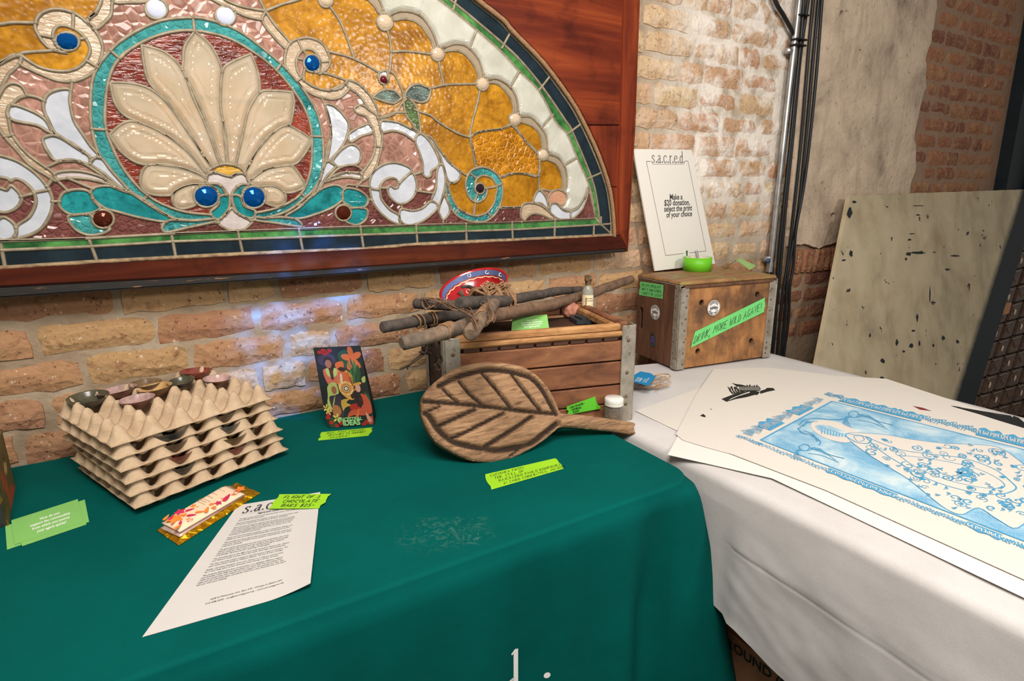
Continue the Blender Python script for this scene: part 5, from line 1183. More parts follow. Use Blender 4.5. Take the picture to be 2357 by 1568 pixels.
s_long = [(1452, 643, 1.415), (1400, 662, 1.365), (1340, 682, 1.30), (1250, 706, 1.215), (1180, 720, 1.15), (1120, 728, 1.09)]
stick(s_long, (.0135, .0165), BARKB, back=True); stick([(1338, 668, 1.35), (1270, 673, 1.28), (1190, 689, 1.20), (1130, 695, 1.13), (1060, 698, 1.07)], (.011, .0155), BARKD, back=True)
stick([(882, 754, SZ+.030), (960, 739, SZ+.026), (1040, 727, SZ+.024), (1130, 716, SZ+.024)], (.0125, .0135), BARKD); stick([(928, 788, SZ+.036), (1000, 770, SZ+.038), (1070, 748, SZ+.040), (1130, 718, SZ+.040)], (.0145, .0145), BARK)
stick([(956, 698, SZ+.050), (1000, 702, SZ+.048), (1060, 701, SZ+.046), (1130, 694, SZ+.045)], (.0125, .0130), BARKD); stick([(1081, 768, SZ+.044), (1105, 738, SZ+.054), (1130, 706, SZ+.058), (1146, 684, SZ+.055)], (.0150, .0140), BARK)
cb = [Vector(p) for p in cr([tuple(onz(x, y, SZ+.075)) for x, y in ((1148, 664), (1120, 664), (1098, 668), (1080, 660), (1062, 661))], False, 6)]
MB().tube(cb, [.007*(1-.5*i/len(cb)) for i in range(len(cb))], 8).build('bent_twig', BARKD, bundle)
rr = random.Random(11)
ax = (onz(1155, 700, SZ+.05)-onz(1085, 712, SZ+.05)).normalized(); k1 = ax.orthogonal().normalized(); k2 = ax.cross(k1)
kc = onz(1130, 698, SZ+.045)
rp_ = MB()
for k in range(20):
    off = -.036+.0046*k; rad = .033+.007*math.sin(k*.9); a0 = rr.uniform(0, 6)
    rp_.tube([kc+ax*(off+.006*math.sin(q*.35+k))+(k1*math.cos(a0+q*.262)*rad*1.05+k2*math.sin(a0+q*.262)*rad)*(1+.06*math.sin(q*1.7+k)) for q in range(25)], .0036, 6)
rp_.build('cord_lashing', FIB, bundle)
bl_ = MB()
for q in range(46):      # frayed braid on top of the lashing
    p = kc+Vector((rr.uniform(-.016, .040), rr.uniform(-.022, .012), rr.uniform(.014, .044))); bl_.tube([p+Vector((.009*math.cos(a*.7+q), .006*math.sin(a*.7+q), .004*math.sin(a+q))) for a in range(9)], .0022, 5)
bl_.build('cord_braid', FIB, bundle)
def winding(px0, px1, z, r, turns, name='cord_winding'):
    a, b = onz(*px0, z), onz(*px1, z); d_ = (b-a).normalized(); u = d_.orthogonal().normalized(); v = d_.cross(u); m_ = MB()
    m_.tube([a.lerp(b, q/(turns*16))+(u*math.cos(q*.3927)+v*math.sin(q*.3927))*r for q in range(turns*16+1)], .0019, 5); return m_.build(name, FIB, bundle)
winding((1020, 765), (1040, 757), SZ+.038, .0158, 5); winding((1108, 736), (1122, 716), SZ+.055, .0162, 6); winding((955, 741), (975, 737), SZ+.027, .0152, 2); winding((990, 735), (1003, 733), SZ+.026, .0152, 2)
wr = MB()
def wire(px, z, r=.0013):
    P_ = [Vector(p) for p in cr([tuple(onz(x+rr.uniform(-3, 3), y+rr.uniform(-3, 3), z+rr.uniform(-.006, .006))) for x, y in px], False, 5)]; wr.tube(P_, r, 5)
for k in range(9): wire([(972+rr.uniform(-6, 10), 688), (1010, 690+rr.uniform(-6, 6)), (1045, 706+rr.uniform(-10, 8)), (1080, 722+rr.uniform(-14, 8)), (1100, 745+rr.uniform(-14, 12))], SZ+.066)
for k in range(5): wire([(968+k*4, 690), (974+k*5, 704), (986+k*4, 708), (996+k*6, 694)], SZ+.058)
wire([(1122, 672), (1126, 700), (1132, 722), (1131, 736)], SZ+.085, .0017)
for k in range(4): wire([(1100+k*8, 690), (1118+k*5, 712), (1128+k*4, 730), (1124+k*4, 742)], SZ+.075)
wr.build('root_fibres', WIRE, bundle)
hr = MB(); hy = 1.06
def hang(px, r=.0016):
    P_ = [Vector(p) for p in cr([tuple(ony(x, y, hy+rr.uniform(-.012, .012))) for x, y in px], False, 5)]; hr.tube(P_, r, 5)
hang([(975, 778), (972, 795), (980, 806), (992, 800), (994, 786)], .0022); hang([(985, 775), (978, 800), (975, 815), (962, 826), (945, 838), (930, 846), (922, 850)], .0024); hang([(975, 812), (955, 826), (940, 842), (938, 850)]); hang([(1005, 780), (1004, 805), (1006, 828), (1003, 850), (1000, 855)]); hang([(1000, 783), (1012, 812), (1018, 830), (1010, 842)]); hang([(990, 812), (1000, 822), (1008, 834), (1014, 846), (1008, 852), (1002, 846)], .0022)
for k in range(7): hang([(995+rr.uniform(0, 14), 812+rr.uniform(0, 10)), (1004+rr.uniform(-8, 12), 826), (1010+rr.uniform(-12, 8), 842)])
for k in range(4): hang([(985+k*3, 778), (978+rr.uniform(-6, 16), 798), (975+rr.uniform(-4, 12), 812)])
for k in range(6): a_ = rr.uniform(0, 6); hang([(976+10*math.cos(a_), 812+8*math.sin(a_)), (976, 812), (976-12*math.cos(a_+.6), 812-8*math.sin(a_+.6))], .0014)
hr.build('hanging_roots', plain('dark_root', srgb(78, 62, 52), .85, var=.4, scale=90), bundle)
# ================================================================== CARVED LEAF PADDLE
P0 = onz(1130, 1064, T+.004); yw = math.radians(-7.2); pa = Vector((math.cos(yw), math.sin(yw), 0)); bk_ = Vector((-math.sin(yw), math.cos(yw), 0)); tl_ = .50; pb = (UPZ*math.cos(tl_)+bk_*math.sin(tl_)).normalized(); pn = pa.cross(pb)   # pn points towards the viewer
if pn.y > 0: pn = -pn
def pl2(x, y): q = onpl(x, y, P0, pn)-P0; return Vector((q.dot(pa), q.dot(pb)))
OUT = [(971, 932), (975, 910), (995, 885), (1035, 854), (1076, 838), (1119, 832), (1166, 835), (1209, 845), (1240, 865), (1265, 894), (1283, 928), (1294, 950), (1332, 954), (1400, 964), (1460, 973), (1461, 985), (1462, 1000), (1411, 993), (1344, 986), (1294, 984), (1278, 993), (1254, 1013), (1215, 1038), (1175, 1056), (1130, 1064), (1085, 1060), (1040, 1040), (1006, 1018), (984, 986), (974, 959)]
po = [Vector(p) for p in cr([tuple(pl2(*q)) for q in OUT], True, 4)]
po = ccw([p for p in po])
z6 = lambda x, y: pl2(950+x*.2249, 820+y*.2249)
GRV = [[(115, 460), (380, 478), (720, 510), (1040, 548), (1300, 575), (1470, 585)], [(275, 300), (450, 215), (680, 150), (860, 140), (1040, 165), (1220, 225), (1330, 340), (1410, 480), (1470, 590)], [(130, 580), (180, 620), (250, 730), (340, 820), (460, 890), (720, 945), (900, 960), (1100, 925), (1230, 880), (1340, 800), (1480, 690)],
       [(310, 330), (390, 410), (470, 475)], [(480, 255), (590, 390), (730, 505)], [(720, 180), (850, 330), (1010, 530)], [(1020, 185), (1160, 370), (1320, 565)], [(130, 575), (280, 510)], [(265, 715), (640, 545)], [(400, 835), (500, 800), (935, 580)], [(730, 935), (1000, 770), (1230, 615)], [(1000, 1020), (1100, 950)]]
GW = [.0062, .0080, .0085, .0045, .0050, .0055, .0055, .0042, .0060, .0050, .0065, .003]
GS = [[z6(*q) for q in cr(g_, False, 5)] for g_ in GRV]
def segd(q, L_):
    best = 9
    for a, b in zip(L_, L_[1:]):
        ab = b-a; tt = max(0, min(1, (q-a).dot(ab)/max(ab.length_squared, 1e-12))); d_ = (q-a-ab*tt).length
        if d_ < best: best = d_
    return best
x0, x1 = min(p.x for p in po), max(p.x for p in po); y0, y1 = min(p.y for p in po), max(p.y for p in po)
POL = [(p.x, p.y) for p in po]; gp_ = .0030; pts = []
edge_c = po+[po[0]]
ny, nx = int((y1-y0)/gp_)+1, int((x1-x0)/gp_)+1
for j in range(ny):
    for i in range(nx):
        q = Vector((x0+(i+.5*(j % 2))*gp_, y0+j*gp_))
        if inside(POL, q.x, q.y): pts.append(q)
gb = [(min(p.x for p in g_)-.01, max(p.x for p in g_)+.01, min(p.y for p in g_)-.01, max(p.y for p in g_)+.01) for g_ in GS]
hx_ = pl2(1300, 968)
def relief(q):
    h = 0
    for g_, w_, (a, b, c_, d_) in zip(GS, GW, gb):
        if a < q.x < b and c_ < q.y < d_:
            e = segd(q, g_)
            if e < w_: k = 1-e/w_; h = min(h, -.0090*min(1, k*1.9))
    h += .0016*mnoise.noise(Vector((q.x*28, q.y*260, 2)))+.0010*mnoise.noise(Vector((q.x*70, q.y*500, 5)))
    if q.x < hx_.x-.012:
        pass
    else: h += .006*max(0, 1-((q.y-(hx_.y-(q.x-hx_.x)*.13))/.016)**2)
    return h
r_ = delaunay_2d_cdt(po+pts, [], [list(range(len(po)))], 0, 1e-7)
tri = [f for f, o in zip(r_[2], r_[5]) if o]; TPD = .026
top = []; nb_ = len(r_[0])
for p in r_[0]:
    e = segd(p, edge_c) if (p.x < x0+.05 or True) else 9
    rim = -.006*max(0, 1-e/.006)**2; top.append(P0+pa*p.x+pb*p.y+pn*(relief(p)+rim))
bot = [P0+pa*p.x+pb*p.y-pn*TPD for p in r_[0]]
es = {}
for f in tri:
    for k in range(3): es[(f[k], f[(k+1) % 3])] = 1
sd = [(a, b) for a, b in es if (b, a) not in es]
pm = MB().add(top+bot, [tuple(f) for f in tri]+[tuple(k+nb_ for k in f[::-1]) for f in tri]+[(b, a, a+nb_, b+nb_) for a, b in sd], True)
t = NT('weathered_carved_wood')
tc = t.N('TexCoord'); mp = t.N('Mapping'); mp.inputs['Rotation'].default_value = (0, 0, -yw); mp.inputs['Scale'].default_value = (9, 160, 160); t.L(tc.outputs['Object'], mp.inputs[0])
n = t.noise(mp.outputs[0], 1, 7, .65, .8); n2 = t.noise(t.coord(), 8, 5)
col = t.ramp(n, [(.30, srgb(84, 62, 46)), (.45, srgb(156, 120, 90)), (.64, srgb(184, 146, 110)), (.85, srgb(204, 170, 134))])
t.set(Base_Color=t.mix(t.ramp(n2, [(.40, .0), (.66, .5)]), col, srgb(92, 68, 52)), Roughness=.85); t.b.inputs['Specular IOR Level'].default_value = .15; t.bump(n, .9, .004)
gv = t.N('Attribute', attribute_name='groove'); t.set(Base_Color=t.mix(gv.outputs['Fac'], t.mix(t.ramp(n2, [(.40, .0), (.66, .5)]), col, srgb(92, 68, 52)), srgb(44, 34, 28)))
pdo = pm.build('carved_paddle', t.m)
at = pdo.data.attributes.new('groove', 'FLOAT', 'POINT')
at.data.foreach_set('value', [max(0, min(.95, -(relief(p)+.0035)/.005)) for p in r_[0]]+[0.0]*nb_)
tag(pdo, 'large carved wooden leaf paddle leaning on the slatted crate', 'paddle')
# ================================================================== TAPE CARD AND JAR
note([(1305, 936), (1370, 913), (1382, 941), (1308, 955)], ['CHILCUAGUE-', 'NUMBING', 'ROOT'], 'green tape note reading chilcuague numbing root on the crate front', m=plain('green_tape', srgb(92, 190, 44), .6, var=.04), width=.0011,
     surf=lambda x, y: onpl(x, y, cw(CWD*.7, -.006, 0), -cuy), n_=-cuy, margin=(.08, .08))
jp = onz(1420, 996, T+.004); jp = Vector((jp.x+.012, jp.y+.028, T+.004))
jar = thing('root_jar', 'small glass jar of dried roots with a white lid', 'jar', jp)
JM_ = Matrix.Translation(jp)
MB().lathe([(.0001, .001), (.019, 0), (.0215, .003), (.0215, .050), (.020, .056), (.019, .060)], 28, JM_).build('glass', clear_mat('jar_glass', srgb(214, 212, 200), .86), jar)
jr = MB(); rr = random.Random(5)
for k in range(130):
    a, r0 = rr.uniform(0, 6.3), .019*math.sqrt(rr.random()); p = jp+Vector((r0*math.cos(a)*.9, r0*math.sin(a)*.9, .004+.036*rr.random())); d_ = Vector((rr.uniform(-1, 1), rr.uniform(-1, 1), rr.uniform(-.7, .7))).normalized()*.006; jr.tube([p-d_, p+Vector((0, 0, .001)), p+d_], .0011, 5)
stuff(jr.build('dried_roots', plain('dried_root', srgb(150, 104, 70), .85, var=.35, scale=80), jar))
LID = plain('white_lid', srgb(222, 218, 210), .4, var=.02)
MB().lathe([(.0190, .058), (.0222, .058), (.0226, .061), (.0218, .064), (.0224, .066), (.0222, .074), (.0205, .0765), (.0001, .0765)], 32, JM_).build('lid', LID, jar)
# ================================================================== COFFEE BAG
b0, b1 = onz(755, 985, T+.003), onz(862, 978, T+.003)
bu = (b1-b0).normalized(); bd = Vector((-bu.y, bu.x, 0)); BWD = (b1-b0).length; BHT = .195
bag = thing('coffee_bag', 'black coffee bag with a colourful illustrated front by the brick wall', 'bag', b0.lerp(b1, .5))
BLKF = plain('matt_black_film', srgb(34, 38, 38), .45, var=.05)
def bagp(u, v, d):   # u across 0..1, v up 0..1, d front(0)..back(1)
    v = max(0, min(1, v)); u = max(0, min(1, u)); dep = .055*(1-v)**.8+.004
    wid = BWD*(1+.02*math.sin(v*5)); x = (u-.5)*wid-.022*v*1.0+.0; bul = .006*math.sin(math.pi*u)*math.sin(math.pi*min(1, v*1.1))
    y = .012*v+d*dep-(bul if d == 0 else 0)+.010*v
    return b0.lerp(b1, .5)+bu*(x)+bd*y+UPZ*(v*BHT)
mb = MB(); nu, nv = 14, 18
for d_ in (0, 1): mb.add([bagp(i/nu, j/nv, d_) for j in range(nv+1) for i in range(nu+1)], [((j*(nu+1)+i, j*(nu+1)+i+1, (j+1)*(nu+1)+i+1, (j+1)*(nu+1)+i) if d_ == 0 else (j*(nu+1)+i, (j+1)*(nu+1)+i, (j+1)*(nu+1)+i+1, j*(nu+1)+i+1)) for j in range(nv) for i in range(nu)], True)
for u in (0, 1):
    mb.add([p for j in range(nv+1) for p in (bagp(u, j/nv, 0), bagp(u, j/nv, .5)+bu*(.004 if u else -.004)*(-1), bagp(u, j/nv, 1))], [q for j in range(nv) for q in ((j*3, j*3+1, j*3+4, j*3+3), (j*3+1, j*3+2, j*3+5, j*3+4))])
mb.add([bagp(i/nu, 0, d_) for d_ in (0, 1) for i in range(nu+1)], [(i, nu+1+i, nu+2+i, i+1) for i in range(nu)])
mb.build('pouch', BLKF, bag)
bn = -bd
def bq(x, y, lift=.0009):   # illustration coordinates: x 0..100 left-right, y 0..150 top-down
    return bagp(x/100, 1-y/150, 0)+bn*lift
ART = {}
def art(colr, pts, smooth=True, lift=.0009, nm=None):
    c = cr(pts, True, 3) if smooth else pts
    if colr not in ART: ART[colr] = plain('bag_print_%d' % len(ART), srgb(*[v*.82 for v in colr]), .5, var=.03)
    MB().add([bq(x, y, lift) for x, y in c], [tuple(range(len(c)))]).build('printed_art', ART[colr], bag)
def art_e(colr, x, y, rx, ry, lift=.0009, a=0): art(colr, [(x+rx*math.cos(k*.5236)*math.cos(a)-ry*math.sin(k*.5236)*math.sin(a), y+rx*math.cos(k*.5236)*math.sin(a)+ry*math.sin(k*.5236)*math.cos(a)) for k in range(12)], False, lift)
gold, org, gr_, dg, rd, skin, dkb, lim, crm, prp = (236, 168, 70), (226, 112, 60), (74, 128, 66), (40, 84, 52), (186, 46, 44), (176, 108, 76), (60, 34, 32), (196, 212, 120), (240, 220, 180), (70, 58, 70)
art(prp, [(6, 16), (35, 12), (42, 28), (10, 32)], True, .0006); art(dg, [(50, 12), (70, 6), (78, 30), (60, 40), (52, 30)], True, .0006)
for x, y in ((12, 8), (20, 5), (27, 9), (33, 6), (22, 11)): art_e(rd, x, y, 5.5, 3.6, .0008)
for a in range(5): art_e(org, 78+11*math.cos(a*1.257-.4), 22+12*math.sin(a*1.257-.4), 12, 6, .0008+.0001*a, a*1.257-.4)
for k, (x, h_) in enumerate(((62, 34), (68, 48), (74, 54), (80, 50), (86, 40))): art(gr_ if k % 2 else dg, [(72+(x-74)*.2, 74), (x, 74-h_), (x+5, 72-h_*.5), (78+(x-74)*.2, 74)], True, .0012+.0001*k)
# pot-bellied pitcher in the middle
art(gold, [(44, 40), (62, 42), (74, 58), (76, 78), (66, 98), (50, 92), (40, 76), (40, 56)], True, .0011); art(org, [(48, 44), (60, 46), (70, 60), (71, 78), (62, 90), (50, 84), (46, 70)], True, .0013); art(dkb, [(44, 40), (52, 36), (62, 41), (54, 45)], True, .0014); art(dkb, [(62, 88), (74, 80), (72, 92), (64, 96)], True, .0014); art(crm, [(47, 50), (51, 50), (50, 64), (46, 66)], True, .0015)
# seal
for r0, c_ in ((15, gold), (9, (196, 120, 50)), (7, crm), (5.5, (40, 30, 40)), (3.8, crm)): art_e(c_, 55, 76, r0, r0*.9, .0016+.0001*(16-r0)*.3)
# seated and standing figures, plain and generic
art_e(skin, 26, 30, 7, 8, .0012); art(dkb, [(16, 28), (20, 18), (32, 18), (37, 28), (30, 22), (22, 23)], True, .0013); art((224, 112, 84), [(12, 42), (24, 38), (30, 46), (38, 38), (48, 44), (42, 64), (30, 70), (18, 66)], True, .0010); art(lim, [(18, 40), (24, 38), (27, 54), (20, 50)], True, .0014); art(lim, [(36, 38), (42, 40), (40, 50), (33, 54)], True, .0014); art((90, 48, 44), [(26, 40), (32, 40), (33, 56), (28, 58)], True, .0015)
art(org, [(40, 30), (56, 26), (58, 36), (50, 50), (44, 46)], True, .0009)
art(lim, [(16, 72), (26, 64), (36, 66), (38, 84), (30, 88), (24, 104), (14, 118), (10, 104), (14, 88)], True, .0012); art_e(skin, 29, 78, 5.5, 7.5, .0015); art(prp, [(16, 92), (26, 88), (40, 90), (42, 112), (38, 130), (24, 128), (18, 112)], True, .0014); art((214, 176, 76), [(40, 98), (58, 96), (50, 102), (58, 108), (46, 112), (40, 118)], True, .0016); art((190, 124, 74), [(20, 108), (32, 108), (36, 120), (26, 130), (18, 124)], True, .0015)
art_e((230, 176, 150), 79, 77, 5.5, 8, .0017); art(dkb, [(71, 78), (74, 68), (86, 68), (90, 90), (84, 84), (83, 74), (75, 76)], True, .0016); art((206, 88, 60), [(78, 92), (90, 88), (98, 104), (100, 124), (84, 130), (60, 128), (46, 132), (56, 118), (76, 116), (82, 106)], True, .0014); art(dkb, [(74, 96), (82, 90), (84, 108), (72, 112)], True, .0015); art(gold, [(72, 68), (86, 66), (87, 70), (72, 72)], True, .0018); art(dg, [(88, 84), (98, 92), (104, 120), (102, 138), (97, 126), (95, 104)], True, .0010)
art(lim, [(90, 60), (98, 56), (97, 66), (91, 68)], True, .0012); art(rd, [(56, 108), (72, 106), (76, 116), (58, 118)], True, .0012)
for x, y, s_ in ((6, 112, 7), (24, 132, 8), (9, 118, 6)):
    for k in range(5): art_e((240, 214, 110), x+s_*.7*math.cos(k*1.257), y+s_*.7*math.sin(k*1.257), s_*.55, s_*.24, .0019, k*1.257)
for x, y in ((8, 124), (10, 140), (30, 142), (20, 147), (5, 130), (84, 143), (78, 147)): art_e(rd, x, y, 5, 4, .0017)
art((206, 90, 70), [(88, 138), (98, 132), (98, 146), (90, 148)], True, .0015); art((236, 170, 140), [(86, 124), (92, 132), (96, 142), (88, 142)], True, .0017); art(org, [(62, 134), (74, 114), (70, 130)], True, .0018); art(dg, [(8, 130), (18, 134), (22, 148), (6, 150)], True, .0008); art((50, 80, 60), [(80, 144), (100, 148), (98, 150), (70, 150)], True, .0008)
lt = MB(); put_text(lt, lambda u, v: bq(50+u, 138-v, .0022), 'ANCESTRAL', 9.5, bold=.32); put_text(lt, lambda u, v: bq(52+u, 147-v, .0022), 'IDEAS', 14, bold=.7)
lt.build('printed_name', plain('bag_letter_green', srgb(138, 190, 128), .5), bag)
lt = MB()
for k, ch in enumerate('COOPERATIVA * COFFEE CO *'):
    a = -math.pi/2+2*math.pi*(k/25)-1.6; put_text(lt, lambda u, v, a=a: bq(55+(12+v)*math.cos(a)-u*math.sin(a)*1.0, 76+(12+v)*.9*math.sin(a)+u*math.cos(a), .0022), ch, 4.2, bold=.1)
lt.build('seal_text', plain('seal_cream', srgb(240, 226, 196), .5), bag)
# ================================================================== PAINTED BOX AT THE LEFT EDGE
t = NT('olive_board'); n = t.noise(t.coord(), 14, 6); t.set(Base_Color=t.mix(t.ramp(t.noise(t.coord(), 9, 3), [(.56, 0.0), (.64, 1.0)]), t.ramp(n, [(.3, srgb(92, 76, 34)), (.7, srgb(128, 106, 52))]), srgb(196, 84, 44)), Roughness=.7); OLV = t.m
t = NT('dark_painted_board'); t.set(Base_Color=t.ramp(t.noise(t.coord(), 22, 4), [(.52, srgb(40, 42, 42)), (.6, srgb(220, 168, 40))]), Roughness=.7); DPB = t.m
q0 = onz(21, 1209, T+.003); q0.z = 0; q1 = onz(3, 985, T+.125); q1.z = 0; top0 = .118
e1_ = (q1-q0).normalized(); e2_ = Vector((-e1_.y, e1_.x, 0)); e2_ = e2_ if e2_.x < 0 else -e2_
pbx = thing('painted_box', 'olive and dark painted box at the left edge of the green table', 'box', q0+Vector((0, 0, T)))
Lq = (q1-q0).length
B_ = lambda a, b, z: q0+e1_*a+e2_*b+Vector((0, 0, T+.003+z))
hl = [(Lq*.62+.022*math.cos(k*.5236), .068+.016*math.sin(k*.5236)) for k in range(12)]
plate([(0, 0), (Lq, 0), (Lq, top0), (0, top0)], [hl], .004, lambda u, v, h: B_(u, .0-h, v)).build('side_panel', OLV, pbx)
MB().prism([B_(0, 0, 0), B_(0, .2, 0), B_(0, .2, top0), B_(0, 0, top0)], e1_*.004).build('front_panel', DPB, pbx); MB().prism([B_(Lq-.004, 0, 0), B_(Lq-.004, .2, 0), B_(Lq-.004, .2, top0), B_(Lq-.004, 0, top0)], e1_*.004).build('back_panel', OLV, pbx)
MB().prism([B_(0, .004, .002), B_(Lq, .004, .002), B_(Lq, .2, .002), B_(0, .2, .002)], (0, 0, .003)).build('base', OLV, pbx)
# ================================================================== RIGHT CRATE (standing on its side)
Z2 = WZ+.004
rf0, rf1 = onz(1555, 853, Z2), onz(1769, 822, Z2)
dx = (rf1-rf0).normalized(); dy = Vector((-dx.y, dx.x, 0)); RW = (rf1-rf0).length; RD = .228; RH = .278
R2 = Matrix((dx, dy, UPZ)).transposed()
def rw(x, y, z): return rf0+dx*x+dy*y+UPZ*z
rc = thing('bottle_crate', 'tall brown plywood crate with steel edges, stickers and a slanted tape', 'crate', rw(RW/2, RD/2, 0))
t = NT('worn_plywood'); c = t.coord(); mp = t.N('Mapping'); mp.inputs['Scale'].default_value = (18, 18, 5); t.L(c, mp.inputs[0]); n = t.noise(mp.outputs[0], 2.2, 8, .65, .4); b_ = t.noise(c, 11, 6, .6)
t.set(Base_Color=t.mix(t.ramp(b_, [(.44, 0.0), (.64, .85)]), t.ramp(n, [(.28, srgb(104, 68, 40)), (.5, srgb(158, 108, 62)), (.75, srgb(184, 132, 80))]), srgb(78, 54, 38)), Roughness=.7); t.bump(n, .35, .002); PLY = t.m
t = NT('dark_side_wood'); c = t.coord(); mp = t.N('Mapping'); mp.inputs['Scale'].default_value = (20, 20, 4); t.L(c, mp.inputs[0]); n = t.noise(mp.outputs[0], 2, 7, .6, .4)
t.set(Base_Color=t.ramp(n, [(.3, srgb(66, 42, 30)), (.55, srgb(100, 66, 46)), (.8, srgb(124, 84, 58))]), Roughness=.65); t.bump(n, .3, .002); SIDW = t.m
HOLE = plain('hole_shade', srgb(40, 28, 20), .9)  # dark backing: the shade inside holes and slot put into a colour
fpx = lambda x, y: (lambda q: ((q-rf0).dot(dx), q.z-Z2))(onpl(x, y, rf0, dy))
hs = [fpx(1615, 697), fpx(1743, 678), fpx(1729, 785), fpx(1606, 809)]
TF = .010
fp = plate([(.018, .004), (RW-.004, .004), (RW-.004, RH-.022), (.018, RH-.022)], [circ(a, b, .0095, 16) for a, b in hs], TF, lambda u, v, h: rw(u, -h, v)).build('front_panel', PLY, rc)
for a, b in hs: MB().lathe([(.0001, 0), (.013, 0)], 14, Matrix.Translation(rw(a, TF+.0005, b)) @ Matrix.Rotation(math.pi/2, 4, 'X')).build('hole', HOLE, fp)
lpx = lambda x, y: (lambda q: ((q-rf0).dot(dy), q.z-Z2))(onpl(x, y, rf0, dx))
ha, hb = lpx(1473, 713), lpx(1473, 752); hy_ = min(ha[0], RD-.03)
slot = [(hy_+.011*math.cos(k*.3491), (ha[1] if math.sin(k*.3491) >= 0 else hb[1])+.011*math.sin(k*.3491)) for k in range(18)]
SPL = .066
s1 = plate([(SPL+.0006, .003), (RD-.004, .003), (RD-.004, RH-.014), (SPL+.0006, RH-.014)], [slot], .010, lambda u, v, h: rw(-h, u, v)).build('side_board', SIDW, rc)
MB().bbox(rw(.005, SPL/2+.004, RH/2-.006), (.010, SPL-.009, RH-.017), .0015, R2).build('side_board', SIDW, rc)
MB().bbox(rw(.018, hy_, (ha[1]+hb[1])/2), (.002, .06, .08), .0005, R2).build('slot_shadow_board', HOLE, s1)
MB().bbox(rw(RW-.006, RD/2, RH/2), (.010, RD-.01, RH-.02), .001, R2).build('side_board', SIDW, rc); MB().bbox(rw(RW/2, RD-.006, RH/2), (RW-.02, .010, RH-.02), .001, R2).build('back_panel', PLY, rc)
MB().bbox(rw(RW/2, RD/2, .005), (RW-.024, RD-.024, .008), .001, R2).build('bottom_board', PLY, rc)
t = NT('worn_top_board'); c = t.coord(); mp = t.N('Mapping'); mp.inputs['Scale'].default_value = (5, 24, 20); t.L(c, mp.inputs[0]); n = t.noise(mp.outputs[0], 2, 7, .6, .4)
t.set(Base_Color=t.mix(t.ramp(t.noise(c, 16, 4), [(.54, 0.0), (.68, .6)]), t.ramp(n, [(.3, srgb(112, 76, 46)), (.6, srgb(152, 112, 70)), (.8, srgb(172, 134, 88))]), srgb(128, 150, 70)), Roughness=.6); TOPW = t.m
MB().bbox(rw(RW/2, RD/2, RH-.007), (RW+.004, RD+.004, .014), .006, R2).build('top_board', TOPW, rc); MB().bbox(rw(RW/2, .002, RH-.017), (RW-.03, .014, .010), .003, R2).build('top_moulding', SIDW, rc)
for x0, sx_ in ((0, 1), (RW, -1)):
    m_ = MB(); W1 = .026
    m_.bbox(rw(x0+sx_*(W1/2+.004), -.002, RH/2-.008), (W1, .003, RH-.018), .001, R2); m_.bbox(rw(x0-sx_*.002, W1/2-.002, RH/2-.005), (.003, W1, RH-.012), .001, R2); m_.bbox(rw(x0+sx_*.002, -.0035, RH/2-.008), (.006, .005, RH-.020), .002, R2)
    p_ = m_.build('corner_iron', IRON, rc)
    for k in range(7): 
        zz = .018+k*(RH-.06)/6; MB().lathe([(.0036, 0), (.003, .0012), (.0001, .0016)], 10, Matrix.Translation(rw(x0+sx_*.021, -.0035, zz)) @ R2.to_4x4() @ Matrix.Rotation(math.pi/2, 4, 'X')).build('rivet', RIV, p_)
        if x0 == 0: MB().lathe([(.0030, 0), (.0025, .001), (.0001, .0013)], 10, Matrix.Translation(rw(-.0035, .014, zz)) @ R2.to_4x4() @ Matrix.Rotation(-math.pi/2, 4, 'Y')).build('rivet', RIV, p_)
MB().bbox(rw(.004, RD/2, RH-.012), (.010, RD, .004), .001, R2).build('edge_strip', IRON, rc)
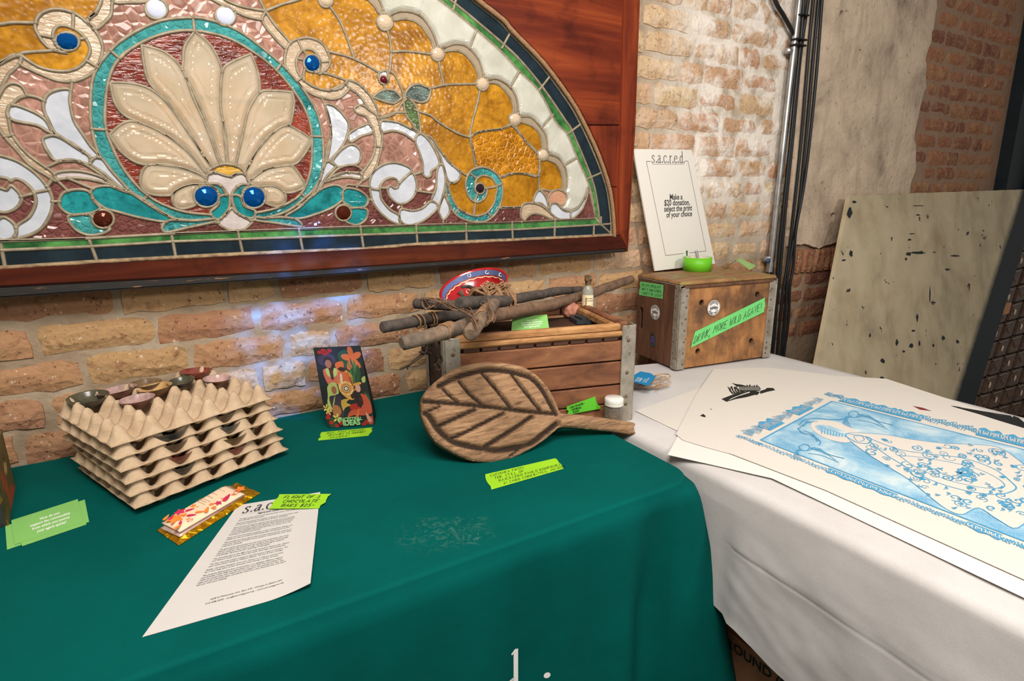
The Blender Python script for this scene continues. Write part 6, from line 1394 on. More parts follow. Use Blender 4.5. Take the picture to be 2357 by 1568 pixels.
# notes and stickers on it
fsurf = lambda x, y: onpl(x, y, rf0-dy*.0030, dy)
note([(1600, 764), (1761, 685), (1759, 718), (1590, 801)], ['DRINK, MORE WILD AGAVE!'], 'long green tape slanting over the front of the plywood crate', m=TAPEG, surf=fsurf, n_=-dy, width=.0017, margin=(.02, .13), name='tape_note')
note([(1474, 648), (1527, 656), (1525, 688), (1471, 679)], ['YOU LOVE CHOCOLATE?', 'WHAT IS YOUR FAVORITE', 'VARIETY OF CACAO?'], 'green tape note on the dark left side of the plywood crate', m=TAPEG, surf=lambda x, y: onpl(x, y, rf0-dx*.0008, dx), n_=-dx, width=.0011, margin=(.06, .06))
STW = plain('white_vinyl', srgb(232, 228, 224), .45, var=.01); STK = plain('dark_violet_print', srgb(58, 54, 66), .5, var=.03)
def sticker(c, ux, n_, r, label):
    uy = UPZ; t_ = thing('round_sticker', label, 'sticker', c, 'round car stickers'); f = lambda u, v, l=.0004: c+ux*u+uy*v+n_*l
    MB().prism([f(r*math.cos(k*.1745), r*math.sin(k*.1745), .0003) for k in range(36)], -n_*.0003).build('vinyl', STW, t_)
    m_ = MB()
    for rr_, w_ in ((r*.92, .0008), (r*.62, .0006)):
        a_rng = range(37)
        m_.ribbon([f(rr_*math.cos(k*.1745), rr_*math.sin(k*.1745), .0006) for k in a_rng], w_, n_)
    for txt, r0, a0, sgn in (('CARAVEL', r*.66, math.pi/2, -1), ('ROAD TRIP', r*.86, -math.pi/2, 1)):
        st = .30 if sgn < 0 else .26
        for k, ch in enumerate(txt):
            a = a0+sgn*st*(k-(len(txt)-1)/2); rx_, ry_ = math.cos(a), math.sin(a); tx_, ty_ = (math.sin(a), -math.cos(a)) if sgn < 0 else (-math.sin(a), math.cos(a))
            q = (rx_, ry_) if sgn < 0 else (-rx_, -ry_)
            put_text(m_, lambda u, v, a=a: f(r0*rx_+u*tx_+v*q[0], r0*ry_+u*ty_+v*q[1], .0006), ch, r*.30, bold=r*.012)
    # old saloon car
    S_ = r*.0125
    body = [(-50, -4), (-48, 8), (-26, 12), (-14, 24), (14, 26), (26, 13), (48, 11), (52, 2), (50, -8), (-48, -10)]
    m_.add([f(x*S_, y*S_-r*.02, .0006) for x, y in body], [tuple(range(len(body)))])
    w_ = MB()
    for pts in ([(-20, 13), (-11, 22), (-1, 23), (-1, 14)], [(2, 14), (2, 23), (12, 23), (20, 14)], [(-48, 0), (50, 3), (50, 5), (-48, 2)]): w_.add([f(x*S_, y*S_-r*.02, .0008) for x, y in pts], [tuple(range(len(pts)))])
    for x in (-28, 28): m_.add([f((x+11*math.cos(k*.5236))*S_, (-10+11*math.sin(k*.5236))*S_-r*.02, .0009) for k in range(12)], [tuple(range(12))]); w_.add([f((x+6*math.cos(k*.5236))*S_, (-10+6*math.sin(k*.5236))*S_-r*.02, .0011) for k in range(12)], [tuple(range(12))])
    for a_lo, a_hi, r1_, r2_ in ((.75, 2.39, .60, .88), (-2.25, -.89, .60, .90)):
        arc = [(r1_, a_lo+(a_hi-a_lo)*k/12) for k in range(13)]+[(r2_, a_hi-(a_hi-a_lo)*k/12) for k in range(13)]; arc.append(arc[0])
        m_.ribbon([f(r*q_*math.cos(w__), r*q_*math.sin(w__), .0006) for q_, w__ in arc], .0006, n_)
    m_.build('printed_emblem', STK, t_); w_.build('print_highlights', STW, t_)
sticker(fsurf(1643, 709), dx, -dy, .0245, 'round white car sticker on the lit front of the plywood crate')
sticker(onpl(1508, 719, rf0-dx*.0006, dx), -dy, -dx, .0240, 'round white car sticker on the dark left side of the plywood crate')
bc_ = onpl(1503, 783, rf0-dx*.0006, dx); bs = thing('worn_sticker', 'worn violet and blue skull-shaped sticker low on the crate side', 'sticker', bc_); f = lambda u, v, l=.0004: bc_-dy*u+UPZ*v-dx*l
MB().prism([f(x*.001, y*.001, .0004) for x, y in ((-14, -2), (-15, 12), (-12, 22), (-9, 17), (-6, 28), (-2, 19), (2, 24), (6, 15), (12, 8), (14, -8), (10, -22), (-6, -24), (-12, -14))], dx*.0003).build('vinyl', plain('navy_vinyl', srgb(34, 34, 48), .5), bs)
m_ = MB()
for k in range(22): a = k*.2856; m_.add([f(.0115*math.cos(a)+.0016*math.cos(b), -.003+.0155*math.sin(a)+.0016*math.sin(b), .0007) for b in range(6)], [tuple(range(6))])
m_.build('dotted_ring', plain('teal_print', srgb(70, 120, 150), .5), bs)
m_ = MB()
for cx_, cy_, r_1 in ((-3, 4, 4), (4, 3, 4), (-4, -5, 4.5), (4, -6, 4.5), (0, -1, 3)): m_.add([f((cx_+r_1*math.cos(b))*.001, (cy_+1.3*r_1*math.sin(b))*.001, .0007) for b in range(6)], [tuple(range(6))])
m_.build('violet_print', plain('violet_print', srgb(92, 56, 120), .5), bs)
# ================================================================== ON THE RIGHT CRATE
ZT2 = Z2+RH
BOARD = plain('white_foam_board', srgb(232, 226, 216), .7, var=.008)
s0, s1_ = onz(1508, 624, ZT2+.002), onz(1646, 607, ZT2+.002)
sx2 = (s1_-s0).normalized(); sb = Vector((-sx2.y, sx2.x, 0))
# lean found so that the upper corners fall on the measured points
best = None
for k in range(0, 60):
    a = math.radians(k*.5); up_ = UPZ*math.cos(a)+sb*math.sin(a); nn = sx2.cross(up_); A = onpl(1458, 343, s0, nn); B2 = onpl(1592, 345, s0, nn); e = abs(max(A.y, B2.y)-(WY-.012))
    if best is None or e < best[0]: best = (e, A, B2, up_, nn)
_, sA, sB, sup, snn = best
snn = snn if snn.y < 0 else -snn
SL = (s1_-s0).length; SHt = ((sA-s0).length+(sB-s1_).length)/2
sg = thing('donation_sign', 'white donation sign board with a thin black frame leaning on the wall', 'sign', s0.lerp(s1_, .5))
def sp_(u, v, l=.0006): return s0.lerp(s1_, u).lerp(sA.lerp(sB, u), v)+snn*l
MB().prism([sp_(0, 0, 0), sp_(1, 0, 0), sp_(1, 1, 0), sp_(0, 1, 0)], -snn*.005).build('board', BOARD, sg)
fr = MB(); LW = .0013
def spx(x, y): q = onpl(x, y, s0, snn); return q+snn*.0007
z8 = lambda x, y: spx(1440+x*.1977, 330+y*.1977)
for L_ in ([(290, 210), (240, 210), (464, 1307), (672, 1282)], [(740, 1276), (935, 1254), (725, 207), (690, 206)]): 
    for a, b in zip(L_, L_[1:]): fr.ribbon([z8(*a), z8(*b)], LW, snn)
fr.build('printed_frame', GREYINK, sg)
tx = MB(); TA, TB = z8(300, 226), z8(682, 228); du = (TB-TA); SLn = du.length/5.0; du.normalize(); dv = (z8(290, 160)-z8(300, 226)); dv = (dv-du*dv.dot(du)).normalized()
roman(tx, lambda u, v: TA+du*u*1.02+dv*v*1.1, snn, 's.a.c.r.e.d.', SLn, weight=.085, adv={'.': .30, 'r': .42})
tx.ribbon([z8(312, 244), z8(680, 240)], .0007, snn); tx.build('printed_name', GREYINK, sg)
tx = MB()
for ln, (x0, y0), (x1, y1) in (('Make a', (510, 656), (660, 652)), ('$20 donation,', (447, 726), (745, 716)), ('select the print', (447, 796), (772, 780)), ('of your choice', (473, 864), (772, 846))):
    A, B2 = z8(x0, y0), z8(x1, y1); V, F_ = text_mesh(ln, 1, align='LEFT', bold=.012); wv = max(v.x for v in V); u_ = (B2-A); s_ = u_.length/wv; u_.normalize(); tx.add([A+u_*v.x*s_+dv*v.y*s_*1.12+snn*.0002 for v in V], F_)
tx.build('printed_message', plain('sign_ink', srgb(52, 52, 54), .7), sg)
ag = MB()
for k in range(7): a = -.7+.23*k; p = z8(712, 1318); ag.ribbon([p+du*(.0008*(k-3)), p+du*.004*math.sin(a)+dv*.010, p+du*.0075*math.sin(a)+dv*(.019+.003*math.cos(a*3))], .0024, snn)
ag.build('printed_agave', plain('agave_green_print', srgb(60, 100, 60), .6), sg)
MB().add([z8(700, 1318), z8(722, 1316), z8(720, 1330), z8(704, 1332)], [(0, 1, 2, 3)]).build('printed_agave_foot', plain('agave_foot', srgb(120, 130, 90), .6), sg)
# tape roll with a marker standing in it
tr0, tr1 = onz(1572, 628, ZT2), onz(1638, 628, ZT2); trc = onz(1604, 625, ZT2); trr = (tr1-tr0).length/2
trc = Vector((trc.x, trc.y, ZT2+.0005))+Vector((trc.x, trc.y, 0)).normalized()*trr*.55
trh = .046
roll = thing('tape_roll', 'roll of bright green tape standing on the plywood crate', 'tape roll', trc); M_ = Matrix.Translation(trc)
MB().lathe([(trr-.006, 0), (trr, 0), (trr, trh), (trr-.006, trh)], 40, M_).build('tape', plain('bright_green_tape', srgb(104, 190, 32), .45, var=.03), roll); MB().lathe([(trr-.006, .0005), (trr-.006, trh), (trr-.0085, trh), (trr-.0085, .0005), (trr-.006, .0005)], 40, M_).build('core', plain('card_core', srgb(212, 200, 180), .8), roll)
mk = MB(); A_ = trc+Vector((.004, -.010, .002)); B_2 = trc+Vector((-.006, .004, trh+.022)); mk.tube([A_, A_.lerp(B_2, .98), B_2], [.0055, .0055, .0045], 14)
tag(mk.build('grey_marker', plain('grey_plastic', srgb(140, 140, 138), .4, var=.03)), 'grey marker pen standing inside the green tape roll', 'marker')
# small tent card
tcm = NT('tent_card'); tcm.set(Base_Color=srgb(150, 190, 110), Roughness=.6)
tpts = [spx_ for spx_ in (onz(1661, 621, ZT2+.001), onz(1726, 622, ZT2+.001), onz(1740, 612, ZT2+.001), onz(1680, 610, ZT2+.001))]
ttop = [onz(1694, 599, ZT2+.020), onz(1703, 594, ZT2+.020)]
tn = thing('tent_card', 'small folded green tent card on the right of the plywood crate', 'card', tpts[0].lerp(tpts[1], .5))
MB().prism([tpts[0], ttop[0], ttop[1], tpts[3]], (0, 0, .0008)).build('left_flap', CARD, tn)
MB().prism([ttop[0], tpts[1], tpts[2], ttop[1]], (0, 0, .0008)).build('right_flap', tcm.m, tn)
tl2 = MB()
for k in range(4): tl2.ribbon([ttop[0].lerp(tpts[1], .25+.15*k).lerp(ttop[1].lerp(tpts[2], .25+.15*k), q)+Vector((0, 0, .0014)) for q in (.25, .75)], .0016, UPZ)
tl2.build('printed_lines', WINK, tn)
# ================================================================== PRINTS ON THE WHITE CLOTH
PZ = WZ+.0030
SHEET = plain('cotton_paper', srgb(214, 207, 198), .8, var=.01)
SHEET2 = plain('bright_paper', srgb(222, 218, 212), .8, var=.01)
BLUE = NT('blue_screenprint'); n = BLUE.noise(BLUE.pos(), 260, 3); BLUE.set(Base_Color=BLUE.ramp(n, [(.35, srgb(58, 142, 188)), (.7, srgb(88, 164, 202))]), Roughness=.75)
def paper(px, z, label, m=SHEET):
    pts = [onz(x, y, z) for x, y in px]; t_ = thing('art_print', label, 'print', sum(pts, Vector())/len(pts)); MB().prism(pts, (0, 0, -.0005)).build('paper', m, t_); return t_
paper([(1463, 946), (1555, 990), (1700, 1043), (1900, 1000), (1760, 880), (1625, 888)], PZ, 'blank corner of a cream print sheet nearest the slatted crate, under the others')
paper([(1537, 1047), (1777, 1101), (2357, 1376), (2600, 1492), (2600, 1150), (1900, 920), (1600, 925), (1562, 1000)], PZ+.0009, 'brighter white sheet under the blue print along the table edge', SHEET2)
pr3 = paper([(1800, 858), (2040, 872), (2357, 975), (2560, 1045), (2560, 1150), (2100, 1020), (1860, 930)], PZ+.0018, 'print with a striped black shape at the far side of the white table')
pr2 = paper([(1643, 850), (1600, 912), (1556, 1000), (1572, 1013), (1620, 1028), (1700, 1050), (2000, 1080), (2200, 1000), (2060, 905), (1900, 862), (1770, 846)], PZ+.0027, 'cream print with a black feathered leaf shape, left of the blue print')
pr1 = paper([(1676, 1042), (1870, 893), (1890, 886), (2110, 925), (2357, 1012), (2640, 1110), (2640, 1462), (2357, 1334), (1900, 1128)], PZ+.0036, 'large art print with a blue ornamental engraving, uppermost on the white table')
# black leaf
LZ = PZ+.0031
z3 = lambda x, y, z=LZ: onz(1440+x*.17857, 800+y*.17857, z)
kb = MB(); k0 = lambda P_: kb.add([z3(*p) for p in P_], [tuple(range(len(P_)))])
k0([(1235, 664), (1270, 650), (1400, 600), (1640, 560), (1735, 575), (1700, 600), (1560, 640), (1420, 665), (1300, 700)]); k0([(1640, 570), (1440, 560), (1480, 500), (1600, 500), (1720, 500), (1745, 540)]); k0([(1735, 560), (1800, 540), (1825, 520), (1900, 522), (1930, 550), (1830, 570), (1735, 598)])
k0([(1365, 455), (1420, 470), (1500, 480), (1600, 510), (1560, 530), (1430, 500)])
rr = random.Random(4)
for k in range(26):
    x = 1340+k*14; kb.ribbon([z3(x+40, 600-k*1.5), z3(x+10+rr.uniform(-10, 10), 560-k*1.2), z3(x-10+rr.uniform(-14, 10)+k*1.5, 510-k*1.0+rr.uniform(-14, 10))], .0022+.001*rr.random(), UPZ)
for k in range(22): x = 1430+k*13; kb.ribbon([z3(x+20, 580), z3(x-6, 625-k*.8), z3(x-22, 650-k*2+rr.uniform(-6, 8))], .0018, UPZ)
kb.build('black_leaf', INK, pr2)
ws = MB()
for k in range(14): x = 1460+k*19; ws.ribbon([z3(x, 505, LZ+.0003), z3(x+12, 530, LZ+.0003), z3(x+4, 552, LZ+.0003)], .0012, UPZ)
for k in range(5): ws.ribbon([z3(1330+k*9, 680-k*6, LZ+.0003), z3(1450+k*12, 628-k*6, LZ+.0003), z3(1600, 582-k*3, LZ+.0003)], .0011, UPZ)
ws.build('white_cuts', SHEET, pr2)
kb = MB(); k0 = lambda P_: kb.add([z3(*p) for p in P_], [tuple(range(len(P_)))]); k0([(958, 880), (1000, 856), (1035, 885), (1020, 900)]); kb.build('black_speck', INK, pr2); kb = MB(); k0([(1085, 800), (1105, 788), (1115, 796)]); kb.build('black_speck', INK, pr2)
# striped shape
SZ3 = PZ+.0022
q2 = lambda x, y, z=SZ3: onz(1640+x*.30615, 820+y*.30615, z)
kb = MB()
for k in range(30):
    x = 1800+k*15.0; x2 = x+26+k*.9; yb = 385+(x2-1850)*.300; yt = 373+(x-1790)*.165
    if yb-yt > 3: kb.ribbon([q2(x, yt), q2(x+(x2-x)*.55, yt+(yb-yt)*.45), q2(x2, yb)], .0026+.00004*k, UPZ)
kb.add([q2(*p) for p in ((2260, 447), (2300, 462), (2420, 560), (2500, 640), (2342, 540), (2290, 515), (2250, 500))], [tuple(range(7))]); kb.add([q2(*p, SZ3+.0004) for p in ((1790, 373), (1850, 380), (2000, 420), (2150, 466), (2320, 520), (2342, 540), (2150, 482), (2000, 434), (1850, 391))], [tuple(range(9))])
kb.build('black_stripes', INK, pr3)
MB().add([q2(*p, PZ+.0040) for p in ((1505, 374), (1580, 388), (1650, 413), (1560, 402))], [(0, 1, 2, 3)]).build('red_mark', plain('oxblood_ink', srgb(120, 36, 44), .7), pr1)
# blue engraving
EZ = PZ+.0041; e2 = lambda x, y, l=0: onz(1640+x*.30615, 820+y*.30615, EZ+l)
TL_, BL_ = (900, 338), (362, 630); TD = (1442/ 1442*1.0, 0)
def fxy(a, b):     # a along the print 0..1 (to the frame edge and beyond), b across 0 far .. 1 near
    x0, y0 = 900+(362-900)*b, 338+(630-338)*b; x1, y1 = 2342+(2342-2342)*b, 702+(1390-702)*b; s_ = a
    return (x0+(x1-x0)*s_, y0+(y1-y0)*s_)
t = NT('blue_halftone'); p_ = t.pos(); n = t.noise(p_, 12, 7, .62, .6); n2 = t.noise(p_, 420, 2)
t.set(Base_Color=t.mix(t.ramp(n2, [(.35, .0), (.65, .25)]), t.ramp(n, [(.30, srgb(214, 220, 218)), (.46, srgb(150, 192, 214)), (.62, srgb(80, 156, 198))]), srgb(226, 224, 216)), Roughness=.8)
A2 = [onz(1640+x*.30615, 820+y*.30615, EZ) for x, y in (fxy(0, 0), fxy(1.18, 0), fxy(1.18, 1), fxy(0, 1))]
MB().add(A2, [(0, 1, 2, 3)]).build('blue_ground', t.m, pr1)
fg = lambda a, b, l=.0004: e2(*fxy(a, b), l)
bd = MB()
for a0, b0_, a1, b1_ in ((0, 0, 1.18, 0), (0, 1, 1.18, 1), (0, 0, 0, 1)):
    bd.ribbon([fg(a0+(a1-a0)*k/20, b0_+(b1_-b0_)*k/20) for k in range(21)], .0042, UPZ)
bd.build('blue_frame_line', BLUE.m, pr1)
wh = MB()   # white figure: bottle-shaped robe with an agave heart at its neck
robe = [(1000, 590), (1060, 575), (1300, 590), (1500, 625), (1750, 655), (2000, 665), (2160, 690), (2300, 780), (2420, 900), (2460, 1100), (2300, 1290), (2150, 1230), (2000, 1140), (1880, 1190), (1760, 1150), (1640, 1060), (1480, 930), (1320, 830), (1160, 730), (1040, 640)]
wh.add([e2(x, y, .0004) for x, y in cr(robe, True, 4)], [tuple(range(len(robe)*4))])
halo = [(740, 510), (800, 480), (960, 500), (1080, 570), (1080, 620), (1000, 650), (860, 620), (760, 560)]
wh.add([e2(x, y, .0006) for x, y in cr(halo, True, 4)], [tuple(range(32))]); wh.build('paper_white_figure', SHEET, pr1)
ol = MB(); L3 = .0008
def bl3(pts, w_=.0022, sub=5, closed=False): ol.ribbon([e2(x, y, L3) for x, y in cr(pts+([pts[0]] if closed else []), False, sub)], w_, UPZ)
bl3(robe, .0018, 4, True)
bl3([(1150, 605), (1400, 700), (1640, 735), (1900, 770), (2120, 850), (2240, 940), (2280, 1000), (2140, 1040), (1900, 1010), (1640, 930), (1400, 800), (1250, 700), (1150, 605)], .0026)
bl3([(1400, 745), (1560, 760), (1800, 800), (2000, 850), (2160, 930), (2190, 985), (2050, 990), (1800, 940), (1560, 850), (1400, 745)], .0018)
heart = [(775, 522), (850, 518), (940, 545), (1010, 575), (1010, 600), (940, 605), (850, 580), (790, 550)]
ol2 = MB(); ol2.add([e2(x, y, L3) for x, y in cr(heart, True, 4)], [tuple(range(32))])
for s_ in (.2, .4, .6, .8): pass
for k in range(9):
    x = 800+k*22; ol.ribbon([e2(x, 520+k*8, L3+.0003), e2(x+24, 548+k*5, L3+.0003), e2(x+20, 585+k*3, L3+.0003)], .0014, UPZ)
bl3([(1000, 580), (1060, 590), (1130, 600), (1190, 620), (1170, 655), (1090, 650), (1040, 625), (1000, 600)], .0030); bl3([(1060, 600), (1120, 600), (1140, 630), (1090, 640), (1060, 600)], .0016)
rr = random.Random(21)
def scroll(x, y, r, turns, d_, a0, w_=.0020, sq=.55):
    pts = []
    for k in range(int(turns*12)+1):
        a = a0+d_*k*.5236; q = r*(1-k/(turns*12+2)); pts.append((x+q*math.cos(a)*1.25, y+q*math.sin(a)*sq+q*math.cos(a)*.28))
    bl3(pts, w_, 3)
RP = [(p[0], p[1]) for p in cr(robe, True, 3)]
n_sc = 0
while n_sc < 74:
    x, y = rr.uniform(1160, 2420), rr.uniform(580, 1260)
    if inside(RP, x, y) and inside(RP, x+45, y) and inside(RP, x-45, y): scroll(x, y, rr.uniform(16, 52), rr.uniform(1.0, 1.9), rr.choice((-1, 1)), rr.uniform(0, 6.3), rr.uniform(.0012, .0032)); n_sc += 1
for k in range(60):
    x, y = rr.uniform(1300, 2350), rr.uniform(640, 1150)
    if inside(RP, x, y):
        a = rr.uniform(0, 3.1)
        for q in range(3): bl3([(x, y), (x+26*math.cos(a+q*.35), y+14*math.sin(a+q*.35)), (x+44*math.cos(a+q*.35+.3), y+24*math.sin(a+q*.35+.3))], .0013, 3)
for k in range(10): a = k*.628; bl3([(1900+14*math.cos(a), 872+8*math.sin(a)), (1900+50*math.cos(a+.3), 872+26*math.sin(a+.3)), (1900+70*math.cos(a+.8), 872+36*math.sin(a+.8))], .0040, 4)
# little winged figures with a ribbon, in line
for ox, oy in ((1060, 430), (690, 680)):
    bl3([(ox-40, oy), (ox, oy-18), (ox+40, oy), (ox+20, oy+28), (ox-20, oy+26), (ox-40, oy)], .0022); bl3([(ox+20, oy+30), (ox+100, oy+20), (ox+190, oy+60), (ox+300, oy+90)], .0030); bl3([(ox+30, oy+50), (ox+140, oy+70), (ox+260, oy+120)], .0018)
    for k in range(7): bl3([(ox+40, oy+10), (ox+90+k*12, oy+6+k*8), (ox+130+k*18, oy+20+k*14)], .0012)
    for k in range(6): bl3([(ox-20, oy+20), (ox-60-k*4, oy+30+k*9), (ox-40+k*6, oy+60+k*10)], .0012)
bl3([(650, 520), (690, 480), (780, 468), (900, 478), (1000, 470)], .0024); bl3([(640, 540), (680, 580), (740, 590), (810, 640), (800, 670)], .0024); bl3([(680, 530), (720, 500), (790, 492)], .0018); bl3([(690, 560), (760, 590), (790, 640)], .0018)
V, F_ = text_mesh('AMAGALI', 1, align='LEFT'); wv = max(v.x for v in V)
ol.add([e2(655+v.x/wv*70-v.y*18+ (v.x/wv)*0, 548-(v.x/wv)*58+v.y*-14+0, L3) for v in V], F_)
V, F_ = text_mesh('MUTISI', 1, align='LEFT'); wv = max(v.x for v in V)
ol.add([e2(732+v.x/wv*52+v.y*22, 596+(v.x/wv)*44-v.y*8, L3) for v in V], F_)
stuff(ol.build('blue_engraving_lines', BLUE.m, pr1)); ol2.build('blue_agave_heart', t.m, pr1)
# ornamental border outside the frame
orn = MB(); ornb = MB(); ornw = MB()
def border(a0, b0_, a1, b1_, n, off, seed, blocks):
    r = random.Random(seed)
    for k in range(n):
        s0_, s1_2 = k/n, (k+1)/n; P0_ = (a0+(a1-a0)*s0_, b0_+(b1_-b0_)*s0_); P1_ = (a0+(a1-a0)*s1_2, b0_+(b1_-b0_)*s1_2)
        g_ = lambda s_, o_, l=.0006: fg(P0_[0]+(P1_[0]-P0_[0])*s_+(off[0]*(o_+.25)), P0_[1]+(P1_[1]-P0_[1])*s_+off[1]*(o_+.25), l)
        if blocks[k % len(blocks)]:
            loop = [g_(q/12, 0) for q in range(13)]+[g_(1-q/12, .82+.10*math.sin(q*1.05+k)-.18*(q in (0, 12))) for q in range(13)]; ornb.add(loop, [tuple(range(26))])
            for q in range(9): c_ = (q+.5)/9; ornw.ribbon([g_(c_+.035*math.cos(h*.9+q), .42+.22*math.sin(h*.9+q), .0010) for h in range(6)], .0016, UPZ)
        else:
            for q in range(10):
                c_ = (q+.5)/10; orn.ribbon([g_(c_+.05*math.cos(h*.75+q)*(1-h/12), .5+.38*math.sin(h*.75+q)*(1-h/12)) for h in range(9)], .0015, UPZ)
border(.02, 0, 1.18, 0, 8, (0, -.12), 3, (1, 1, 1, 0, 0, 1)); border(.0, 1, 1.18, 1, 9, (0, .085), 4, (0, 0, 1, 1, 0, 0, 1)); border(0, .0, 0, 1.0, 5, (-.075, 0), 5, (0, 1, 0, 1, 0))
border(-.08, -.02, .02, -.02, 1, (0, -.12), 6, (0,)); border(-.07, 1.0, .02, 1.0, 1, (0, .085), 7, (0,))
ornb.build('blue_border_block', BLUE.m, pr1) if False else None
def split_build(mb, name, mat, parent, per):    # each block of the border is a part of its own
    nv = len(mb.v); i = 0
    while i*per < nv: MB().add(mb.v[i*per:(i+1)*per], [tuple(range(per))]).build(name, mat, parent); i += 1
split_build(ornb, 'blue_border_block', BLUE.m, pr1, 26)
stuff(orn.build('blue_border_scrolls', BLUE.m, pr1)); stuff(ornw.build('white_border_cuts', SHEET, pr1))
# ================================================================== SMALL BAG OF FIBRE BY THE CRATE
fb = onz(1500, 878, WZ+.004); fbag = thing('fibre_bag', 'clear small bag of dried fibre with a blue card top by the crate', 'bag', fb)
fm = MB(); rr = random.Random(8)
for k in range(60):
    a, b = rr.uniform(1466, 1520), rr.uniform(872, 893)
    p = onz(a, b, WZ+.006+.016*rr.random()); fm.tube([p, p+Vector((rr.uniform(-.02, .03), rr.uniform(-.012, .012), rr.uniform(-.003, .006))), p+Vector((rr.uniform(-.01, .05), rr.uniform(-.02, .02), rr.uniform(-.004, .002)))], .0011, 5)
stuff(fm.build('dried_fibre', plain('straw_fibre', srgb(182, 140, 98), .85, var=.3, scale=90), fbag))
FILM = clear_mat('clear_film', srgb(232, 226, 220), .80, .08)
bm = bmesh.new(); bmesh.ops.create_icosphere(bm, subdivisions=3, radius=1); ctr = onz(1497, 882, WZ+.016); fu = (onz(1540, 880, WZ)-onz(1460, 884, WZ)).normalized(); fv = Vector((-fu.y, fu.x, 0))
for v in bm.verts: d_ = 1+.16*mnoise.noise(v.co*2.5); v.co = ctr+fu*(v.co.x*.056*d_)+fv*(v.co.y*.030*d_)+UPZ*(max(-.75, v.co.z)*.017*d_)
bmesh.ops.recalc_face_normals(bm, faces=bm.faces); me = bpy.data.meshes.new('film'); bm.to_mesh(me); bm.free(); me.materials.append(FILM); fo = bpy.data.objects.new('film', me); COL.objects.link(fo); fo.parent = fbag; fo.matrix_parent_inverse = fbag.matrix_basis.inverted()
bc2 = [onz(x, y, WZ+.036-.00*i) for i, (x, y) in enumerate(((1455, 866), (1474, 855), (1497, 859), (1509, 867), (1492, 888), (1458, 879)))]
MB().prism(bc2, (0, 0, -.0008)).build('blue_card', plain('azure_card', srgb(24, 132, 188), .5, var=.03), fbag)
wl = MB(); p0_, p1_ = onz(1465, 878, WZ+.0364), onz(1482, 858, WZ+.0364); du2 = (p1_-p0_).normalized(); dv2 = Vector((-du2.y, du2.x, 0))
for txt, off, s_ in (('AGUA DE', .0, .009), ('DIOSES', -.010, .011), ('hand made fibre', -.019, .005), ('NET WT 20 G', -.027, .007)): put_text(wl, lambda u, v, off=off: p0_+du2*u+dv2*(v+off), txt, s_, align='LEFT', bold=.0001)
wl.build('printed_text', WINK, fbag)
lp = [Vector(p) for p in cr([tuple(onz(x, y, WZ+.012+.010*(i % 2))) for i, (x, y) in enumerate(((1506, 866), (1516, 862), (1530, 861), (1542, 863), (1540, 870), (1528, 875), (1515, 874)))], False, 5)]
MB().tube(lp, .0016, 6).build('twine_loop', plain('twine', srgb(196, 156, 104), .8), fbag)
# ================================================================== CONDUIT AND CABLES ON THE WALL
def wline(px, y, r, name, m, label=None, cat=None, group=None, parent=None, seg=10):
    P_ = [ony(x, y_, y) for x, y_ in cr(px, False, 8)]; o = MB().tube(P_, r, seg).build(name, m, parent)
    if label: tag(o, label, cat, group)
    return o
t = NT('galvanised_pipe'); t.set(Base_Color=t.ramp(t.noise(t.coord(), 25, 5), [(.3, srgb(150, 150, 148)), (.7, srgb(196, 196, 194))]), Roughness=.3, Metallic=.8); PIPE = t.m
cnd = thing('conduit_pipe', 'galvanised conduit pipe running up the brick wall behind the plywood crate', 'pipe', ony(1772, 622, WY-.02))
wline([(1846, -60), (1840, 0), (1806, 300), (1773, 610)], WY-.022, .0105, 'pipe', PIPE, parent=cnd, seg=16)
wline([(1773, 604), (1770, 626)], WY-.022, .0135, 'pipe_end', PIPE, parent=cnd, seg=16)
for y_ in (118, 596):
    x_ = 1840-y_*.1098; c_ = ony(x_, y_, WY-.022); MB().bbox(c_+Vector((-.012, .006, 0)), (.05, .024, .020), .006).build('clamp', PIPE, cnd)
MB().lathe([(.008, 0), (.008, .008), (.0001, .009)], 10, Matrix.Translation(ony(1766, 601, WY-.03)) @ Matrix.Rotation(math.pi/2, 4, 'X')).build('blue_screw', plain('blue_screw', srgb(40, 70, 110), .4), cnd)
CBL = plain('black_cable', srgb(22, 24, 26), .45, var=.1)
cabs = [([(1774, -60), (1784, 0), (1806, 40), (1826, 78), (1829, 100), (1822, 200), (1800, 380), (1782, 560), (1772, 700), (1766, 830)], .0075, 'black cable bending in from the left at the top and running beside the pipe'),
        ([(1866, -60), (1860, 0), (1842, 130), (1826, 300), (1808, 480), (1794, 640), (1782, 740), (1770, 830)], .0065, 'black cable directly right of the pipe'),
        ([(1852, -60), (1846, 60), (1832, 200), (1818, 340), (1802, 490), (1790, 620), (1786, 720), (1777, 830)], .0065, 'second black cable right of the pipe'),
        ([(1878, -60), (1872, 0), (1860, 130), (1846, 300), (1832, 440), (1816, 580), (1800, 690), (1786, 840)], .006, 'third black cable right of the pipe'),
        ([(1889, -60), (1884, 0), (1870, 150), (1854, 330), (1838, 480), (1820, 590), (1812, 640), (1806, 740), (1794, 845)], .006, 'fourth black cable right of the pipe'),
        ([(1896, -60), (1892, 0), (1880, 160), (1864, 320), (1850, 430), (1832, 530), (1826, 610), (1818, 660), (1814, 740), (1800, 846)], .006, 'black cable farthest right on the patched wall')]
for i, (px, r, lab) in enumerate(cabs): wline(px, WY-.018-.006*(i % 3), r, 'wall_cable', CBL, lab, 'cable', 'black cables on the wall', seg=8)
for k, (x_, y_) in enumerate(((1838, 36), (1831, 92), (1829, 105))):
    c_ = ony(x_+8, y_, WY-.03); tag(MB().bbox(c_, (.06 if k else .045, .034, .006), .002).build('cable_tie', CBL), ['upper black cable tie round the conduit', 'middle black cable tie round conduit and cables', 'lower black cable tie round conduit and cables'][k], 'cable tie', 'cable ties')
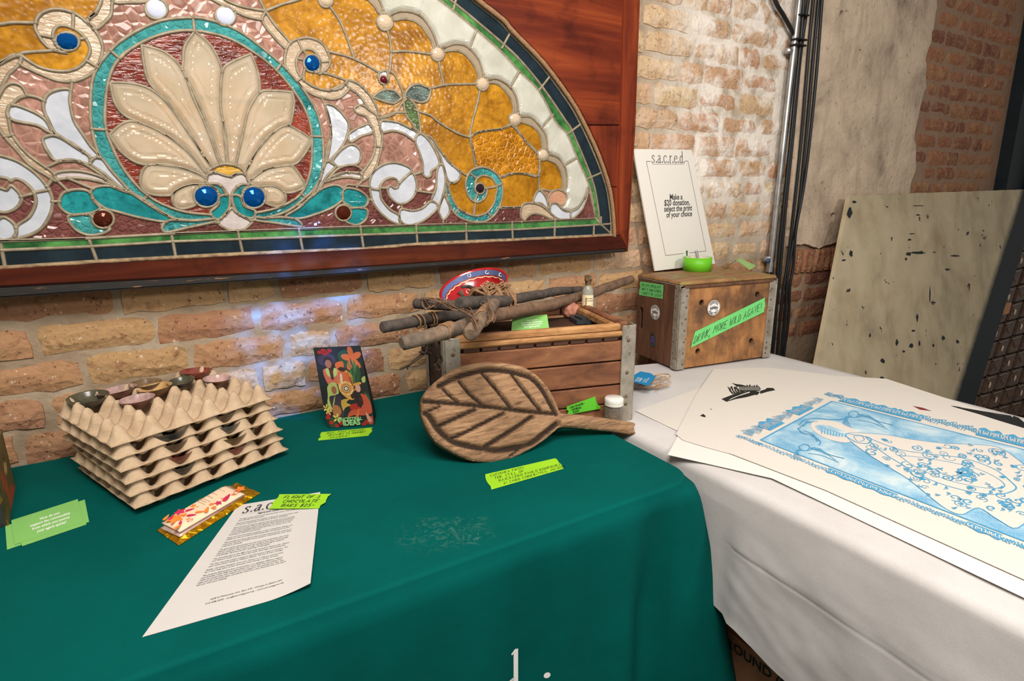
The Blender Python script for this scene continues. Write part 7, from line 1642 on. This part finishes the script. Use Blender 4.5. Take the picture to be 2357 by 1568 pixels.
# ================================================================== STEEL SHEET AND DRAWER CABINET ON THE RIGHT
BLKCHIP = plain('bare_dark_steel', srgb(34, 40, 42), .6, .1)
PP, PNn = Vector((0, 1.425, 1.29)), Vector((0, -1, .25))
def opl(x, y, back=0): return onpl(x, y, PP+Vector((0, back, 0)), PNn)
t = NT('olive_grey_steel'); tc = t.N('TexCoord'); c = tc.outputs['Object']; mp = t.N('Mapping'); mp.inputs['Scale'].default_value = (4, 4, 2.6); t.L(c, mp.inputs[0])
n = t.noise(mp.outputs[0], 1.6, 8, .62, .3)
col = t.ramp(n, [(.28, srgb(160, 145, 118)), (.5, srgb(192, 176, 144)), (.72, srgb(208, 192, 160))])
chips = t.ramp(t.noise(c, 15, 6, .62, .3), [(.655, 0.0), (.67, 1.0)]); col = t.mix(chips, col, srgb(34, 38, 40))
col = t.mix(t.ramp(t.noise(c, 4, 4), [(.55, 0.0), (.7, .4)]), col, srgb(150, 118, 84))
pb_at = t.N('Attribute', attribute_name='sprayed'); dn = t.math('ADD', pb_at.outputs['Fac'], t.math('MULTIPLY', t.math('SUBTRACT', t.noise(c, 20, 5), .5), .06))
col = t.mix(t.ramp(dn, [(.40, 0.0), (.56, 1.0)]), col, srgb(22, 34, 40))
t.set(Base_Color=col, Roughness=.6, Metallic=.1); t.bump(n, .25, .003)
TLp, TRp, BRp = opl(1957, 450), opl(2398, 435), opl(2242, 933); BLp = opl(1880, 845)
dL = (BLp-TLp)/(TLp.z-BLp.z); dR = (BRp-TRp)/(TRp.z-BRp.z)
zf = .004; B1, B2p = TLp+dL*(TLp.z-zf), TRp+dR*(TRp.z-zf)
pm2 = MB(); V = []; NU, NVv = 60, 40
for j in range(NVv+1):
    for i in range(NU+1):
        u, v = i/NU, j/NVv; q = TLp.lerp(TRp, u).lerp(B1.lerp(B2p, u), v); e = min(u, 1-u)*60 < .5 or j == 0
        q = q+Vector((0, 0, (.004*mnoise.noise(Vector((u*40, 0, 1))) if j == 0 else 0))); V.append(q)
nn_ = len(V); V2 = [q+Vector((0, .018, 0)) for q in V]; W_ = NU+1
F = [(j*W_+i, j*W_+i+1, (j+1)*W_+i+1, (j+1)*W_+i) for j in range(NVv) for i in range(NU)]
es = [(i, i+1) for i in range(NU)]+[(j*W_+NU, (j+1)*W_+NU) for j in range(NVv)]+[(NVv*W_+i+1, NVv*W_+i) for i in range(NU)]+[((j+1)*W_, j*W_) for j in range(NVv)]
po2 = pm2.add(V+V2, F+[tuple(k+nn_ for k in f[::-1]) for f in F]+[(b, a, a+nn_, b+nn_) for a, b in es]).build('steel_sheet', t.m)
tag(po2, 'large chipped olive grey steel sheet leaning on the wall behind the white table', 'steel sheet')
sA1, sA2 = opl(2352, 444), opl(2194, 933)
def spray(q):
    f_ = (sA1.z-q.z)/(sA1.z-sA2.z); xl = sA1.x+(sA2.x-sA1.x)*f_; return max(0, min(1, .5+(q.x-xl)*2.2))
at = po2.data.attributes.new('sprayed', 'FLOAT', 'POINT'); at.data.foreach_set('value', [spray(q) for q in V]*2)
z1 = lambda x, y: opl(1860+x*.3444, 420+y*.3444, -.0009)
for cx_, cy_, rx_, ry_ in ((735, 470, 62, 11), (672, 478, 20, 16), (657, 512, 9, 13), (680, 383, 16, 9), (695, 343, 22, 4), (737, 217, 15, 7), (730, 905, 10, 26), (704, 992, 14, 9), (595, 1070, 11, 28), (690, 1092, 18, 22), (905, 1040, 16, 16), (1000, 1066, 12, 14), (493, 1306, 17, 9), (448, 1345, 12, 9), (415, 1025, 8, 16), (500, 1192, 16, 20), (288, 475, 13, 26), (240, 520, 18, 8), (278, 205, 22, 44), (310, 130, 22, 10), (932, 581, 20, 9), (845, 467, 9, 5), (985, 490, 40, 6), (530, 163, 12, 4), (730, 156, 46, 4), (1172, 323, 9, 5), (640, 1130, 12, 10), (745, 1075, 7, 20), (838, 1090, 10, 12), (386, 1272, 5, 18), (815, 745, 5, 60), (835, 803, 22, 6)):
    n9 = 11; MB().prism([z1(cx_+rx_*math.cos(k*.571)*rnd.uniform(.55, 1.1), cy_+ry_*math.sin(k*.571)*rnd.uniform(.5, 1.1)) for k in range(n9)], (0, .0006, 0)).build('paint_chip', BLKCHIP, po2)
# drawer cabinet
CBK = .06
CN = Vector((0, -1, .25)).normalized()
DRW = NT('dark_brown_drawer'); DRW.set(Base_Color=DRW.ramp(DRW.noise(DRW.coord(), 40, 5), [(.3, srgb(66, 48, 38)), (.7, srgb(98, 74, 58))]), Roughness=.5)
BLKS = plain('black_cabinet_steel', srgb(20, 24, 26), .5, .2)
cab = thing('drawer_cabinet', 'dark cabinet of small brown card drawers behind the steel sheet', 'cabinet', opl(2300, 930, CBK))
cc_ = [opl(*p, CBK+.012) for p in ((2345, 520), (2470, 480), (2440, 1010), (2205, 1040))]
MB().prism(cc_, (0, .005, 0)).build('carcass', BLKS, cab)
WHT = plain('ivory_label', srgb(206, 180, 160), .5, var=.05); ORG = plain('copper_label', srgb(186, 122, 74), .4, .3)
def cell(i, j, u, v): return (2313+29*(i+u)-14.5*(j+v), 816-8*(i+u)+42*(j+v))
for i in range(-2, 9):
    for j in range(-8, 8):
        cx_, cy_ = cell(i, j, .5, .5)
        if cx_ < 2232 or cx_ > 2420 or cy_ < 455 or cy_ > 985: continue
        if cx_ < 2357-.3125*(cy_-565)-12: continue
        q = [opl(*cell(i, j, u, v), CBK) for u, v in ((.16, .06), (.84, .06), (.84, .95), (.16, .95))]
        dw = MB().prism(q, (0, .016, 0)) and MB().prism([p+Vector((0, -.008, 0)) for p in q], (0, .014, 0)).build('drawer', DRW.m, cab)
        a, b = opl(*cell(i, j, .22, .20), CBK-.012), opl(*cell(i, j, .78, .20), CBK-.012); MB().tube([a, a.lerp(b, .5)+Vector((0, 0, .004)), b], .003, 6).build('drawer_pull', IRON, dw)
        k = opl(*cell(i, j, .62, .62), CBK-.010)
        MB().lathe([(.0001, .0035), (.012, .002), (.013, 0)], 12, Matrix.Translation(k) @ Matrix.Rotation(math.pi/2, 4, 'X') @ Matrix.Scale(1.5, 4, (0, 1, 0))).build('label_disc', WHT if (i+j) % 2 == 0 else RIV, dw)
q = [opl(*p, CBK-.016) for p in ((2314, 698), (2329, 697), (2322, 722), (2308, 725))]; MB().prism(q, (0, .006, 0)).build('copper_plate', ORG, cab)
